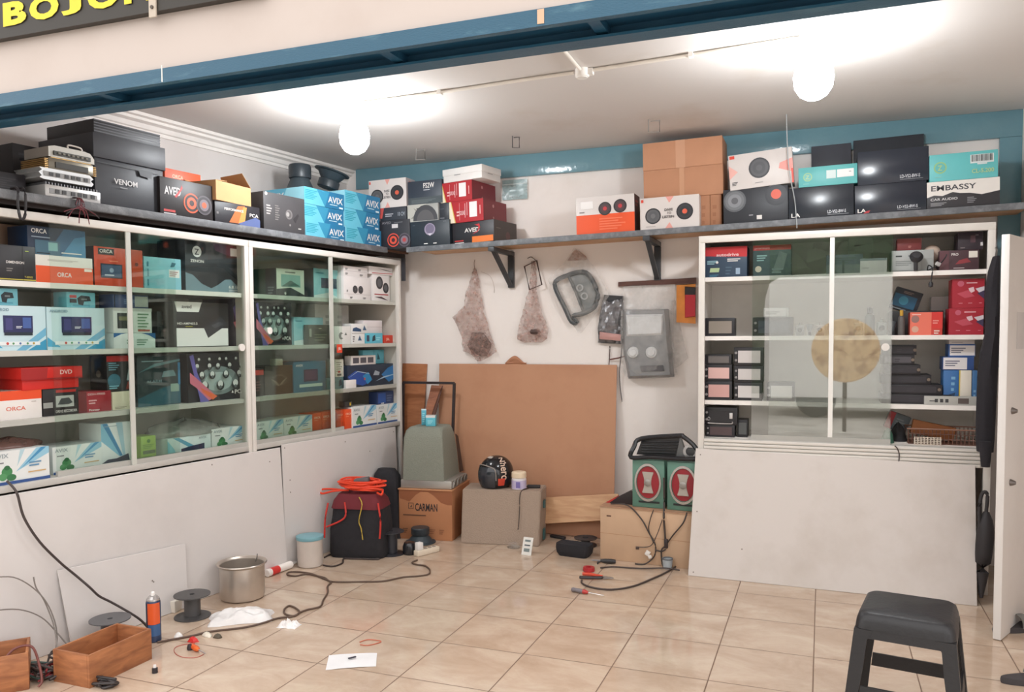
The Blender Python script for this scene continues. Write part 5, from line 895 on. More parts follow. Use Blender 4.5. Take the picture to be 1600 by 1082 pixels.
# ================================================================ hanging on the back wall
def pouch(m, rows, depth, mat, seed=0, n=32, rough=.25):
    """puffy bag from rows of (left point, right point)"""
    rings = []
    N = len(rows)
    for i, (a, b) in enumerate(rows):
        a, b = Vector(a), Vector(b); c = (a+b)/2; hw = (b-a)/2; t = i/(N-1); d = depth*math.sin(PI*min(.93, max(.07, t)))**.6
        ring = []
        for k in range(n):
            th = 2*PI*k/n; x = math.cos(th); y = math.sin(th)
            p = c + hw*x + Vector((0, -1, 0))*d*(y*.5+.5)
            p += Vector((nz((p.x*9, p.z*9, seed), 2)*.3, nz((p.x*9+4, p.z*9, seed+y), 2.2)+.8*nz((p.x*30, p.z*22, seed+y), 1.6), nz((p.x*9, p.z*9+7, seed), 2)*.3))*depth*rough*2
            p.y = min(p.y, 5.547); ring.append(p)
        rings.append(ring)
    m.loft(rings, mat)
def dense(rows, k=7):
    out = []
    for (a, b), (c, d) in zip(rows, rows[1:]):
        for i in range(k):
            t = i/k; out.append((Vector(a).lerp(Vector(c), t), Vector(b).lerp(Vector(d), t)))
    return out+[tuple(map(Vector, rows[-1]))]
t = thing('net_bag', 'long crumpled brownish plastic bag on the wall, leftmost of the hanging things', 'plastic bag', (0, 0, 0))
m = MB(); pouch(m, dense([((-2.411, 5.53, 1.901), (-2.395, 5.53, 1.9)), ((-2.434, 5.53, 1.822), (-2.368, 5.53, 1.82)), ((-2.474, 5.53, 1.724), (-2.349, 5.53, 1.721)), ((-2.491, 5.53, 1.629), (-2.336, 5.53, 1.617)), ((-2.581, 5.53, 1.545), (-2.321, 5.53, 1.551)), ((-2.504, 5.53, 1.382), (-2.277, 5.53, 1.419)), ((-2.505, 5.53, 1.291), (-2.232, 5.53, 1.287)), ((-2.432, 5.53, 1.263), (-2.278, 5.53, 1.259)), ((-2.386, 5.53, 1.216), (-2.36, 5.53, 1.216))]), .035, M_net, 1); m.obj('bag_film', t, angle=.5)
m = MB(); pouch(m, dense([((-2.433, 5.535, 1.429), (-2.335, 5.535, 1.428)), ((-2.465, 5.535, 1.334), (-2.269, 5.535, 1.343)), ((-2.414, 5.535, 1.249), (-2.311, 5.535, 1.258))]), .028, film_mat('net_bag_contents', (120, 104, 98), .6, .5, .35, 40), 4); m.obj('contents', t)
m = MB(); m.tube([(-2.406, 5.53, 1.896), (-2.415, 5.54, 1.94), (-2.412, 5.547, 1.968)], .002, (120, 90, 80), 5); m.tube([(-2.361, 5.545, 1.877), (-2.287, 5.54, 1.841), (-2.26, 5.545, 1.766), (-2.26, 5.546, 1.719)], .0012, (190, 176, 168), 5); m.obj('string', t)
t = thing('net_bag', 'brownish plastic bag with a twisted neck, hanging through the small dark wire frame', 'plastic bag', (0, 0, 0))
m = MB(); pouch(m, dense([((-1.959, 5.53, 1.94), (-1.93, 5.53, 1.939)), ((-1.965, 5.53, 1.84), (-1.916, 5.53, 1.838)), ((-1.98, 5.53, 1.725), (-1.917, 5.53, 1.724)), ((-2.03, 5.53, 1.56), (-1.879, 5.53, 1.567)), ((-2.066, 5.53, 1.436), (-1.831, 5.53, 1.457)), ((-2.071, 5.53, 1.376), (-1.841, 5.53, 1.384)), ((-2.017, 5.53, 1.352), (-1.88, 5.53, 1.356))]), .04, M_net, 6); m.obj('bag_film', t, angle=.5)
m = MB(); m.lathe([(0, -.02), (.03, -.015), (.042, 0), (.03, .018), (0, .022)], mt((84, 70, 66), .5, 0, .3, 40), (-1.934, 5.52, 1.43), 14); m.obj('contents', t)
m = MB(); m.tube([(-2.014, 5.525, 1.902), (-1.92, 5.525, 1.94), (-1.872, 5.495, 1.766), (-1.966, 5.495, 1.733)], .0055, mt((70, 46, 40), .5), 6, 0, True); m.tube([(-1.923, 5.525, 1.938), (-1.967, 5.54, 1.969), (-1.999, 5.547, 1.961)], .0025, (60, 44, 40), 5)
tag(m.obj('rectangular_hook', None), 'small dark rectangular wire frame around the neck of the net bag', 'frame')
t = thing('dash_fascia', 'dark grey car dash fascia in a clear bag, hung slanted on the back wall', 'car fascia', (0, 0, 0)); gk = mt((78, 82, 84), .45)
m = MB(); m.tube([(-1.775, 5.51, 1.787), (-1.68, 5.51, 1.829), (-1.577, 5.51, 1.848), (-1.517, 5.51, 1.806), (-1.467, 5.51, 1.689), (-1.49, 5.51, 1.601), (-1.569, 5.51, 1.558), (-1.648, 5.51, 1.541), (-1.618, 5.52, 1.496), (-1.661, 5.52, 1.501), (-1.709, 5.51, 1.605), (-1.766, 5.51, 1.715)], .0165, gk, 8, 3, True); m.tube([(-1.679, 5.505, 1.824), (-1.623, 5.505, 1.702), (-1.572, 5.505, 1.575)], .010, gk, 8); m.obj('fascia_frame', t)
m = MB(); m.loft([[(-1.678, 5.518, 1.816), (-1.589, 5.518, 1.84), (-1.524, 5.518, 1.802), (-1.478, 5.518, 1.69), (-1.506, 5.518, 1.601), (-1.571, 5.518, 1.571)], [(-1.682, 5.53, 1.817), (-1.592, 5.53, 1.841), (-1.527, 5.53, 1.803), (-1.481, 5.53, 1.691), (-1.509, 5.53, 1.602), (-1.574, 5.53, 1.572)]], mt((120, 124, 124), .35)); m.obj('dial_panel', t)
m = MB()
for c in ((-1.597, 5.512, 1.737), (-1.564, 5.512, 1.678)): m.lathe([(.017, -.004), (.026, -.004), (.026, .004), (.017, .004), (.017, -.004)], mt((176, 178, 178), .3), c, 20, Matrix.Rotation(PI/2, 3, 'X'), False)
m.obj('dial_ring', t)
m = MB(); pouch(m, dense([((-1.64, 5.535, 2.022), (-1.607, 5.535, 2.008)), ((-1.702, 5.535, 1.931), (-1.547, 5.535, 1.943)), ((-1.802, 5.535, 1.835), (-1.482, 5.535, 1.869)), ((-1.831, 5.535, 1.799), (-1.418, 5.535, 1.751)), ((-1.774, 5.535, 1.68), (-1.382, 5.535, 1.68)), ((-1.708, 5.535, 1.56), (-1.446, 5.535, 1.592)), ((-1.651, 5.535, 1.478), (-1.529, 5.535, 1.495)), ((-1.609, 5.535, 1.419), (-1.59, 5.535, 1.419))]), .055, M_clear, 12, 24, .1); m.obj('bag_film', t, angle=.5)
m = MB(); pouch(m, dense([((-1.631, 5.52, 2.016), (-1.608, 5.52, 2.002)), ((-1.673, 5.52, 1.951), (-1.552, 5.52, 1.955)), ((-1.692, 5.52, 1.929), (-1.534, 5.52, 1.932))]), .012, M_net, 3); m.obj('bag_top', t)
t = thing('parts_bag', 'small silver and black parts bag with a black header on the back wall', 'plastic bag', (0, 0, 0))
m = MB(); pouch(m, dense([((-1.435, 5.53, 1.645), (-1.286, 5.53, 1.651)), ((-1.454, 5.53, 1.534), (-1.29, 5.53, 1.532)), ((-1.468, 5.53, 1.436), (-1.295, 5.53, 1.421)), ((-1.473, 5.53, 1.355), (-1.299, 5.53, 1.341))]), .04, mt((126, 124, 126), .3, .3, .5, 26), 15); m.obj('bag_film', t, angle=.5)
m = MB(); m.loft([[(-1.424, 5.52, 1.684), (-1.283, 5.52, 1.672), (-1.282, 5.515, 1.632), (-1.427, 5.515, 1.644)], [(-1.43, 5.545, 1.686), (-1.289, 5.545, 1.673), (-1.289, 5.545, 1.634), (-1.435, 5.545, 1.646)]], (36, 36, 40)); m.obj('header_card', t)
m = MB(); pouch(m, dense([((-1.447, 5.487, 1.427), (-1.294, 5.487, 1.408)), ((-1.447, 5.487, 1.378), (-1.298, 5.487, 1.364))]), .006, mt((186, 140, 134), .5), 5); m.obj('pink_label', t)
t = thing('wood_strip', 'dark brown wooden strip fixed level on the back wall', 'wooden strip', (0, 0, 0))
m = MB(); m.loft([[(-1.325, 5.525, 1.77), (-0.794, 5.525, 1.785), (-0.793, 5.525, 1.746), (-1.325, 5.525, 1.739)], [(-1.331, 5.548, 1.772), (-0.797, 5.548, 1.786), (-0.797, 5.548, 1.748), (-1.331, 5.548, 1.741)]], wood_mat('dark_brown_wood', (104, 66, 54), (76, 46, 40), (3, 12, 12))); m.obj('strip', t)
t = thing('packaged_part', 'orange backed package with a red and black part, beside the right cabinet', 'package', (0, 0, 0))
m = MB(); m.loft([[(-0.922, 5.505, 1.736), (-0.795, 5.505, 1.741), (-0.794, 5.505, 1.477), (-0.921, 5.505, 1.487)], [(-0.924, 5.52, 1.737), (-0.797, 5.52, 1.742), (-0.796, 5.52, 1.478), (-0.923, 5.52, 1.488)]], mt((222, 140, 60), .4, 0, .2, 12)); m.obj('backing', t)
m = MB(); m.loft([[(-0.859, 5.485, 1.691), (-0.796, 5.485, 1.689), (-0.795, 5.485, 1.528), (-0.858, 5.485, 1.521)], [(-0.866, 5.504, 1.696), (-0.794, 5.504, 1.694), (-0.794, 5.504, 1.524), (-0.865, 5.504, 1.517)]], (190, 40, 52)); m.loft([[(-0.863, 5.485, 1.721), (-0.796, 5.485, 1.715), (-0.796, 5.484, 1.668), (-0.863, 5.484, 1.67)], [(-0.866, 5.504, 1.726), (-0.794, 5.504, 1.72), (-0.794, 5.504, 1.669), (-0.866, 5.504, 1.67)]], (44, 36, 38)); m.obj('part_blister', t)
t = thing('radio_bag', 'big grey car radio fascia with two dials hanging in a milky plastic bag', 'car fascia', (0, 0, 0)); gf = mt((132, 132, 133), .45)
m = MB(); m.loft([[(-1.259, 5.455, 1.569), (-0.994, 5.455, 1.569), (-0.976, 5.455, 1.333), (-0.954, 5.455, 1.136), (-1.224, 5.455, 1.124), (-1.259, 5.455, 1.312)], [(-1.296, 5.535, 1.58), (-0.978, 5.535, 1.579), (-0.956, 5.535, 1.332), (-0.938, 5.535, 1.119), (-1.255, 5.535, 1.102), (-1.296, 5.535, 1.31)]], gf); m.obj('fascia_body', t)
m = MB(); m.loft([[(-1.243, 5.44, 1.529), (-1.008, 5.44, 1.53), (-1.012, 5.44, 1.415), (-1.238, 5.44, 1.408)], [(-1.255, 5.454, 1.543), (-1.002, 5.454, 1.543), (-1.006, 5.454, 1.402), (-1.25, 5.454, 1.395)]], mt((214, 214, 214), .25)); m.obj('display', t)
for c in ((-1.204, 5.444, 1.286), (-1.079, 5.444, 1.286)):
    m = MB(); m.lathe([(0, -.012), (.024, -.012), (.026, -.006), (.036, -.004), (.04, .006), (.04, .0105), (0, .0105)], mt((206, 206, 206), .35), c, 24, Matrix.Rotation(-PI/2, 3, 'X')); m.obj('dial', t)
m = MB(); m.loft([[(-1.156, 5.448, 1.195), (-1, 5.448, 1.2), (-0.991, 5.448, 1.162), (-1.147, 5.448, 1.156)], [(-1.158, 5.455, 1.195), (-1.001, 5.455, 1.2), (-0.993, 5.455, 1.161), (-1.149, 5.455, 1.155)]], (84, 82, 84)); m.obj('slot', t)
m = MB(); pouch(m, dense([((-1.287, 5.535, 1.739), (-0.931, 5.535, 1.742)), ((-1.287, 5.535, 1.642), (-0.931, 5.535, 1.643)), ((-1.296, 5.535, 1.554), (-0.935, 5.535, 1.548)), ((-1.3, 5.535, 1.377), (-0.934, 5.535, 1.375)), ((-1.291, 5.535, 1.244), (-0.929, 5.535, 1.245)), ((-1.273, 5.535, 1.12), (-0.912, 5.535, 1.133)), ((-1.192, 5.535, 1.103), (-0.972, 5.535, 1.114))]), .115, M_milky, 22, 28, .05); m.obj('bag_film', t, angle=.5)
t = thing('plastic_bag', 'empty milky plastic bag hanging behind the grey radio fascia bag', 'plastic bag', (0, 0, 0))
m = MB(); pouch(m, dense([((-0.957, 5.54, 1.635), (-0.931, 5.54, 1.635)), ((-0.966, 5.54, 1.506), (-0.905, 5.54, 1.505)), ((-0.965, 5.54, 1.332), (-0.87, 5.54, 1.332)), ((-0.956, 5.54, 1.219), (-0.844, 5.54, 1.246)), ((-0.947, 5.54, 1.171), (-0.913, 5.54, 1.184))]), .03, M_milky, 30); m.obj('bag_film', t, angle=.5)
def cord(name, label, cat, pts, r, c, n=7, smooth=5, **k):
    m = MB(); m.tube(pts, r, mt(c, .5), n, smooth); return tag(m.obj(name, None), label, cat, **k)
cord('hanging_cable', 'thin dark cord with a plug hanging left of the grey radio bag', 'cord', [(-1.388, 5.54, 1.328), (-1.387, 5.535, 1.297), (-1.391, 5.535, 1.221), (-1.402, 5.54, 1.118), (-1.411, 5.54, 1.046)], .0035, (84, 64, 60))
cord('hanging_cable', 'thin grey cord hanging just below the left edge of the radio bag', 'cord', [(-1.285, 5.49, 1.377), (-1.297, 5.5, 1.28), (-1.315, 5.52, 1.155), (-1.313, 5.53, 1.044), (-1.299, 5.53, 0.941)], .0035, (92, 84, 84))
cord('wire_peg', 'short brown peg sticking out beside the radio bag', 'peg', [(-1.387, 5.535, 1.234), (-1.328, 5.52, 1.244), (-1.273, 5.515, 1.258)], .005, (110, 66, 56), 7, 0)

# boards, planks and frames leaning on the back wall
board('hardboard_sheet', 'big brown hardboard sheet leaning on the back wall', 'board', ((-2.67, 5.40, .002), (-1.33, 5.40, .002), (-1.335, 5.528, 1.197), (-2.705, 5.528, 1.197)), .006, M_hard)
m = MB(); m.sheet(lambda u, v: Vector((-2.169, 5.535, 1.195)).lerp(Vector((-2.005, 5.535, 1.197)), u) + Vector((0, -.012*math.sin(PI*v)+.01*nz((u*4, v*4, 1)), v*(.012+.05*max(0, math.sin(PI*min(1, u*1.15)))**1.2))), 12, 6, mt((176, 122, 92), .7), .002)
tag(m.obj('torn_paper', None), 'torn brown paper scrap sticking up above the top edge of the hardboard', 'paper')
board('brown_plank', 'narrow orange brown plank standing in the corner left of the hardboard', 'plank', ((-3.05, 5.44, .002), (-2.86, 5.44, .002), (-2.812, 5.535, 1.193), (-3.021, 5.535, 1.197)), .012, wood_mat('orange_plank', (186, 124, 84), (166, 104, 68), (3, 3, 14)))
t = thing('metal_frame', 'black rectangular metal frame standing in front of the brown plank', 'frame', (0, 0, 0)); kf = mt((50, 42, 44), .45)
a_, b_, c_, d_ = (Vector(p) for p in ((-2.93, 5.33, .002), (-2.535, 5.33, .002), (-2.521, 5.4, 1.059), (-2.944, 5.4, 1.058)))
for p, q in ((a_, d_), (b_, c_)):
    m = MB(); m.loft([[p+Vector(o) for o in ((-.009, -.009, 0), (.009, -.009, 0), (.009, .009, 0), (-.009, .009, 0))], [q+Vector(o) for o in ((-.009, -.009, 0), (.009, -.009, 0), (.009, .009, 0), (-.009, .009, 0))]], kf); m.obj('upright', t)
for p, q in ((d_, c_), (a_+Vector((0, 0, .01)), b_+Vector((0, 0, .01)))):
    m = MB(); m.loft([[p+Vector(o) for o in ((0, -.0091, -.009), (0, .0091, -.009), (0, .0091, .009), (0, -.0091, .009))], [q+Vector(o) for o in ((0, -.0091, -.009), (0, .0091, -.009), (0, .0091, .009), (0, -.0091, .009))]], kf); m.obj('crossbar', t)
t = thing('wood_lath', 'short brown wooden lath pair leaning inside the black metal frame', 'lath', (0, 0, 0)); wl = wood_mat('lath_wood', (170, 110, 80), (130, 80, 60), (3, 3, 14))
m = MB(); m.loft([[(-2.755, 5.36, .8), (-2.70, 5.36, .8), (-2.70, 5.375, .8), (-2.755, 5.375, .8)], [(-2.744, 5.47, 1.037), (-2.659, 5.47, 1.034), (-2.666, 5.485, 1.033), (-2.751, 5.485, 1.036)]], wl); m.obj('lath', t)
m = MB(); m.loft([[(-2.698, 5.362, .8), (-2.672, 5.362, .8), (-2.672, 5.377, .8), (-2.698, 5.377, .8)], [(-2.656, 5.47, 1.034), (-2.646, 5.47, 1.034), (-2.653, 5.485, 1.033), (-2.663, 5.485, 1.033)]], mt((96, 62, 50), .6)); m.obj('lath_edge', t)
t.location = (0, 0, 0)
board('plywood_strip', 'pale plywood strip lying level against the foot of the hardboard', 'plank', ((-1.817, 5.3, 0.093), (-1.298, 5.3, 0.16), (-1.286, 5.36, 0.328), (-1.837, 5.36, 0.265)), .012, M_ply)

# ================================================================ back corner: carton, amplifier, speaker enclosure
def two_pt(a, b): a, b = Vector((*a, 0)), Vector((*b, 0)); return a, (b-a).length, math.atan2(b.y-a.y, b.x-a.x)
a, w, rz = two_pt((-2.735, 4.932), (-2.357, 4.982))
w = .385
t = thing('carton_box', 'brown cardboard carton with black lettering under the grey enclosure', 'carton', a + Vector((math.cos(rz)*w/2, math.sin(rz)*w/2, 0)), (0, 0, rz))
m = MB(); m.bx((-w/2, 0, 0), (w/2, .42, .345), mt((180, 122, 84), .7), .003)
paint(m, [('p', [(0, 1), (.02, .82), (.1, .8), (.2, .76), (.32, .9), (.42, .97), (.55, .97), (.66, .9), (.8, .76), (.92, .72), (1, .72), (1, 1)], (150, 92, 60)), ('p', [(.18, .62), (.28, .62), (.28, .74), (.18, .74)], (66, 52, 48)), ('p', [(.19, .632), (.27, .632), (.27, .728), (.19, .728)], (180, 122, 84)), ('p', [(.21, .65), (.25, .71), (.25, .65)], (90, 66, 56)), ('t', 'CARMAN', .31, .585, .155, (48, 42, 44), .42), ('l', .08, .48, .78, .53, 1, (110, 74, 56)), ('l', .07, .13, .18, .24, 3, (120, 80, 58)), ('l', .58, .13, .7, .24, 3, (150, 96, 66)), ('l', .76, .13, .86, .24, 3, (150, 96, 66))], lambda x, y, e: Vector((x-w/2, -e, y)), w, .345, .6)
m.obj('carton_body', t)
m = MB(); m.bx((-w/2-.004, -.006, .3455), (w/2+.006, .425, .352), mt((196, 140, 100), .7)); m.obj('top_flap', t)
cx_, cy_ = t.location.x, t.location.y; ux = Vector((math.cos(rz), math.sin(rz), 0)); uy = Vector((-math.sin(rz), math.cos(rz), 0))
t = thing('car_amplifier', 'silver finned amplifier lying on the lettered carton under the grey enclosure', 'amplifier', Vector((cx_, cy_, .3528))+ux*.005+uy*.01, (0, 0, rz))
m = MB(); m.box((-.005, .19, .029), (.37, .36, .057), mt((176, 172, 166), .35, .5), None, .004); m.obj('body', t)
m = MB()
for k in range(4): m.tube([(.182, .03+.085*k, .01), (.189, .05+.085*k, .05), (.189, .085+.085*k, .05), (.182, .105+.085*k, .01)], .006, mt((150, 146, 140), .4, .5), 6)
m.obj('side_fins', t)
encz = .3528+.0575
t = thing('speaker_enclosure', 'grey green carpeted speaker enclosure with sloped sides on the silver amplifier', 'speaker box', Vector((cx_, cy_, encz))+ux*-.015+uy*.012, (0, 0, rz)); M_carp = mt((136, 138, 126), .95, 0, .12, 160, .5)
m = MB()
def ring(z, hw, y0, y1, r=.012):
    P = []
    for (x, y), (sx, sy) in (((-hw, y0), (1, 1)), ((hw, y0), (-1, 1)), ((hw, y1), (-1, -1)), ((-hw, y1), (1, -1))):
        P.append((x, y, z))
    return P
def rrect(z, x0, x1, y0, y1, r, n=5):
    P = []
    for cx, cy, a0 in ((x1-r, y1-r, 0), (x0+r, y1-r, PI/2), (x0+r, y0+r, PI), (x1-r, y0+r, 1.5*PI)):
        for k in range(n+1): a = a0+PI/2*k/n; P.append((cx+r*math.cos(a), cy+r*math.sin(a), z))
    return P
m.loft([rrect(0, -.155, .15, 0, .36, .012), rrect(.18, -.152, .143, .004, .33, .014), rrect(.295, -.148, .135, .008, .30, .02), rrect(.338, -.142, .126, .025, .29, .03), rrect(.36, -.126, .116, .055, .28, .03), rrect(.365, -.105, .105, .085, .265, .03)], M_carp); m.obj('carpeted_body', t, angle=.9)
m = MB(); m.loft([[(.1505, .366, .005), (.153, .42, .005), (.138, .35, .27), (.134, .31, .29)], [(.157, .366, .005), (.160, .42, .005), (.145, .35, .27), (.14, .31, .29)]], mt((84, 62, 52), .7)); m.obj('side_board', t)
ep = t.location
carton('small_box', 'small cyan box with a white top on the grey carpeted enclosure', 'box', 'B', (ep.x-.03+.005, ep.y+.10, ep.z+.366, .068, .075), .05, (96, 186, 204), [('r', 0, .8, 1, 1, (226, 224, 222)), ('l', .2, .2, .8, .6, 3, (160, 220, 230))], t=[('r', 0, 0, 1, 1, (232, 230, 228))], yaw=.25)
carton('small_box', 'narrow cyan box standing upright at the left of the other cyan box', 'box', 'B', (ep.x-.085, ep.y+.15, ep.z+.366, .035, .115), .02, (90, 176, 196), [('l', .2, .2, .8, .8, 5, (150, 214, 226)), ('r', 0, .92, 1, 1, (206, 226, 230))], yaw=.5)

# grey wedge speaker box with helmet and jar
a, w, rz = two_pt((-2.277, 4.956), (-1.749, 5.046))
t = thing('wedge_speaker_box', 'grey carpeted wedge-shaped box beside the lettered carton, carrying the helmet', 'speaker box', a, (0, 0, rz)); M_car2 = mt((166, 146, 130), .95, 0, .08, 160, .4); H_ = .365
m = MB(); m.loft([[(0, 0, 0), (0, .30, 0), (.0, .28, H_), (.006, .035, H_)], [(w, 0, 0), (w+.0, .30, 0), (w+.01, .28, H_), (w+.01, .035, H_)]], M_car2)
bmesh.ops.recalc_face_normals(m.bm, faces=m.bm.faces); bmesh.ops.bevel(m.bm, geom=m.bm.edges[:], offset=.006, segments=2, affect='EDGES'); m.obj('carpeted_body', t)
m = MB(); m.box((w+.0165, .15, .26), (.012, .05, .05), mt((60, 96, 96), .4)); m.box((w+.0115, .16, .05), (.012, .05, .07), mt((60, 96, 96), .4)); m.obj('terminal_cup', t)
wx = Vector((math.cos(rz), math.sin(rz), 0)); wy = Vector((-math.sin(rz), math.cos(rz), 0)); wb_ = a.copy()
t = thing('helmet', 'black motorcycle helmet with a clear glossy visor and side lettering', 'helmet', wb_+wx*.215+wy*.155+Vector((0, 0, H_+.001)), (0, 0, -.55))
def hshell(s=1.0, z0=0, lo=-.72, hi=PI/2, n=36, k=14, cut=None, sx=.108, sy=.128, sz=.13):
    R_ = []
    for i in range(k+1):
        f_ = lo+(hi-lo)*i/k; r = math.cos(f_)**.85 if i < k else .001; z = .086+sz*s*math.sin(f_)
        R_.append([(sx*s*r*math.cos(2*PI*j/n), sy*s*r*math.sin(2*PI*j/n), max(.002, z)) for j in range(n)])
    return R_
gl = mt((30, 29, 32), .12, 0, 0)
m = MB(); m.loft(hshell(), gl); m.obj('shell', t, angle=1.2)
def shellpt(az, el, s=1.0): c = max(0.0, math.cos(el))**.85; return Vector((.108*s*c*math.cos(az), .128*s*c*math.sin(az), .086+.13*s*math.sin(el)))
m = MB(); m.sheet(lambda u, v: shellpt(-PI/2-.95+1.9*u, -.62+1.1*v, 1.035), 16, 8, mt((52, 54, 60), .06, 0, 0), .002); m.obj('visor', t, angle=1.2)
m = MB(); m.tube([shellpt(-PI/2-1.0, -.2, 1.03), shellpt(-PI/2-.95, .35, 1.03), shellpt(-PI/2-.5, .55, 1.03), shellpt(-PI/2, .6, 1.03), shellpt(-PI/2+.5, .55, 1.03), shellpt(-PI/2+.95, .35, 1.03), shellpt(-PI/2+1.0, -.2, 1.03)], .004, mt((150, 140, 134), .3), 6); m.obj('visor_trim', t)
m = MB()
V, F, tw = letters('Nhero'); i_ = m.mi(mt((220, 190, 170), .4, 0, 0))
for k in F:
    m.bm.faces.new([m.bm.verts.new(shellpt(-.02+.55*(V[j][1]-.5)*.9, 1.15-1.35*V[j][0]/tw, 1.012)) for j in k]).material_index = i_
m.obj('side_lettering', t, angle=1.2)
m = MB(); m.sheet(lambda u, v: shellpt(-.45+.4*u, -.5+.4*v, 1.015), 5, 5, mt((206, 70, 50), .35, 0, 0), .001); m.obj('red_decal', t)
m = MB(); m.sheet(lambda u, v: shellpt(-PI/2-.5+1.0*u, 1.12+.2*v, 1.012), 6, 3, mt((200, 190, 180), .3, 0, 0), .001); m.obj('top_vent', t)
t = thing('jar', 'white jar with a cream lid and lilac label beside the helmet', 'jar', wb_+wx*.385+wy*.10+Vector((0, 0, H_+.001)))
m = MB(); m.lathe([(0, 0), (.046, 0), (.05, .004), (.05, .07), (.044, .078), (0, .078)], (226, 222, 226)); m.obj('body', t)
m = MB(); m.lathe([(.0505, .006), (.0508, .006), (.0508, .062), (.0505, .062), (.0505, .006)], mt((196, 186, 214), .4), caps=False); m.box((.012, -.0512, .035), (.03, .002, .04), mt((120, 110, 170), .4)); m.obj('label', t)
m = MB(); m.lathe([(0, .0785), (.05, .0785), (.051, .084), (.05, .112), (.045, .118), (0, .118)], (232, 212, 184)); m.obj('lid', t)
cord('loose_cable', 'thin dark cord hanging down over the front of the grey wedge box', 'cord', [wb_+wx*.45+wy*.12+Vector((0, 0, H_+.004)), wb_+wx*.42+wy*.05+Vector((0, 0, H_+.004)), wb_+wx*.405+wy*.024+Vector((0, 0, H_-.03)), wb_+wx*.405+wy*.007+Vector((0, 0, .24)), wb_+wx*.40-wy*.003+Vector((0, 0, .14)), wb_+wx*.395-wy*.004+Vector((0, 0, .11))], .003, (70, 58, 52))
m = MB(); m.box((0, 0, .012), (.09, .025, .022), (40, 36, 38), None, .005); m.tube([(-.045, 0, .012), (-.09, .01, .006), (-.13, .0, .004)], .003, (50, 46, 46)); tag(m.obj('cord_plug', None, wb_+wx*.48+wy*.14+Vector((0, 0, H_+.001)), (0, 0, rz+.1)), 'black connector lying at the right rear of the grey wedge box', 'plug')

# ================================================================ right of the hardboard: carton, green speakers
a, w, rz = two_pt((-1.294, 4.913), (-0.751, 4.861))
rz2 = rz
t = thing('carton_box', 'plain tan carton on the floor carrying the green speakers', 'carton', a, (0, 0, rz)); Hc = .33; w += .06
m = MB(); m.bx((0, 0, 0), (w, .3, Hc), mt((200, 166, 136), .75), .003)
paint(m, [('r', 0, .495, 1, .503, (176, 134, 100)), ('r', .07, .82, .12, .85, (110, 80, 64))], lambda x, y, e: Vector((x, -e, y)), w, Hc, .7); m.obj('carton_body', t)
m = MB(); m.bx((-.003, -.004, Hc+.0004), (w+.003, .303, Hc+.006), mt((176, 136, 108), .75)); m.obj('top_flap', t)
cb, cxv, cyv = a.copy(), Vector((math.cos(rz), math.sin(rz), 0)), Vector((-math.sin(rz), math.cos(rz), 0)); GZ = Hc+.0068
M_gs = mt((96, 136, 120), .4)
def green_speaker(label, off, yaw):
    t = thing('loudspeaker', label, 'loudspeaker', cb+cxv*off+cyv*.06+Vector((0, 0, GZ)), (0, 0, rz2+yaw), 'green loudspeakers on the tan carton')
    w, h, d = .2, .295, .17
    m = MB(); m.bx((-w/2, 0, 0), (w/2, d, h), M_gs, .004); m.obj('cabinet', t)
    def ell(rx, rz, y0, y1, c, nm, inner=None):
        m = MB(); n = 40
        def rg(s, y): return [(rx*s*math.cos(2*PI*k/n), y, h*.535+rz*s*math.sin(2*PI*k/n)) for k in range(n)]
        if inner: m.loft([rg(inner, y1+.004), rg(inner, y0), rg(1, y0), rg(1, y1), ], c, False)
        else: m.loft([rg(1, y1), rg(1, y0), rg(.55, y0-.004), rg(.02, y0-.006)], c, False)
        return m.obj(nm, t)
    ell(.083, .118, -.012, -.0005, mt((186, 182, 180), .2, .85), 'chrome_ring', .87)
    ell(.0695, .099, -.003, -.0006, mt((150, 34, 44), .4), 'red_cone')
    m = MB(); P = []
    for k in range(41):
        z = -.066+.132*k/40; P.append((.0215+.0165*(abs(z)/.066)**1.8*(1 if abs(z) < .062 else .8), z))
    P = P+[(-x, z) for x, z in P[::-1]]
    m.loft([[(x, -.0088, z+h*.535) for x, z in P], [(x*.95, -.012, h*.535+z*.97) for x, z in P]], mt((176, 168, 158), .4, .1)); m.obj('grey_plate', t)
    m = MB(); m.lathe([(0, 0), (.02, 0), (.022, -.006), (.012, -.010), (0, -.011)], mt((156, 150, 144), .3, .4), (0, -.0125, h*.535), 20, Matrix.Rotation(-PI/2, 3, 'X')); m.obj('dust_cap', t)
    m = MB(); m.bx((-w*.3, -.003, h*.1), (w*.36, -.0003, h*.14), (40, 44, 44)); m.obj('slot', t)
    return t
green_speaker('green loudspeaker with a red and chrome oval driver, left of the pair', .292, .04)
green_speaker('green loudspeaker with a red and chrome oval driver, right one beside the white board', .512, .02)
t = thing('dash_fascia', 'glossy black car dash fascia lying on top of the green loudspeakers', 'car fascia', cb+cxv*.40+cyv*.1+Vector((0, 0, GZ+.2965)), (0, 0, rz2)); kb = mt((40, 40, 43), .2)
m = MB(); m.tube([(-.215, -.05, .012), (-.205, -.02, .075), (-.165, 0, .125), (.07, .0, .155), (.10, .0, .15), (.16, .0, .105), (.195, -.01, .06), (.19, -.03, .025), (.07, -.045, .02), (-.1, -.05, .02)], .0145, kb, 8, 4, True); m.obj('outer_frame', t)
m = MB(); m.loft([[(-.20, .012, .022), (.05, .012, .025), (.075, .012, .146), (-.165, .012, .118)], [(-.20, .045, .022), (.05, .045, .025), (.075, .04, .146), (-.165, .04, .118)]], mt((52, 50, 52), .35)); m.obj('vent_panel', t)
m = MB()
for k in range(5): m.tube([(-.165, .004, .04+.016*k), (.05+.006*k, .004, .045+.018*k)], .0045, kb, 6, 0)
m.obj('vent_slats', t)
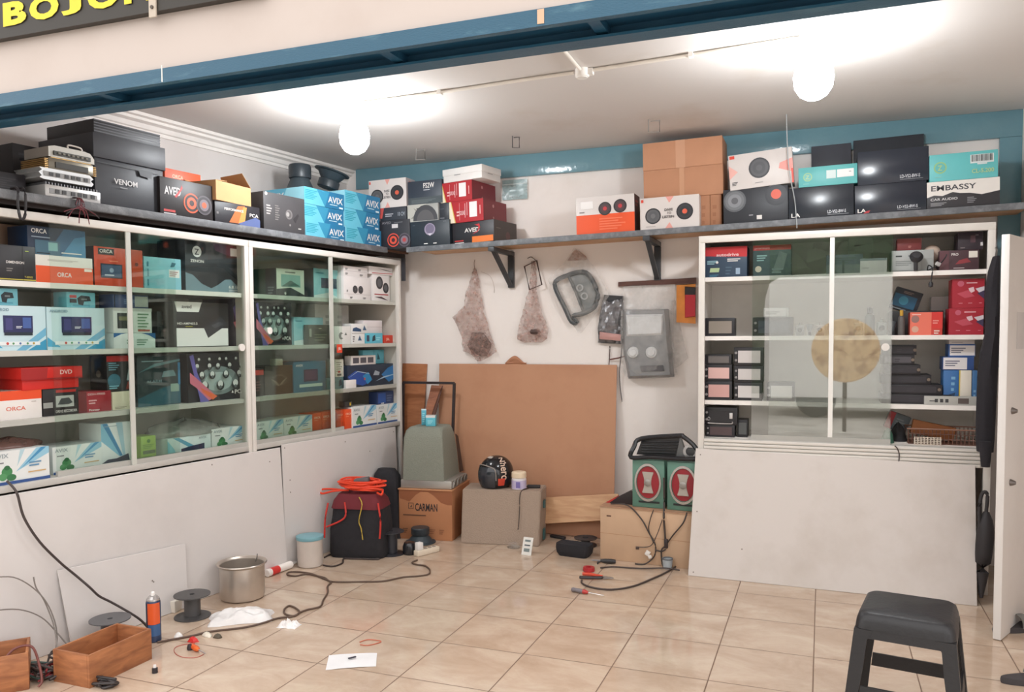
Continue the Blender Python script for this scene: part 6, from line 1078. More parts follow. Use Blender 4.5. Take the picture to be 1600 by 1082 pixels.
m = MB(); m.loft([[(.055, .0, .022), (.12, .0, .022), (.12, .0, .03), (.08, 0, .15)], [(.055, .03, .022), (.12, .03, .022), (.12, .03, .03), (.08, .03, .15)]], mt((96, 96, 96), .3)); m.obj('grey_trim', t)
m = MB(); m.lathe([(.028, 0), (.045, 0), (.045, -.014), (.028, -.014), (.028, 0)], mt((170, 168, 168), .2, .5), (.145, -.006, .062), 24, Matrix.Rotation(PI/2, 3, 'X') @ Matrix.Scale(1, 3), False); m.box((.145, .01, .06), (.08, .02, .05), mt((60, 60, 62), .3), None, .008); m.obj('chrome_vent', t)
t = thing('corner_light', 'black and red triangular car light on the left end of the tan carton', 'car light', cb+cxv*.105+cyv*.1+Vector((0, 0, GZ)), (0, 0, rz2))
m = MB(); m.prism([(-.08, 0), (.085, 0), (.085, .085), (.06, .09), (-.02, .045)], .06, mt((50, 44, 46), .25)); m.obj('housing', t)
m = MB(); m.prism([(-.105, 0), (-.081, 0), (-.03, .036), (-.036, .042)], .058, mt((180, 50, 50), .25)); m.obj('red_lens', t)
ck = (62, 52, 48)
def cp(x, y, z): return cb+cxv*x+cyv*y+Vector((0, 0, z))
t = thing('cable_loom', 'dark car wiring loom hanging from the green loudspeakers down the tan carton', 'cables', (0, 0, 0))
def strand(pts, r=.004, c=ck, nm='strand'):
    m = MB(); m.tube(pts, r, mt(c, .5), 6, 5); return m.obj(nm, t)
strand([cp(.06, .03, GZ+.01), cp(.18, .0, GZ+.016), cp(.27, -.012, .28), cp(.32, -.016, .2), cp(.36, -.016, .13), cp(.355, -.02, .06), cp(.3, -.03, .008), cp(.24, -.04, .005)], .0045)
strand([cp(.4, .03, GZ+.2), cp(.405, .02, GZ+.05), cp(.412, -.012, .3), cp(.42, -.016, .2), cp(.425, -.018, .12)], .006)
strand([cp(.425, -.018, .13), cp(.40, -.02, .10), cp(.405, -.02, .02), cp(.42, -.03, .006)], .005)
strand([cp(.345, .0, GZ+.004), cp(.33, -.014, .29), cp(.32, -.018, .22), cp(.35, -.018, .14)], .003)
strand([cp(.405, -.02, .29), cp(.37, -.02, .19), cp(.33, -.02, .12), cp(.25, -.022, .105)], .0025)
strand([cp(.55, -.0, GZ+.006), cp(.53, -.016, .28), cp(.47, -.018, .2), cp(.43, -.02, .14)], .0045)
strand([cp(.36, -.02, .10), cp(.40, -.02, .095), cp(.425, -.02, .11)], .0045)
m = MB(); m.box(cp(.428, -.02, .145), (.022, .018, .055), (52, 42, 42), Matrix.Rotation(rz2, 3, 'Z'), .003); m.obj('connector', t); m = MB(); m.box(cp(.25, -.024, .1), (.02, .016, .016), (70, 54, 48), Matrix.Rotation(rz2+.4, 3, 'Z'), .002); m.obj('connector', t)
m = MB(); m.box(cp(.315, -.025, .075), (.028, .016, .03), (226, 220, 214), Matrix.Rotation(.5, 3, 'Y'), .003); m.box(cp(.33, -.026, .055), (.02, .014, .02), (226, 220, 214), Matrix.Rotation(-.3, 3, 'Y'), .003); m.obj('white_plug', t)
t = thing('cup', 'small pale grey plastic cup with dark rim beside the white board', 'cup', Vector((*(-0.857, 4.831), .001)))
m = MB(); m.lathe([(0, 0), (.026, 0), (.031, .055), (.028, .055), (.024, .004), (0, .004)], mt((176, 182, 186), .4), n=24); m.obj('body', t)
m = MB(); m.lathe([(.0285, .0555), (.033, .0555), (.033, .063), (.0285, .063), (.0285, .0555)], mt((110, 112, 116), .4), n=24, caps=False); m.obj('rim', t)

# ================================================================ tools and oddments on the floor, right
def fp(p, z=0.0): return Vector((p[0], p[1], z))
cord('floor_cable', 'dark cable curving over the tiles from the white board to the red pliers', 'cable', [fp((-0.791, 5.17), .006), fp((-0.807, 4.921), .006), fp((-0.849, 4.723), .006), fp((-0.897, 4.586), .006), fp((-0.97, 4.409), .006), fp((-1.072, 4.306), .006), fp((-1.182, 4.308), .006), fp((-1.251, 4.357), .006), fp((-1.271, 4.413), .006)], .0055, (70, 58, 54))
cord('floor_cable', 'straight dark cable along the foot of the tan carton', 'cable', [fp((-1.236, 4.695), .005), fp((-1.162, 4.743), .005), fp((-1.009, 4.762), .005), fp((-0.86, 4.787), .014), fp((-0.779, 4.802), .005)], .0045, (70, 58, 54))
def screwdriver(label, p, q, hc, hc2, L=.2, r=.013):
    d = fp(q)-fp(p); rz = math.atan2(d.y, d.x); t = thing('screwdriver', label, 'screwdriver', fp(p, r+.0005), (0, 0, rz)); R = Matrix.Rotation(PI/2, 3, 'Y')
    m = MB(); m.lathe([(0, 0), (r*.7, .002), (r, .012), (r*.86, .03), (r, .05), (r*.9, L*.36), (0, L*.36)], mt(hc, .35), n=12, rot=R); m.obj('grip', t)
    m = MB(); m.lathe([(0, L*.361), (r*.92, L*.361), (r*.95, L*.42), (r*.5, L*.52), (0, L*.52)], mt(hc2, .35), n=12, rot=R); m.obj('collar', t)
    m = MB(); m.lathe([(0, L*.521), (.0034, L*.521), (.0034, L*.96), (.0015, L), (0, L)], mt((206, 202, 198), .2, .7), n=8, rot=R); m.obj('shaft', t)
    return t
screwdriver('screwdriver with grey and red handle lying nearest on the tiles before the carton', (-1.273, 4.216), (-1.078, 4.171), (120, 112, 116), (186, 60, 56), .2)
t = thing('pliers', 'pliers with red and black grips on the tiles left of the cable curve', 'pliers', fp((-1.295, 4.483), .004), (0, 0, .05)); 
for s_, c in ((1, (214, 70, 44)), (-1, (52, 44, 46))):
    m = MB(); m.tube([(0, .035*s_, .008), (.04, .036*s_, .009), (.09, .02*s_, .009), (.125, .006*s_, .009)], [.009]*13, mt(c, .45), 8, 4); m.obj('grip', t)
m = MB(); m.lathe([(0, 0), (.013, 0), (.013, .012), (0, .012)], mt((150, 146, 144), .3, .6), (.138, 0, .003), 14); m.loft([[(.14, .01, .003), (.14, -.01, .003), (.14, -.01, .015), (.14, .01, .015)], [(.19, .003, .006), (.19, -.003, .006), (.19, -.003, .012), (.19, .003, .012)]], mt((150, 146, 144), .3, .6)); m.obj('jaws', t)
t = thing('tape_coil', 'small round coil of red wire behind the pliers', 'coil', fp((-1.287, 4.621), .001))
m = MB(); m.lathe([(.016, 0), (.034, 0), (.036, .006), (.034, .024), (.016, .024), (.016, 0)], mt((178, 40, 50), .4, 0, .2, 40), caps=False); m.obj('coil', t)
t = thing('soldering_tool', 'black handled tool with a metal tip near the foot of the tan carton', 'tool', fp((-1.18, 4.817), .016), (0, 0, PI+.12)); R = Matrix.Rotation(PI/2, 3, 'Y')
m = MB(); m.lathe([(0, -.01), (.012, -.008), (.016, .02), (.014, .06), (.009, .085), (0, .085)], mt((46, 44, 46), .4), n=14, rot=R); m.obj('grip', t)
m = MB(); m.lathe([(0, .086), (.006, .086), (.005, .13), (0, .15)], mt((150, 148, 150), .3, .6), n=10, rot=R); m.tube([(.08, .0, -.004), (.1, .01, -.008), (.098, .03, -.011)], .005, (60, 56, 58)); m.obj('tip', t)
# black cloth pouch and spool flange
t = thing('tool_pouch', 'slumped black fabric pouch on the floor left of the tan carton', 'pouch', fp((-1.458, 4.917)), (0, 0, -.12))
m = MB(); m.loft([[(x*s, y*s*1.0, z) for x, y, z in rrect(zz, -.125, .105, -.05, .07, .03)] for s, zz in ((.82, 0), (.95, .02), (1.0, .05), (.98, .078))]+[[(x*.8+.0, y*.7, z+.03*nz((x*12, y*12, 0))) for x, y, z in rrect(.066, -.125, .105, -.05, .07, .03)]], mt((38, 36, 40), .85, 0, .1, 30, .3)); m.obj('fabric', t, angle=.8)
t = thing('cable_spool', 'flat black spool lying behind the black pouch', 'spool', fp((-1.465, 5.181), .001))
m = MB(); m.lathe([(.02, 0), (.075, 0), (.075, .006), (.03, .008), (.03, .045), (.075, .047), (.078, .053), (.02, .053), (.02, 0)], mt((62, 58, 60), .5), n=30, caps=False); m.obj('body', t)
m = MB(); m.box((0, 0, .011), (.12, .03, .02), (44, 40, 42), Matrix.Rotation(-.3, 3, 'Z'), .006); tag(m.obj('black_adapter', None, fp((-1.696, 5.299), .0005)), 'black adapter lying by the teal terminals of the grey wedge box', 'adapter')
# white sticker pack and clear wrapper in front of the wedge box
t = thing('product_card', 'small white card pack with dark print leaning on the grey wedge box', 'card', fp((-1.76, 4.826)), (0, 0, rz2*0-.1))
m = MB(); m.loft([[(-.034, 0, 0), (.034, 0, 0), (.034, .008, 0), (-.034, .008, 0)], [(-.034, .038, .105), (.034, .038, .105), (.034, .046, .105), (-.034, .046, .105)]], (226, 222, 216)); m.obj('card', t)
m = MB(); f = lambda x, z: Vector((x, z/.105*.038-.0012, z)); 
for z0, z1, c in ((.02, .04, (120, 130, 130)), (.055, .063, (90, 96, 100)), (.08, .092, (120, 130, 130))): m.face([f(-.02, z0), f(.02, z0), f(.02, z1), f(-.02, z1)], c)
m.obj('print', t)
heap('crumpled clear wrapper on the floor beside the white card pack', 'wrapper', 'plastic_wrapper', fp((-1.9, 4.975)), .05, .04, .035, M_clear, 14)

# ================================================================ floor, left of the carton
t = thing('tool_bag', 'tall black cloth bag piled with orange cords in the left corner', 'bag', fp((-2.765, 4.501)), (0, 0, RL-PI/2+.3)); M_bag = mt((38, 36, 40), .9, 0, .12, 30, .4)
m = MB()
m.loft([rrect(0, -.19, .17, -.11, .11, .06, 6), rrect(.03, -.195, .18, -.12, .12, .06, 6)]+[[(x+.012*nz((x*8, y*8, z*9)), y+.014*nz((x*8+3, y*8, z*9)), z) for x, y, z in rrect(zz, -.19+q, .175-q*.6, -.115+q*.3, .115-q*.3, .05, 6)] for zz, q in ((.1, .0), (.18, .006), (.26, .014), (.33, .024))]+[rrect(.37, -.15, .135, -.08, .08, .05, 6)], M_bag); m.obj('cloth_body', t, angle=.9)
m = MB(); m.loft([[(x*1.03, y*1.05, z) for x, y, z in rrect(zz, -.166+q, .155-q, -.107+q, .107-q, .05, 6)] for zz, q in ((.315, -.006), (.36, .004), (.402, .03))], mt((104, 30, 38), .8)); m.obj('red_band', t, angle=.9)
for pts in ([(-.185, -.11, .35), (-.2, -.125, .25), (-.205, -.13, .13)], [(.15, -.115, .36), (.17, -.13, .25), (.165, -.135, .14)], [(-.07, -.118, .36), (-.06, -.13, .28), (-.1, -.134, .24), (-.19, -.13, .2)]):
    m = MB(); m.tube(pts, .006, (196, 50, 40), 6); m.obj('red_strap', t)
m = MB(); m.tube([(.02, -.1, .39), (.05, -.13, .35), (.03, -.136, .25), (.045, -.138, .2), (.055, -.14, .13)], .0035, (190, 160, 60), 6); m.obj('yellow_cord', t)
t2 = thing('orange_cord', 'bright orange cord coiled loosely on top of the black cloth bag', 'cord', t.location+Vector((0, 0, .404)), t.rotation_euler[:])
m = MB(); oc = mt((226, 66, 34), .5)
random.seed(3)
for k in range(10):
    a0 = random.random()*6; m.tube([((.07+.05*random.random())*math.cos(a0+j*.9)*1.3+random.uniform(-.03, .03), (.05+.03*random.random())*math.sin(a0+j*.9), (.012+.006*k+.02*random.random())) for j in range(7)], .0065, oc, 7, 4, True)
m.tube([(-.1, -.02, .012), (-.2, -.03, .02), (-.27, -.03, .012), (-.25, -.05, -.008), (-.17, -.06, .012), (-.08, -.05, .02)], .0065, oc, 7, 5, True)
m.tube([(.1, 0, .012), (.15, -.03, .02), (.165, -.09, .005), (.13, -.07, .012)], .0065, oc, 7, 5)
m.tube([(0, .0, .02), (.02, -.02, .08), (.06, -.02, .06), (.1, -.03, .02)], .006, oc, 7, 5)
m.obj('cord', t2)
m = MB(); m.box((0, 0, .0), (.095, .06, .03), (92, 86, 90), Matrix.Rotation(.3, 3, 'Z') @ Matrix.Rotation(-.15, 3, 'Y'), .006); tag(m.obj('power_adapter', None, t.location+Vector((.02, -.03, .487))), 'dark grey adapter lying on top of the orange cord', 'adapter')
t = thing('black_bag', 'tall black bag standing behind the cloth bag beside the lettered carton', 'bag', fp((-2.821, 4.977)), (0, 0, RL-PI/2+.1))
m = MB(); m.loft([rrect(0, -.10, .10, -.06, .08, .03)]+[[(x+.012*nz((x*8, y*8, z*7+3)), y+.012*nz((x*8+3, y*8, z*7)), z) for x, y, z in rrect(zz, -.105-q*.3, .085-q, -.06, .07, .03)] for zz, q in ((.1, .0), (.25, .01), (.36, .02), (.43, .03))]+[rrect(.475, -.10, .02, -.03, .05, .03)], M_bag); m.obj('cloth_body', t, angle=.9)
def spool(label, p, r, h, c, z=0.0, rot=(0, 0, 0)):
    t = thing('cable_spool', label, 'spool', fp(p, z+.0005), rot, 'empty black cable spools'); M = mt(c, .45)
    m = MB(); m.lathe([(.012, 0), (r, 0), (r, .005), (r*.45, .009), (.012, .009), (.012, 0)], M, n=32, caps=False); m.obj('lower_flange', t)
    m = MB(); m.lathe([(.012, .0095), (r*.45, .0095), (r*.45, h-.0095), (.012, h-.0095), (.012, .0095)], M, n=28, caps=False); m.obj('core', t)
    m = MB(); m.lathe([(.012, h-.009), (r*.45, h-.009), (r, h-.005), (r, h), (.012, h), (.012, h-.009)], M, n=32, caps=False); m.obj('upper_flange', t)
    return t
spool('black cable spool standing on the floor between the cloth bag and the power strip', (-2.589, 4.564), .083, .15, (48, 48, 54))
spool('grey black cable spool standing on the floor beside the spray can', (-2.956, 3.189), .088, .115, (74, 72, 72))
spool('grey spool standing against the white board behind the wooden box', (-3.022, 2.746, 0.13), .088, .13, (92, 90, 92))
woofer('black woofer lying magnet-up on the floor before the lettered carton', fp((-2.548, 4.887), .001), (0, 0, 0), .17)
tag(bpy.data.objects['woofer.002'], None, None); del bpy.data.objects['woofer.002']['group']
t = thing('black_lens', 'black shiny cylinder gadget between the spool and the woofer', 'gadget', fp((-2.479, 4.603), .001), (0, 0, -.3))
m = MB(); m.lathe([(0, 0), (.04, 0), (.045, .01), (.045, .05), (.035, .075), (0, .08)], mt((36, 36, 40), .15), n=24); m.obj('body', t)
t = thing('power_strip', 'white power strip with a plugged adapter on the floor before the woofer', 'power strip', fp((-2.378, 4.639), .0005), (0, 0, 1.15))
m = MB(); m.bx((-.085, -.024, 0), (.095, .024, .036), (226, 212, 192), .006); m.obj('housing', t)
m = MB(); m.bx((-.078, -.018, .0365), (-.036, .02, .085), (238, 234, 230), .004); m.obj('plug_adapter', t)
m = MB()
for k in range(3): m.cyl((-.005+.035*k, 0, .0362), (-.005+.035*k, 0, .0375), .013, (150, 138, 124))
m.obj('socket', t)
cord('extension_cable', 'long brown extension cable looping over the tiles from the power strip to the left', 'cable', [fp(p, .0055) for p in ((-2.356, 4.473), (-2.359, 4.412), (-2.317, 4.382), (-2.253, 4.376), (-2.19, 4.313), (-2.153, 4.23), (-2.188, 4.177), (-2.265, 4.123), (-2.333, 4.02), (-2.431, 3.973), (-2.604, 3.911), (-2.688, 3.958), (-2.773, 3.981), (-2.838, 3.985), (-2.872, 3.932), (-2.934, 3.937), (-2.955, 3.984), (-2.89, 4.007), (-2.803, 3.997), (-2.691, 3.944), (-2.607, 3.897), (-2.584, 3.83), (-2.52, 3.733), (-2.469, 3.615), (-2.426, 3.523), (-2.46, 3.459), (-2.469, 3.405), (-2.465, 3.357), (-2.524, 3.365), (-2.572, 3.418), (-2.584, 3.477), (-2.525, 3.456), (-2.469, 3.405), (-2.474, 3.343), (-2.523, 3.306), (-2.552, 3.219), (-2.601, 3.137), (-2.711, 3.043), (-2.756, 2.966), (-2.822, 2.883), (-2.849, 2.848))], .0052, (92, 72, 60))
cord('loose_cable', 'dark cable lying on the floor around the foot of the black cloth bag', 'cable', [fp(p, .006) for p in ((-2.94, 4.327), (-2.932, 4.41), (-2.783, 4.399), (-2.633, 4.421), (-2.598, 4.402), (-2.759, 4.361), (-2.808, 4.343), (-2.761, 4.254), (-2.778, 4.174), (-2.849, 4.178))], .0052, (64, 52, 48))
t = thing('food_container', 'clear round container with a teal lid on the floor by the white boards', 'container', fp((-2.932, 4.163), .001))
m = MB(); m.lathe([(0, 0), (.07, 0), (.076, .006), (.078, .165), (.074, .165), (.072, .008), (0, .006)], film_mat('frosted_container', (216, 204, 194), .8, .3, .04), n=36); m.obj('body', t)
m = MB(); m.lathe([(0, .1655), (.082, .1655), (.084, .172), (.083, .185), (.07, .188), (0, .186)], mt((120, 168, 178), .4), n=36); m.obj('lid', t)
m = MB(); m.lathe([(0, .0065), (.069, .0085), (.07, .05), (.04, .07), (0, .06)], mt((186, 154, 136), .8, 0, .3, 30), n=24); m.obj('contents', t)
t = thing('sealant_tube', 'white sealant cartridge with red print lying beside the cooking pot', 'tube', fp((-3.026, 3.877), .0235), (0, 0, math.atan2((-3.007, 4.093)[1]-((-3.026, 3.877)[1]), (-3.007, 4.093)[0]-((-3.026, 3.877)[0])))); R = Matrix.Rotation(PI/2, 3, 'Y')
m = MB(); m.lathe([(0, -.01), (.02, -.01), (.0225, -.004), (.0225, .195), (.018, .2), (0, .2)], (230, 222, 216), n=20, rot=R); m.obj('cartridge', t)
m = MB(); m.lathe([(.0227, .02), (.0229, .02), (.0229, .085), (.0227, .085), (.0227, .02)], mt((206, 52, 48), .4), n=20, rot=R, caps=False); m.obj('red_label', t)
m = MB(); m.lathe([(0, .2005), (.009, .2005), (.008, .215), (.003, .27), (0, .27)], (176, 170, 164), n=12, rot=R); m.obj('nozzle', t)
t = thing('cooking_pot', 'wide aluminium cooking pot with a rolled rim on the floor', 'pot', fp((-2.918, 3.521), .001))
m = MB(); m.lathe([(0, 0), (.098, 0), (.112, .006), (.117, .02), (.118, .178), (.128, .186), (.132, .19), (.129, .195), (.122, .192), (.114, .182), (.113, .02), (.1, .008), (0, .008)], mt((196, 186, 176), .3, .75, .1, 12), n=48); m.obj('vessel', t)
m = MB(); m.tube([(.0, .115, .165), (.01, .113, .19), (.012, .114, .21)], .003, (110, 104, 100), 6); m.obj('clip', t)
m = MB(); m.sheet(lambda u, v: (.055*(u-.5)*2+.02*nz((u*3, v*3, 0)), .05*(v-.5)*2, .07+.04*nz((u*4, v*4, 5))), 10, 10, M_milky, .002); m.obj('plastic_scrap', t)
def crumple(name, label, cat, p, L, Wd, H, mat, rz, seed, z=.001, amp=.5, hf=.35):
    m = MB(); 
    m.sheet(lambda u, v: ((u-.5)*L*(1-.15*nz((v*3, seed, 0))), (v-.5)*Wd*(1-.2*nz((u*3, seed, 4))), z+max(0, H*(math.sin(PI*u)*math.sin(PI*v))**.5*(.6+amp*nz((u*5+seed, v*4, seed), 1.0)+hf*nz((u*11, v*9, seed))))), 26, 16, mat, .0012)
    return tag(m.obj(name, None, fp(p), (0, 0, rz), angle=.35), label, cat)
crumple('plastic_bag', 'crumpled white plastic bag lying on the floor below the cooking pot', 'plastic bag', (-2.699, 3.243), .30, .16, .085, film_mat('white_bag_film', (236, 232, 230), .9, .3, .08), .62, 2, .001, .35, .10)
crumple('tissue', 'crumpled white tissue on the floor tiles right of the plastic bag', 'tissue', (-2.412, 3.242), .10, .07, .035, mt((238, 234, 232), .7), .1, 7, amp=.9)
m = MB(); m.sheet(lambda u, v: ((u-.5)*.21, (v-.5)*.16*(1-.08*u), .0015+.006*(u*(1-u))*2+.002*nz((u*3, v*3, 1))), 12, 8, mt((232, 230, 230), .6), .0006)
m.box((.0, .01, .0125), (.035, .009, .004), (60, 58, 66), Matrix.Rotation(.5, 3, 'Z'))
tag(m.obj('paper_sheet', None, fp((-1.892, 2.978)), (0, 0, .5)), 'torn sheet of white paper with a dark mark lying on the tiles', 'paper')
cord('wire_scrap', 'bent scrap of copper red wire on the tiles above the white paper', 'wire', [fp(p, .003) for p in ((-1.974, 3.174), (-1.954, 3.214), (-1.893, 3.22), (-1.887, 3.197), (-1.918, 3.153), (-1.955, 3.148))], .0025, (196, 110, 84))
t = thing('spray_can', 'blue and orange spray can standing by the wooden box', 'spray can', fp((-2.887, 2.867), .001), (0, 0, -.3))
m = MB(); m.lathe([(0, 0), (.029, 0), (.032, .004), (.032, .185), (.029, .192), (0, .192)], mt((46, 62, 92), .3), n=32); 
for az0, az1, z0, z1, c in ((-1.35, .5, .085, .184, (222, 92, 46)), (-1.9, -1.4, .03, .184, (36, 44, 66)), (-1.35, .5, .03, .083, (60, 96, 140))):
    m.sheet(lambda u, v: (.0325*math.cos(az0+(az1-az0)*u), .0325*math.sin(az0+(az1-az0)*u), z0+(z1-z0)*v), 8, 1, mt(c, .3), .0)
m.obj('can_body', t)
m = MB(); m.lathe([(0, .1925), (.03, .1925), (.029, .2), (.018, .212), (0, .213)], mt((190, 186, 184), .25, .7), n=28); m.obj('shoulder', t)
m = MB(); m.lathe([(0, .2135), (.009, .2135), (.009, .228), (.006, .232), (0, .232)], (240, 236, 232), n=14); m.obj('nozzle', t)
m = MB(); m.box((0, 0, .03), (.07, .07, .06), (222, 214, 202), Matrix.Rotation(.2, 3, 'Z'), .004); tag(m.obj('white_block', None, fp((-3.115, 3.222), .0005)), 'small white block on the floor behind the grey black spool', 'block')

# wooden boxes at lower left
def crate(label, a, b, h, dep, sgn, mat):
    a, w, rz = two_pt(a, b); t = thing('wooden_box', label, 'box', a, (0, 0, rz)); th = .011
    m = MB(); m.bx((0, 0, 0), (w, th, h), mat, .0015); m.obj('side_board', t)
    m = MB(); m.bx((0, dep-th, 0), (w, dep, h), mat, .0015); m.obj('side_board', t)
    m = MB(); m.bx((0, th+.0003, 0), (th, dep-th-.0003, h), mat, .0015); m.obj('end_board', t)
    m = MB(); m.bx((w-th, th+.0003, 0), (w, dep-th-.0003, h), mat, .0015); m.obj('end_board', t)
    m = MB(); m.bx((th+.0003, th+.0003, .001), (w-th-.0003, dep-th-.0003, .012), mat); m.obj('bottom_board', t)
    return t, w, rz
wbx, w_, rzb = crate('open brown wooden box on the floor beside the spray can', (-2.737, 2.378), (-2.734, 2.701), .135, .2, 1, M_boxw)
m = MB(); m.lathe([(0, 0), (.012, 0), (.014, .02), (.006, .03), (0, .03)], (40, 36, 40), n=14); m.box((0, 0, .036), (.008, .008, .012), (206, 200, 196)); tag(m.obj('small_part', None, wbx.matrix_basis @ Vector((.06, .15, .0125))), 'small black part with a white tip inside the brown wooden box', 'part')
crate('open wooden box of tangled wires cut by the left photo edge', (-3.098, 2.13), (-2.961, 2.29), .15, .2, 1, M_boxw)
random.seed(11)
t = thing('wire_tangle', 'tangle of dark and red wires spilling between the two wooden boxes', 'wires', (0, 0, 0))
for k in range(9):
    c = ((60, 50, 48), (130, 40, 44), (58, 84, 78), (70, 60, 58))[k % 4]; m = MB()
    bx_, by_ = (-3.01, 2.375)
    m.tube([(bx_+random.uniform(-.09, .10), by_+random.uniform(-.05, .14), .006+random.random()*.05) for j in range(8)], .0045, mt(c, .5), 6, 5); m.obj('wire', t)
cord('thick_wire', 'reddish cable bundle arching from the left wooden box to the brown one', 'cable', [fp((-3.031, 2.239), .13), fp((-3.031, 2.277), .156), fp((-3.009, 2.31), .165), fp((-2.985, 2.332), .15), fp((-2.954, 2.33), .09), fp((-2.928, 2.32), .03), fp((-2.927, 2.302), .01)], .005, (112, 60, 54))
cord('hanging_cable', 'long dark cable hanging from the nearest left cabinet down to behind the wooden box', 'cable', [LP(-1.36, .02, .80), LP(-1.345, .06, .75), LP(-1.32, .062, .64), LP(-1.26, .07, .52), LP(-1.18, .085, .41), LP(-1.12, .095, .34), LP(-1.07, .128, .27), LP(-1.03, .135, .22), LP(-.97, .15, .17), LP(-.88, .2, .08), LP(-.84, .22, .02)], .0055, (62, 52, 50))
for pts, lb in (([LP(-1.48, .08, .42), LP(-1.39, .09, .40), LP(-1.31, .10, .33), LP(-1.26, .12, .24), LP(-1.24, .14, .12), LP(-1.27, .16, .02)], 'thin grey wire arching against the white board at the left photo edge, upper one'), ([LP(-1.5, .1, .29), LP(-1.38, .10, .26), LP(-1.29, .11, .20), LP(-1.24, .14, .12), LP(-1.2, .18, .03)], 'thin grey wire arching against the white board at the left photo edge, lower one'), ([LP(-1.31, .1, .38), LP(-1.30, .1, .33), LP(-1.27, .11, .26), LP(-1.25, .14, .14), LP(-1.28, .2, .04)], 'short grey wire standing upright before the white board at the left edge')):
    cord('loose_wire', lb, 'wire', pts, .003, (130, 122, 116), 6)
# little things scattered on the tiles
screwdriver('stubby bright orange screwdriver on the tiles before the spray can', (-2.657, 2.853), (-2.536, 2.803), (226, 96, 40), (226, 110, 50), .14, .013)
m = MB(); m.lathe([(0, 0), (.012, 0), (.014, .01), (.01, .024), (0, .025)], (52, 46, 50), n=14); tag(m.obj('black_button', None, fp((-2.651, 2.839), .0005)), 'small black cap beside the stubby orange screwdriver', 'cap')
heap('small bright red plastic connector on the tiles near the spray can', 'connector', 'red_connector', fp((-2.71, 2.923), .0005), .026, .014, .022, (206, 44, 40), 2, .4)
heap('small white scrap of plastic lying on the cable beside the spray can', 'scrap', 'plastic_scrap', fp((-2.81, 2.938), .0005), .02, .018, .025, (232, 228, 224), 6, .5)
heap('pale scrap of plastic on the cable right of the red connector', 'scrap', 'plastic_scrap', fp((-2.694, 2.997), .0005), .026, .014, .02, (224, 216, 200), 16, .5)
heap('small dark lump of wire at the end of the pale scrap', 'scrap', 'wire_scrap', fp((-2.637, 3.001), .0005), .022, .014, .018, (84, 74, 60), 26, .5)
cord('red_wire', 'thin red wire curling on the tiles around the stubby orange screwdriver', 'wire', [fp(p, .002) for p in ((-2.684, 2.908), (-2.723, 2.869), (-2.728, 2.827), (-2.681, 2.781), (-2.619, 2.758), (-2.561, 2.772), (-2.552, 2.813))], .0016, (186, 96, 84), 5)
m = MB(); m.lathe([(0, 0), (.012, 0), (.012, .02), (0, .022)], (46, 40, 44), n=12); m.lathe([(0, .0225), (.007, .0225), (.006, .034), (0, .035)], (226, 222, 220), n=10); tag(m.obj('small_part', None, fp((-2.608, 2.589), .0005)), 'tiny black and white part alone on the tiles in front of the wooden box', 'part')
random.seed(5); m = MB(); bx_, by_ = (-2.703, 2.409)
m.tube([(bx_+random.uniform(-.06, .06), by_+random.uniform(-.02, .03), .005+random.random()*.03) for j in range(26)], .0055, mt((52, 46, 46), .5), 6, 4)
tag(m.obj('wire_clump', None), 'clump of black wire at the front foot of the brown wooden box', 'wires')
# ================================================================ far right: stool, jacket, door leaf, sandals
t = thing('plastic_stool', 'dark grey plastic stool standing in the right foreground', 'stool', (.285, 3.055, 0), (0, 0, -.17)); M_st2 = mt((36, 35, 37), .45, 0, .06, 60, .15); HS = .47
m = MB()
m.loft([rrect(HS-.055, -.152, .152, -.152, .152, .035, 6), rrect(HS-.03, -.149, .149, -.149, .149, .035, 6), rrect(HS-.008, -.142, .142, -.142, .142, .035, 6), rrect(HS, -.13, .13, -.13, .13, .03, 6), rrect(HS-.002, -.02, .02, -.02, .02, .01, 6)], M_st2); m.obj('seat', t, angle=1.0)
def sk(z): return .152+.042*(HS-.055-z)/(HS-.055)
m = MB()
for r_ in range(4):
    R = Matrix.Rotation(PI/2*r_, 4, 'Z'); z0, z1 = HS-.0555, HS-.085
    m.loft([[R @ Vector((x, -y, z)) for x, y, z in ((-.115, .150, z0), (.115, .150, z0), (.115, .143, z0), (-.115, .143, z0))], [R @ Vector((x, -y, z)) for x, y, z in ((-.118, .153, z1), (.118, .153, z1), (.118, .146, z1), (-.118, .146, z1))]], M_st2)
m.obj('apron', t)
for sx in (-1, 1):
    for sy in (-1, 1):
        m = MB(); rings = []
        for z in (HS-.056, HS-.09, .3, .2, .1, 0.0005):
            e = sk(z); wd = .058 if z > HS-.08 else (.044 if z > .28 else .040); tt = .008
            L_ = [(e, e), (e-wd, e), (e-wd, e-tt), (e-tt*1.5, e-tt*1.5), (e-tt, e-wd), (e, e-wd)]
            rings.append([(sx*x, sy*y, z) for x, y in L_])
        m.loft(rings, M_st2); bmesh.ops.recalc_face_normals(m.bm, faces=m.bm.faces); m.obj('leg', t)
for r_ in range(4):
    m = MB(); R = Matrix.Rotation(PI/2*r_, 4, 'Z'); e0, e1 = sk(.175)-.003, sk(.225)-.003
    m.loft([[R @ Vector(p) for p in ((-e0+.04, -e0, .175), (e0-.04, -e0, .175), (e0-.04, -e0+.008, .175), (-e0+.04, -e0+.008, .175))], [R @ Vector(p) for p in ((-e1+.04, -e1, .225), (e1-.04, -e1, .225), (e1-.04, -e1+.008, .225), (-e1+.04, -e1+.008, .225))]], M_st2); m.obj('stretcher', t)
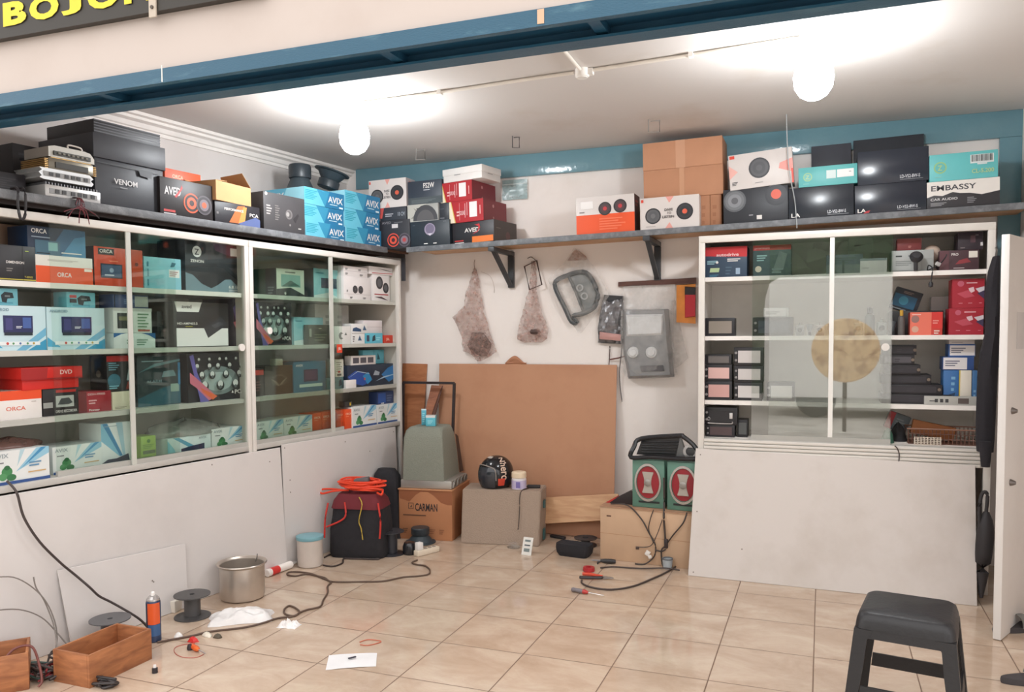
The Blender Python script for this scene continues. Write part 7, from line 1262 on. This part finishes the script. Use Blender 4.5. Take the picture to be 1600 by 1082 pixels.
# open white door leaf
t = thing('door_leaf', 'tall white door leaf standing open at the right photo edge', 'door', (.742, 4.20, 0), (0, 0, math.atan2(.30, .145)))
Hd = 1.845; M_dr = stained_mat('white_door_paint', (224, 219, 215), (206, 198, 192), 1.5, .5, .85, .4)
m = MB(); m.bx((.0, -.034, .004), (.6, 0, Hd), M_dr, .003); m.obj('leaf', t)
for z, k in ((1.05, 0), (.72, 1)):
    m = MB(); m.lathe([(0, 0), (.016, 0), (.014, -.008), (.008, -.022), (0, -.024)], mt((120, 112, 108), .35, .4), (.085, -.0345, z), 16, Matrix.Rotation(-PI/2, 3, 'X')); m.obj('door_knob', t)
m = MB(); m.bx((.13, -.0355, 1.33), (.24, -.0343, 1.5), mt((206, 202, 200), .5)); m.obj('paper_notice', t)
cord('hanging_cable', 'short dark cable hanging over the ribbed rail of the right display cabinet', 'cable', [(0.375, 4.885, 0.789), (0.388, 4.886, 0.775), (0.398, 4.887, 0.744), (0.396, 4.886, 0.694)], .003, (70, 60, 58))
# black jacket hanging on the cabinet side
t = thing('black_jacket', 'long black jacket hanging at the right side of the right display cabinet', 'jacket', (0, 0, 0))
m = MB(); rr = []
for px_l, px_r, py in ((1551, 1561, 402), (1541, 1562, 430), (1538, 1562, 462), (1540, 1562, 500), (1540, 1562, 522), (1532, 1562, 550), (1527, 1560, 590), (1525, 1557, 640), (1524, 1555, 680), (1526, 1552, 705)):
    pass
for a, b in (((0.813, 4.8, 1.794), (0.839, 4.8, 1.799)), ((0.791, 4.8, 1.719), (0.843, 4.8, 1.718)), ((0.779, 4.8, 1.621), (0.845, 4.8, 1.619)), ((0.784, 4.8, 1.489), (0.848, 4.8, 1.488)), ((0.783, 4.8, 1.4), (0.849, 4.8, 1.4)), ((0.762, 4.8, 1.307), (0.848, 4.8, 1.307)), ((0.752, 4.8, 1.174), (0.845, 4.8, 1.175)), ((0.75, 4.8, 1.007), (0.84, 4.8, 1.01)), ((0.75, 4.8, 0.856), (0.837, 4.8, 0.86)), ((0.757, 4.8, 0.786), (0.833, 4.8, 0.79))):
    c = (Vector(a)+Vector(b))/2; hw = (Vector(b)-Vector(a)).length/2
    rr.append([(c.x+hw*math.cos(2*PI*k/20), c.y+.055*math.sin(2*PI*k/20)*(1+.4*nz((k*.7, c.z*7, 1))), c.z) for k in range(20)])
m.loft(rr, mt((37, 34, 39), .9, 0, .1, 30, .3)); m.obj('body', t, angle=1.2)
m = MB(); rr = []
for a, b in (((0.757, 4.735, 0.848), (0.817, 4.735, 0.85)), ((0.761, 4.735, 0.775), (0.813, 4.735, 0.778)), ((0.768, 4.735, 0.716), (0.809, 4.735, 0.718))):
    c = (Vector(a)+Vector(b))/2; hw = (Vector(b)-Vector(a)).length/2; rr.append([(c.x+hw*math.cos(2*PI*k/14), c.y+.02*math.sin(2*PI*k/14), c.z) for k in range(14)])
m.loft(rr, mt((37, 34, 39), .9, 0, .1, 30, .3)); m.obj('sleeve', t, angle=1.2)
m = MB(); m.tube([(0.824, 4.8, 1.797), (0.83, 4.82, 1.821), (0.837, 4.86, 1.838), (0.84, 4.898, 1.848)], .005, mt((120, 116, 112), .3, .5), 6); m.obj('hanger_hook', t)
t = thing('umbrella', 'closed black umbrella with curved handle leaning between cabinet and door leaf', 'umbrella', (0, 0, 0)); ku = mt((44, 40, 42), .6)
m = MB(); m.tube([(0.775, 4.75, 0.347), (0.768, 4.76, 0.478), (0.777, 4.77, 0.557), (0.794, 4.77, 0.582), (0.806, 4.77, 0.559), (0.802, 4.77, 0.478)], .009, ku, 8, 4); m.obj('handle', t)
m = MB(); m.tube([(0.802, 4.77, 0.478), (0.799, 4.76, 0.38), (0.789, 4.75, 0.214), (0.779, 4.72, 0.037)], [.014, .02, .03, .036, .04, .042, .042, .04, .036, .03, .022, .014, .008], ku, 10, 4); m.obj('canopy', t, angle=1.0)
def sandal(label, p, rz):
    t = thing('sandal', label, 'sandal', fp(p, .0005), (0, 0, rz), 'pair of dark grey sandals'); P = []
    for k in range(28):
        a = 2*PI*k/28; y = .135*math.sin(a); P.append(((.044+.010*math.sin(a))*math.cos(a), y))
    m = MB(); m.loft([[(x, y, 0) for x, y in P], [(x*1.03, y*1.02, .012) for x, y in P], [(x, y, .024) for x, y in P]], mt((66, 62, 64), .7)); m.obj('sole', t)
    m = MB()
    for y0, y1, hz in ((.03, .085, .062), (-.02, .02, .07)): m.sheet(lambda u, v: ((.05*math.cos(PI*u)), y0+(y1-y0)*v+.012*math.sin(PI*u), .024+(hz-.024)*math.sin(PI*u)), 12, 3, mt((120, 120, 116), .6), .004)
    m.obj('strap', t)
    return t
sandal('grey strapped sandal at the right photo edge, the one nearer the door leaf', (0.876, 4.378), -1.0)
sandal('grey strapped sandal at the right photo edge, the one farther in front', (0.813, 3.731), -1.25)
# round weathered board on a stand outside the shop, mirrored in the right cabinet glass
t = thing('round_board', 'round pale weathered board on a post, mirrored in the right cabinet glass', 'round board', (.31, -3.0, -.05))
m = MB(); m.lathe([(0, -.02), (.44, -.02), (.47, 0), (.44, .02), (0, .02)], stained_mat('weathered_disc', (250, 214, 168), (160, 108, 74), 6, .46, .7, .7), (0, 0, 1.2), 40, Matrix.Rotation(PI/2, 3, 'X')); m.obj('disc', t)
m = MB(); m.cyl((0, -.05, 0.001), (0, -.05, 1.2), .03, (96, 84, 74)); m.obj('post', t)
# parked van and hedge across the street, mirrored in the glass
t = thing('parked_van', 'plain white van parked outside, seen only mirrored in the right cabinet glass', 'van', (0, -5.0, -.05)); vw = mt((244, 242, 240), .3, 0, .02)
m = MB(); pr_ = [(-.95, .35), (3.8, .35), (3.8, 2.2), (3.6, 2.42), (-.72, 2.42), (-.88, 2.32), (-.95, 2.05)]
m.prism(pr_, -1.75, vw); bmesh.ops.recalc_face_normals(m.bm, faces=m.bm.faces); m.obj('body', t)
m = MB(); m.bx((2.2, .001, 1.45), (3.4, .02, 1.95), mt((40, 44, 50), .1)); m.obj('window', t)
for x in (-.1, 3.0):
    m = MB(); m.lathe([(0, -.1), (.3, -.1), (.33, -.07), (.33, .07), (.3, .1), (0, .1)], mt((44, 42, 42), .7), (x, -.12, .331), 28, Matrix.Rotation(PI/2, 3, 'X')); m.obj('wheel', t)
t = thing('street_hedge', 'tall dark green hedge across the street, mirrored above the van', 'hedge', (0, -11.2, -.05))
m = MB(); m.sheet(lambda u, v: (-14+28*u, .35*nz((u*60, v*9, 1))+.2*nz((u*160, v*30, 2)), 4.2*v+(.5*nz((u*40, 3, 1)) if v > .9 else 0)), 160, 24, stained_mat('hedge_leaves', (70, 92, 62), (38, 54, 36), 9, .4, .65, .8), .5); m.obj('foliage', t, angle=.2)
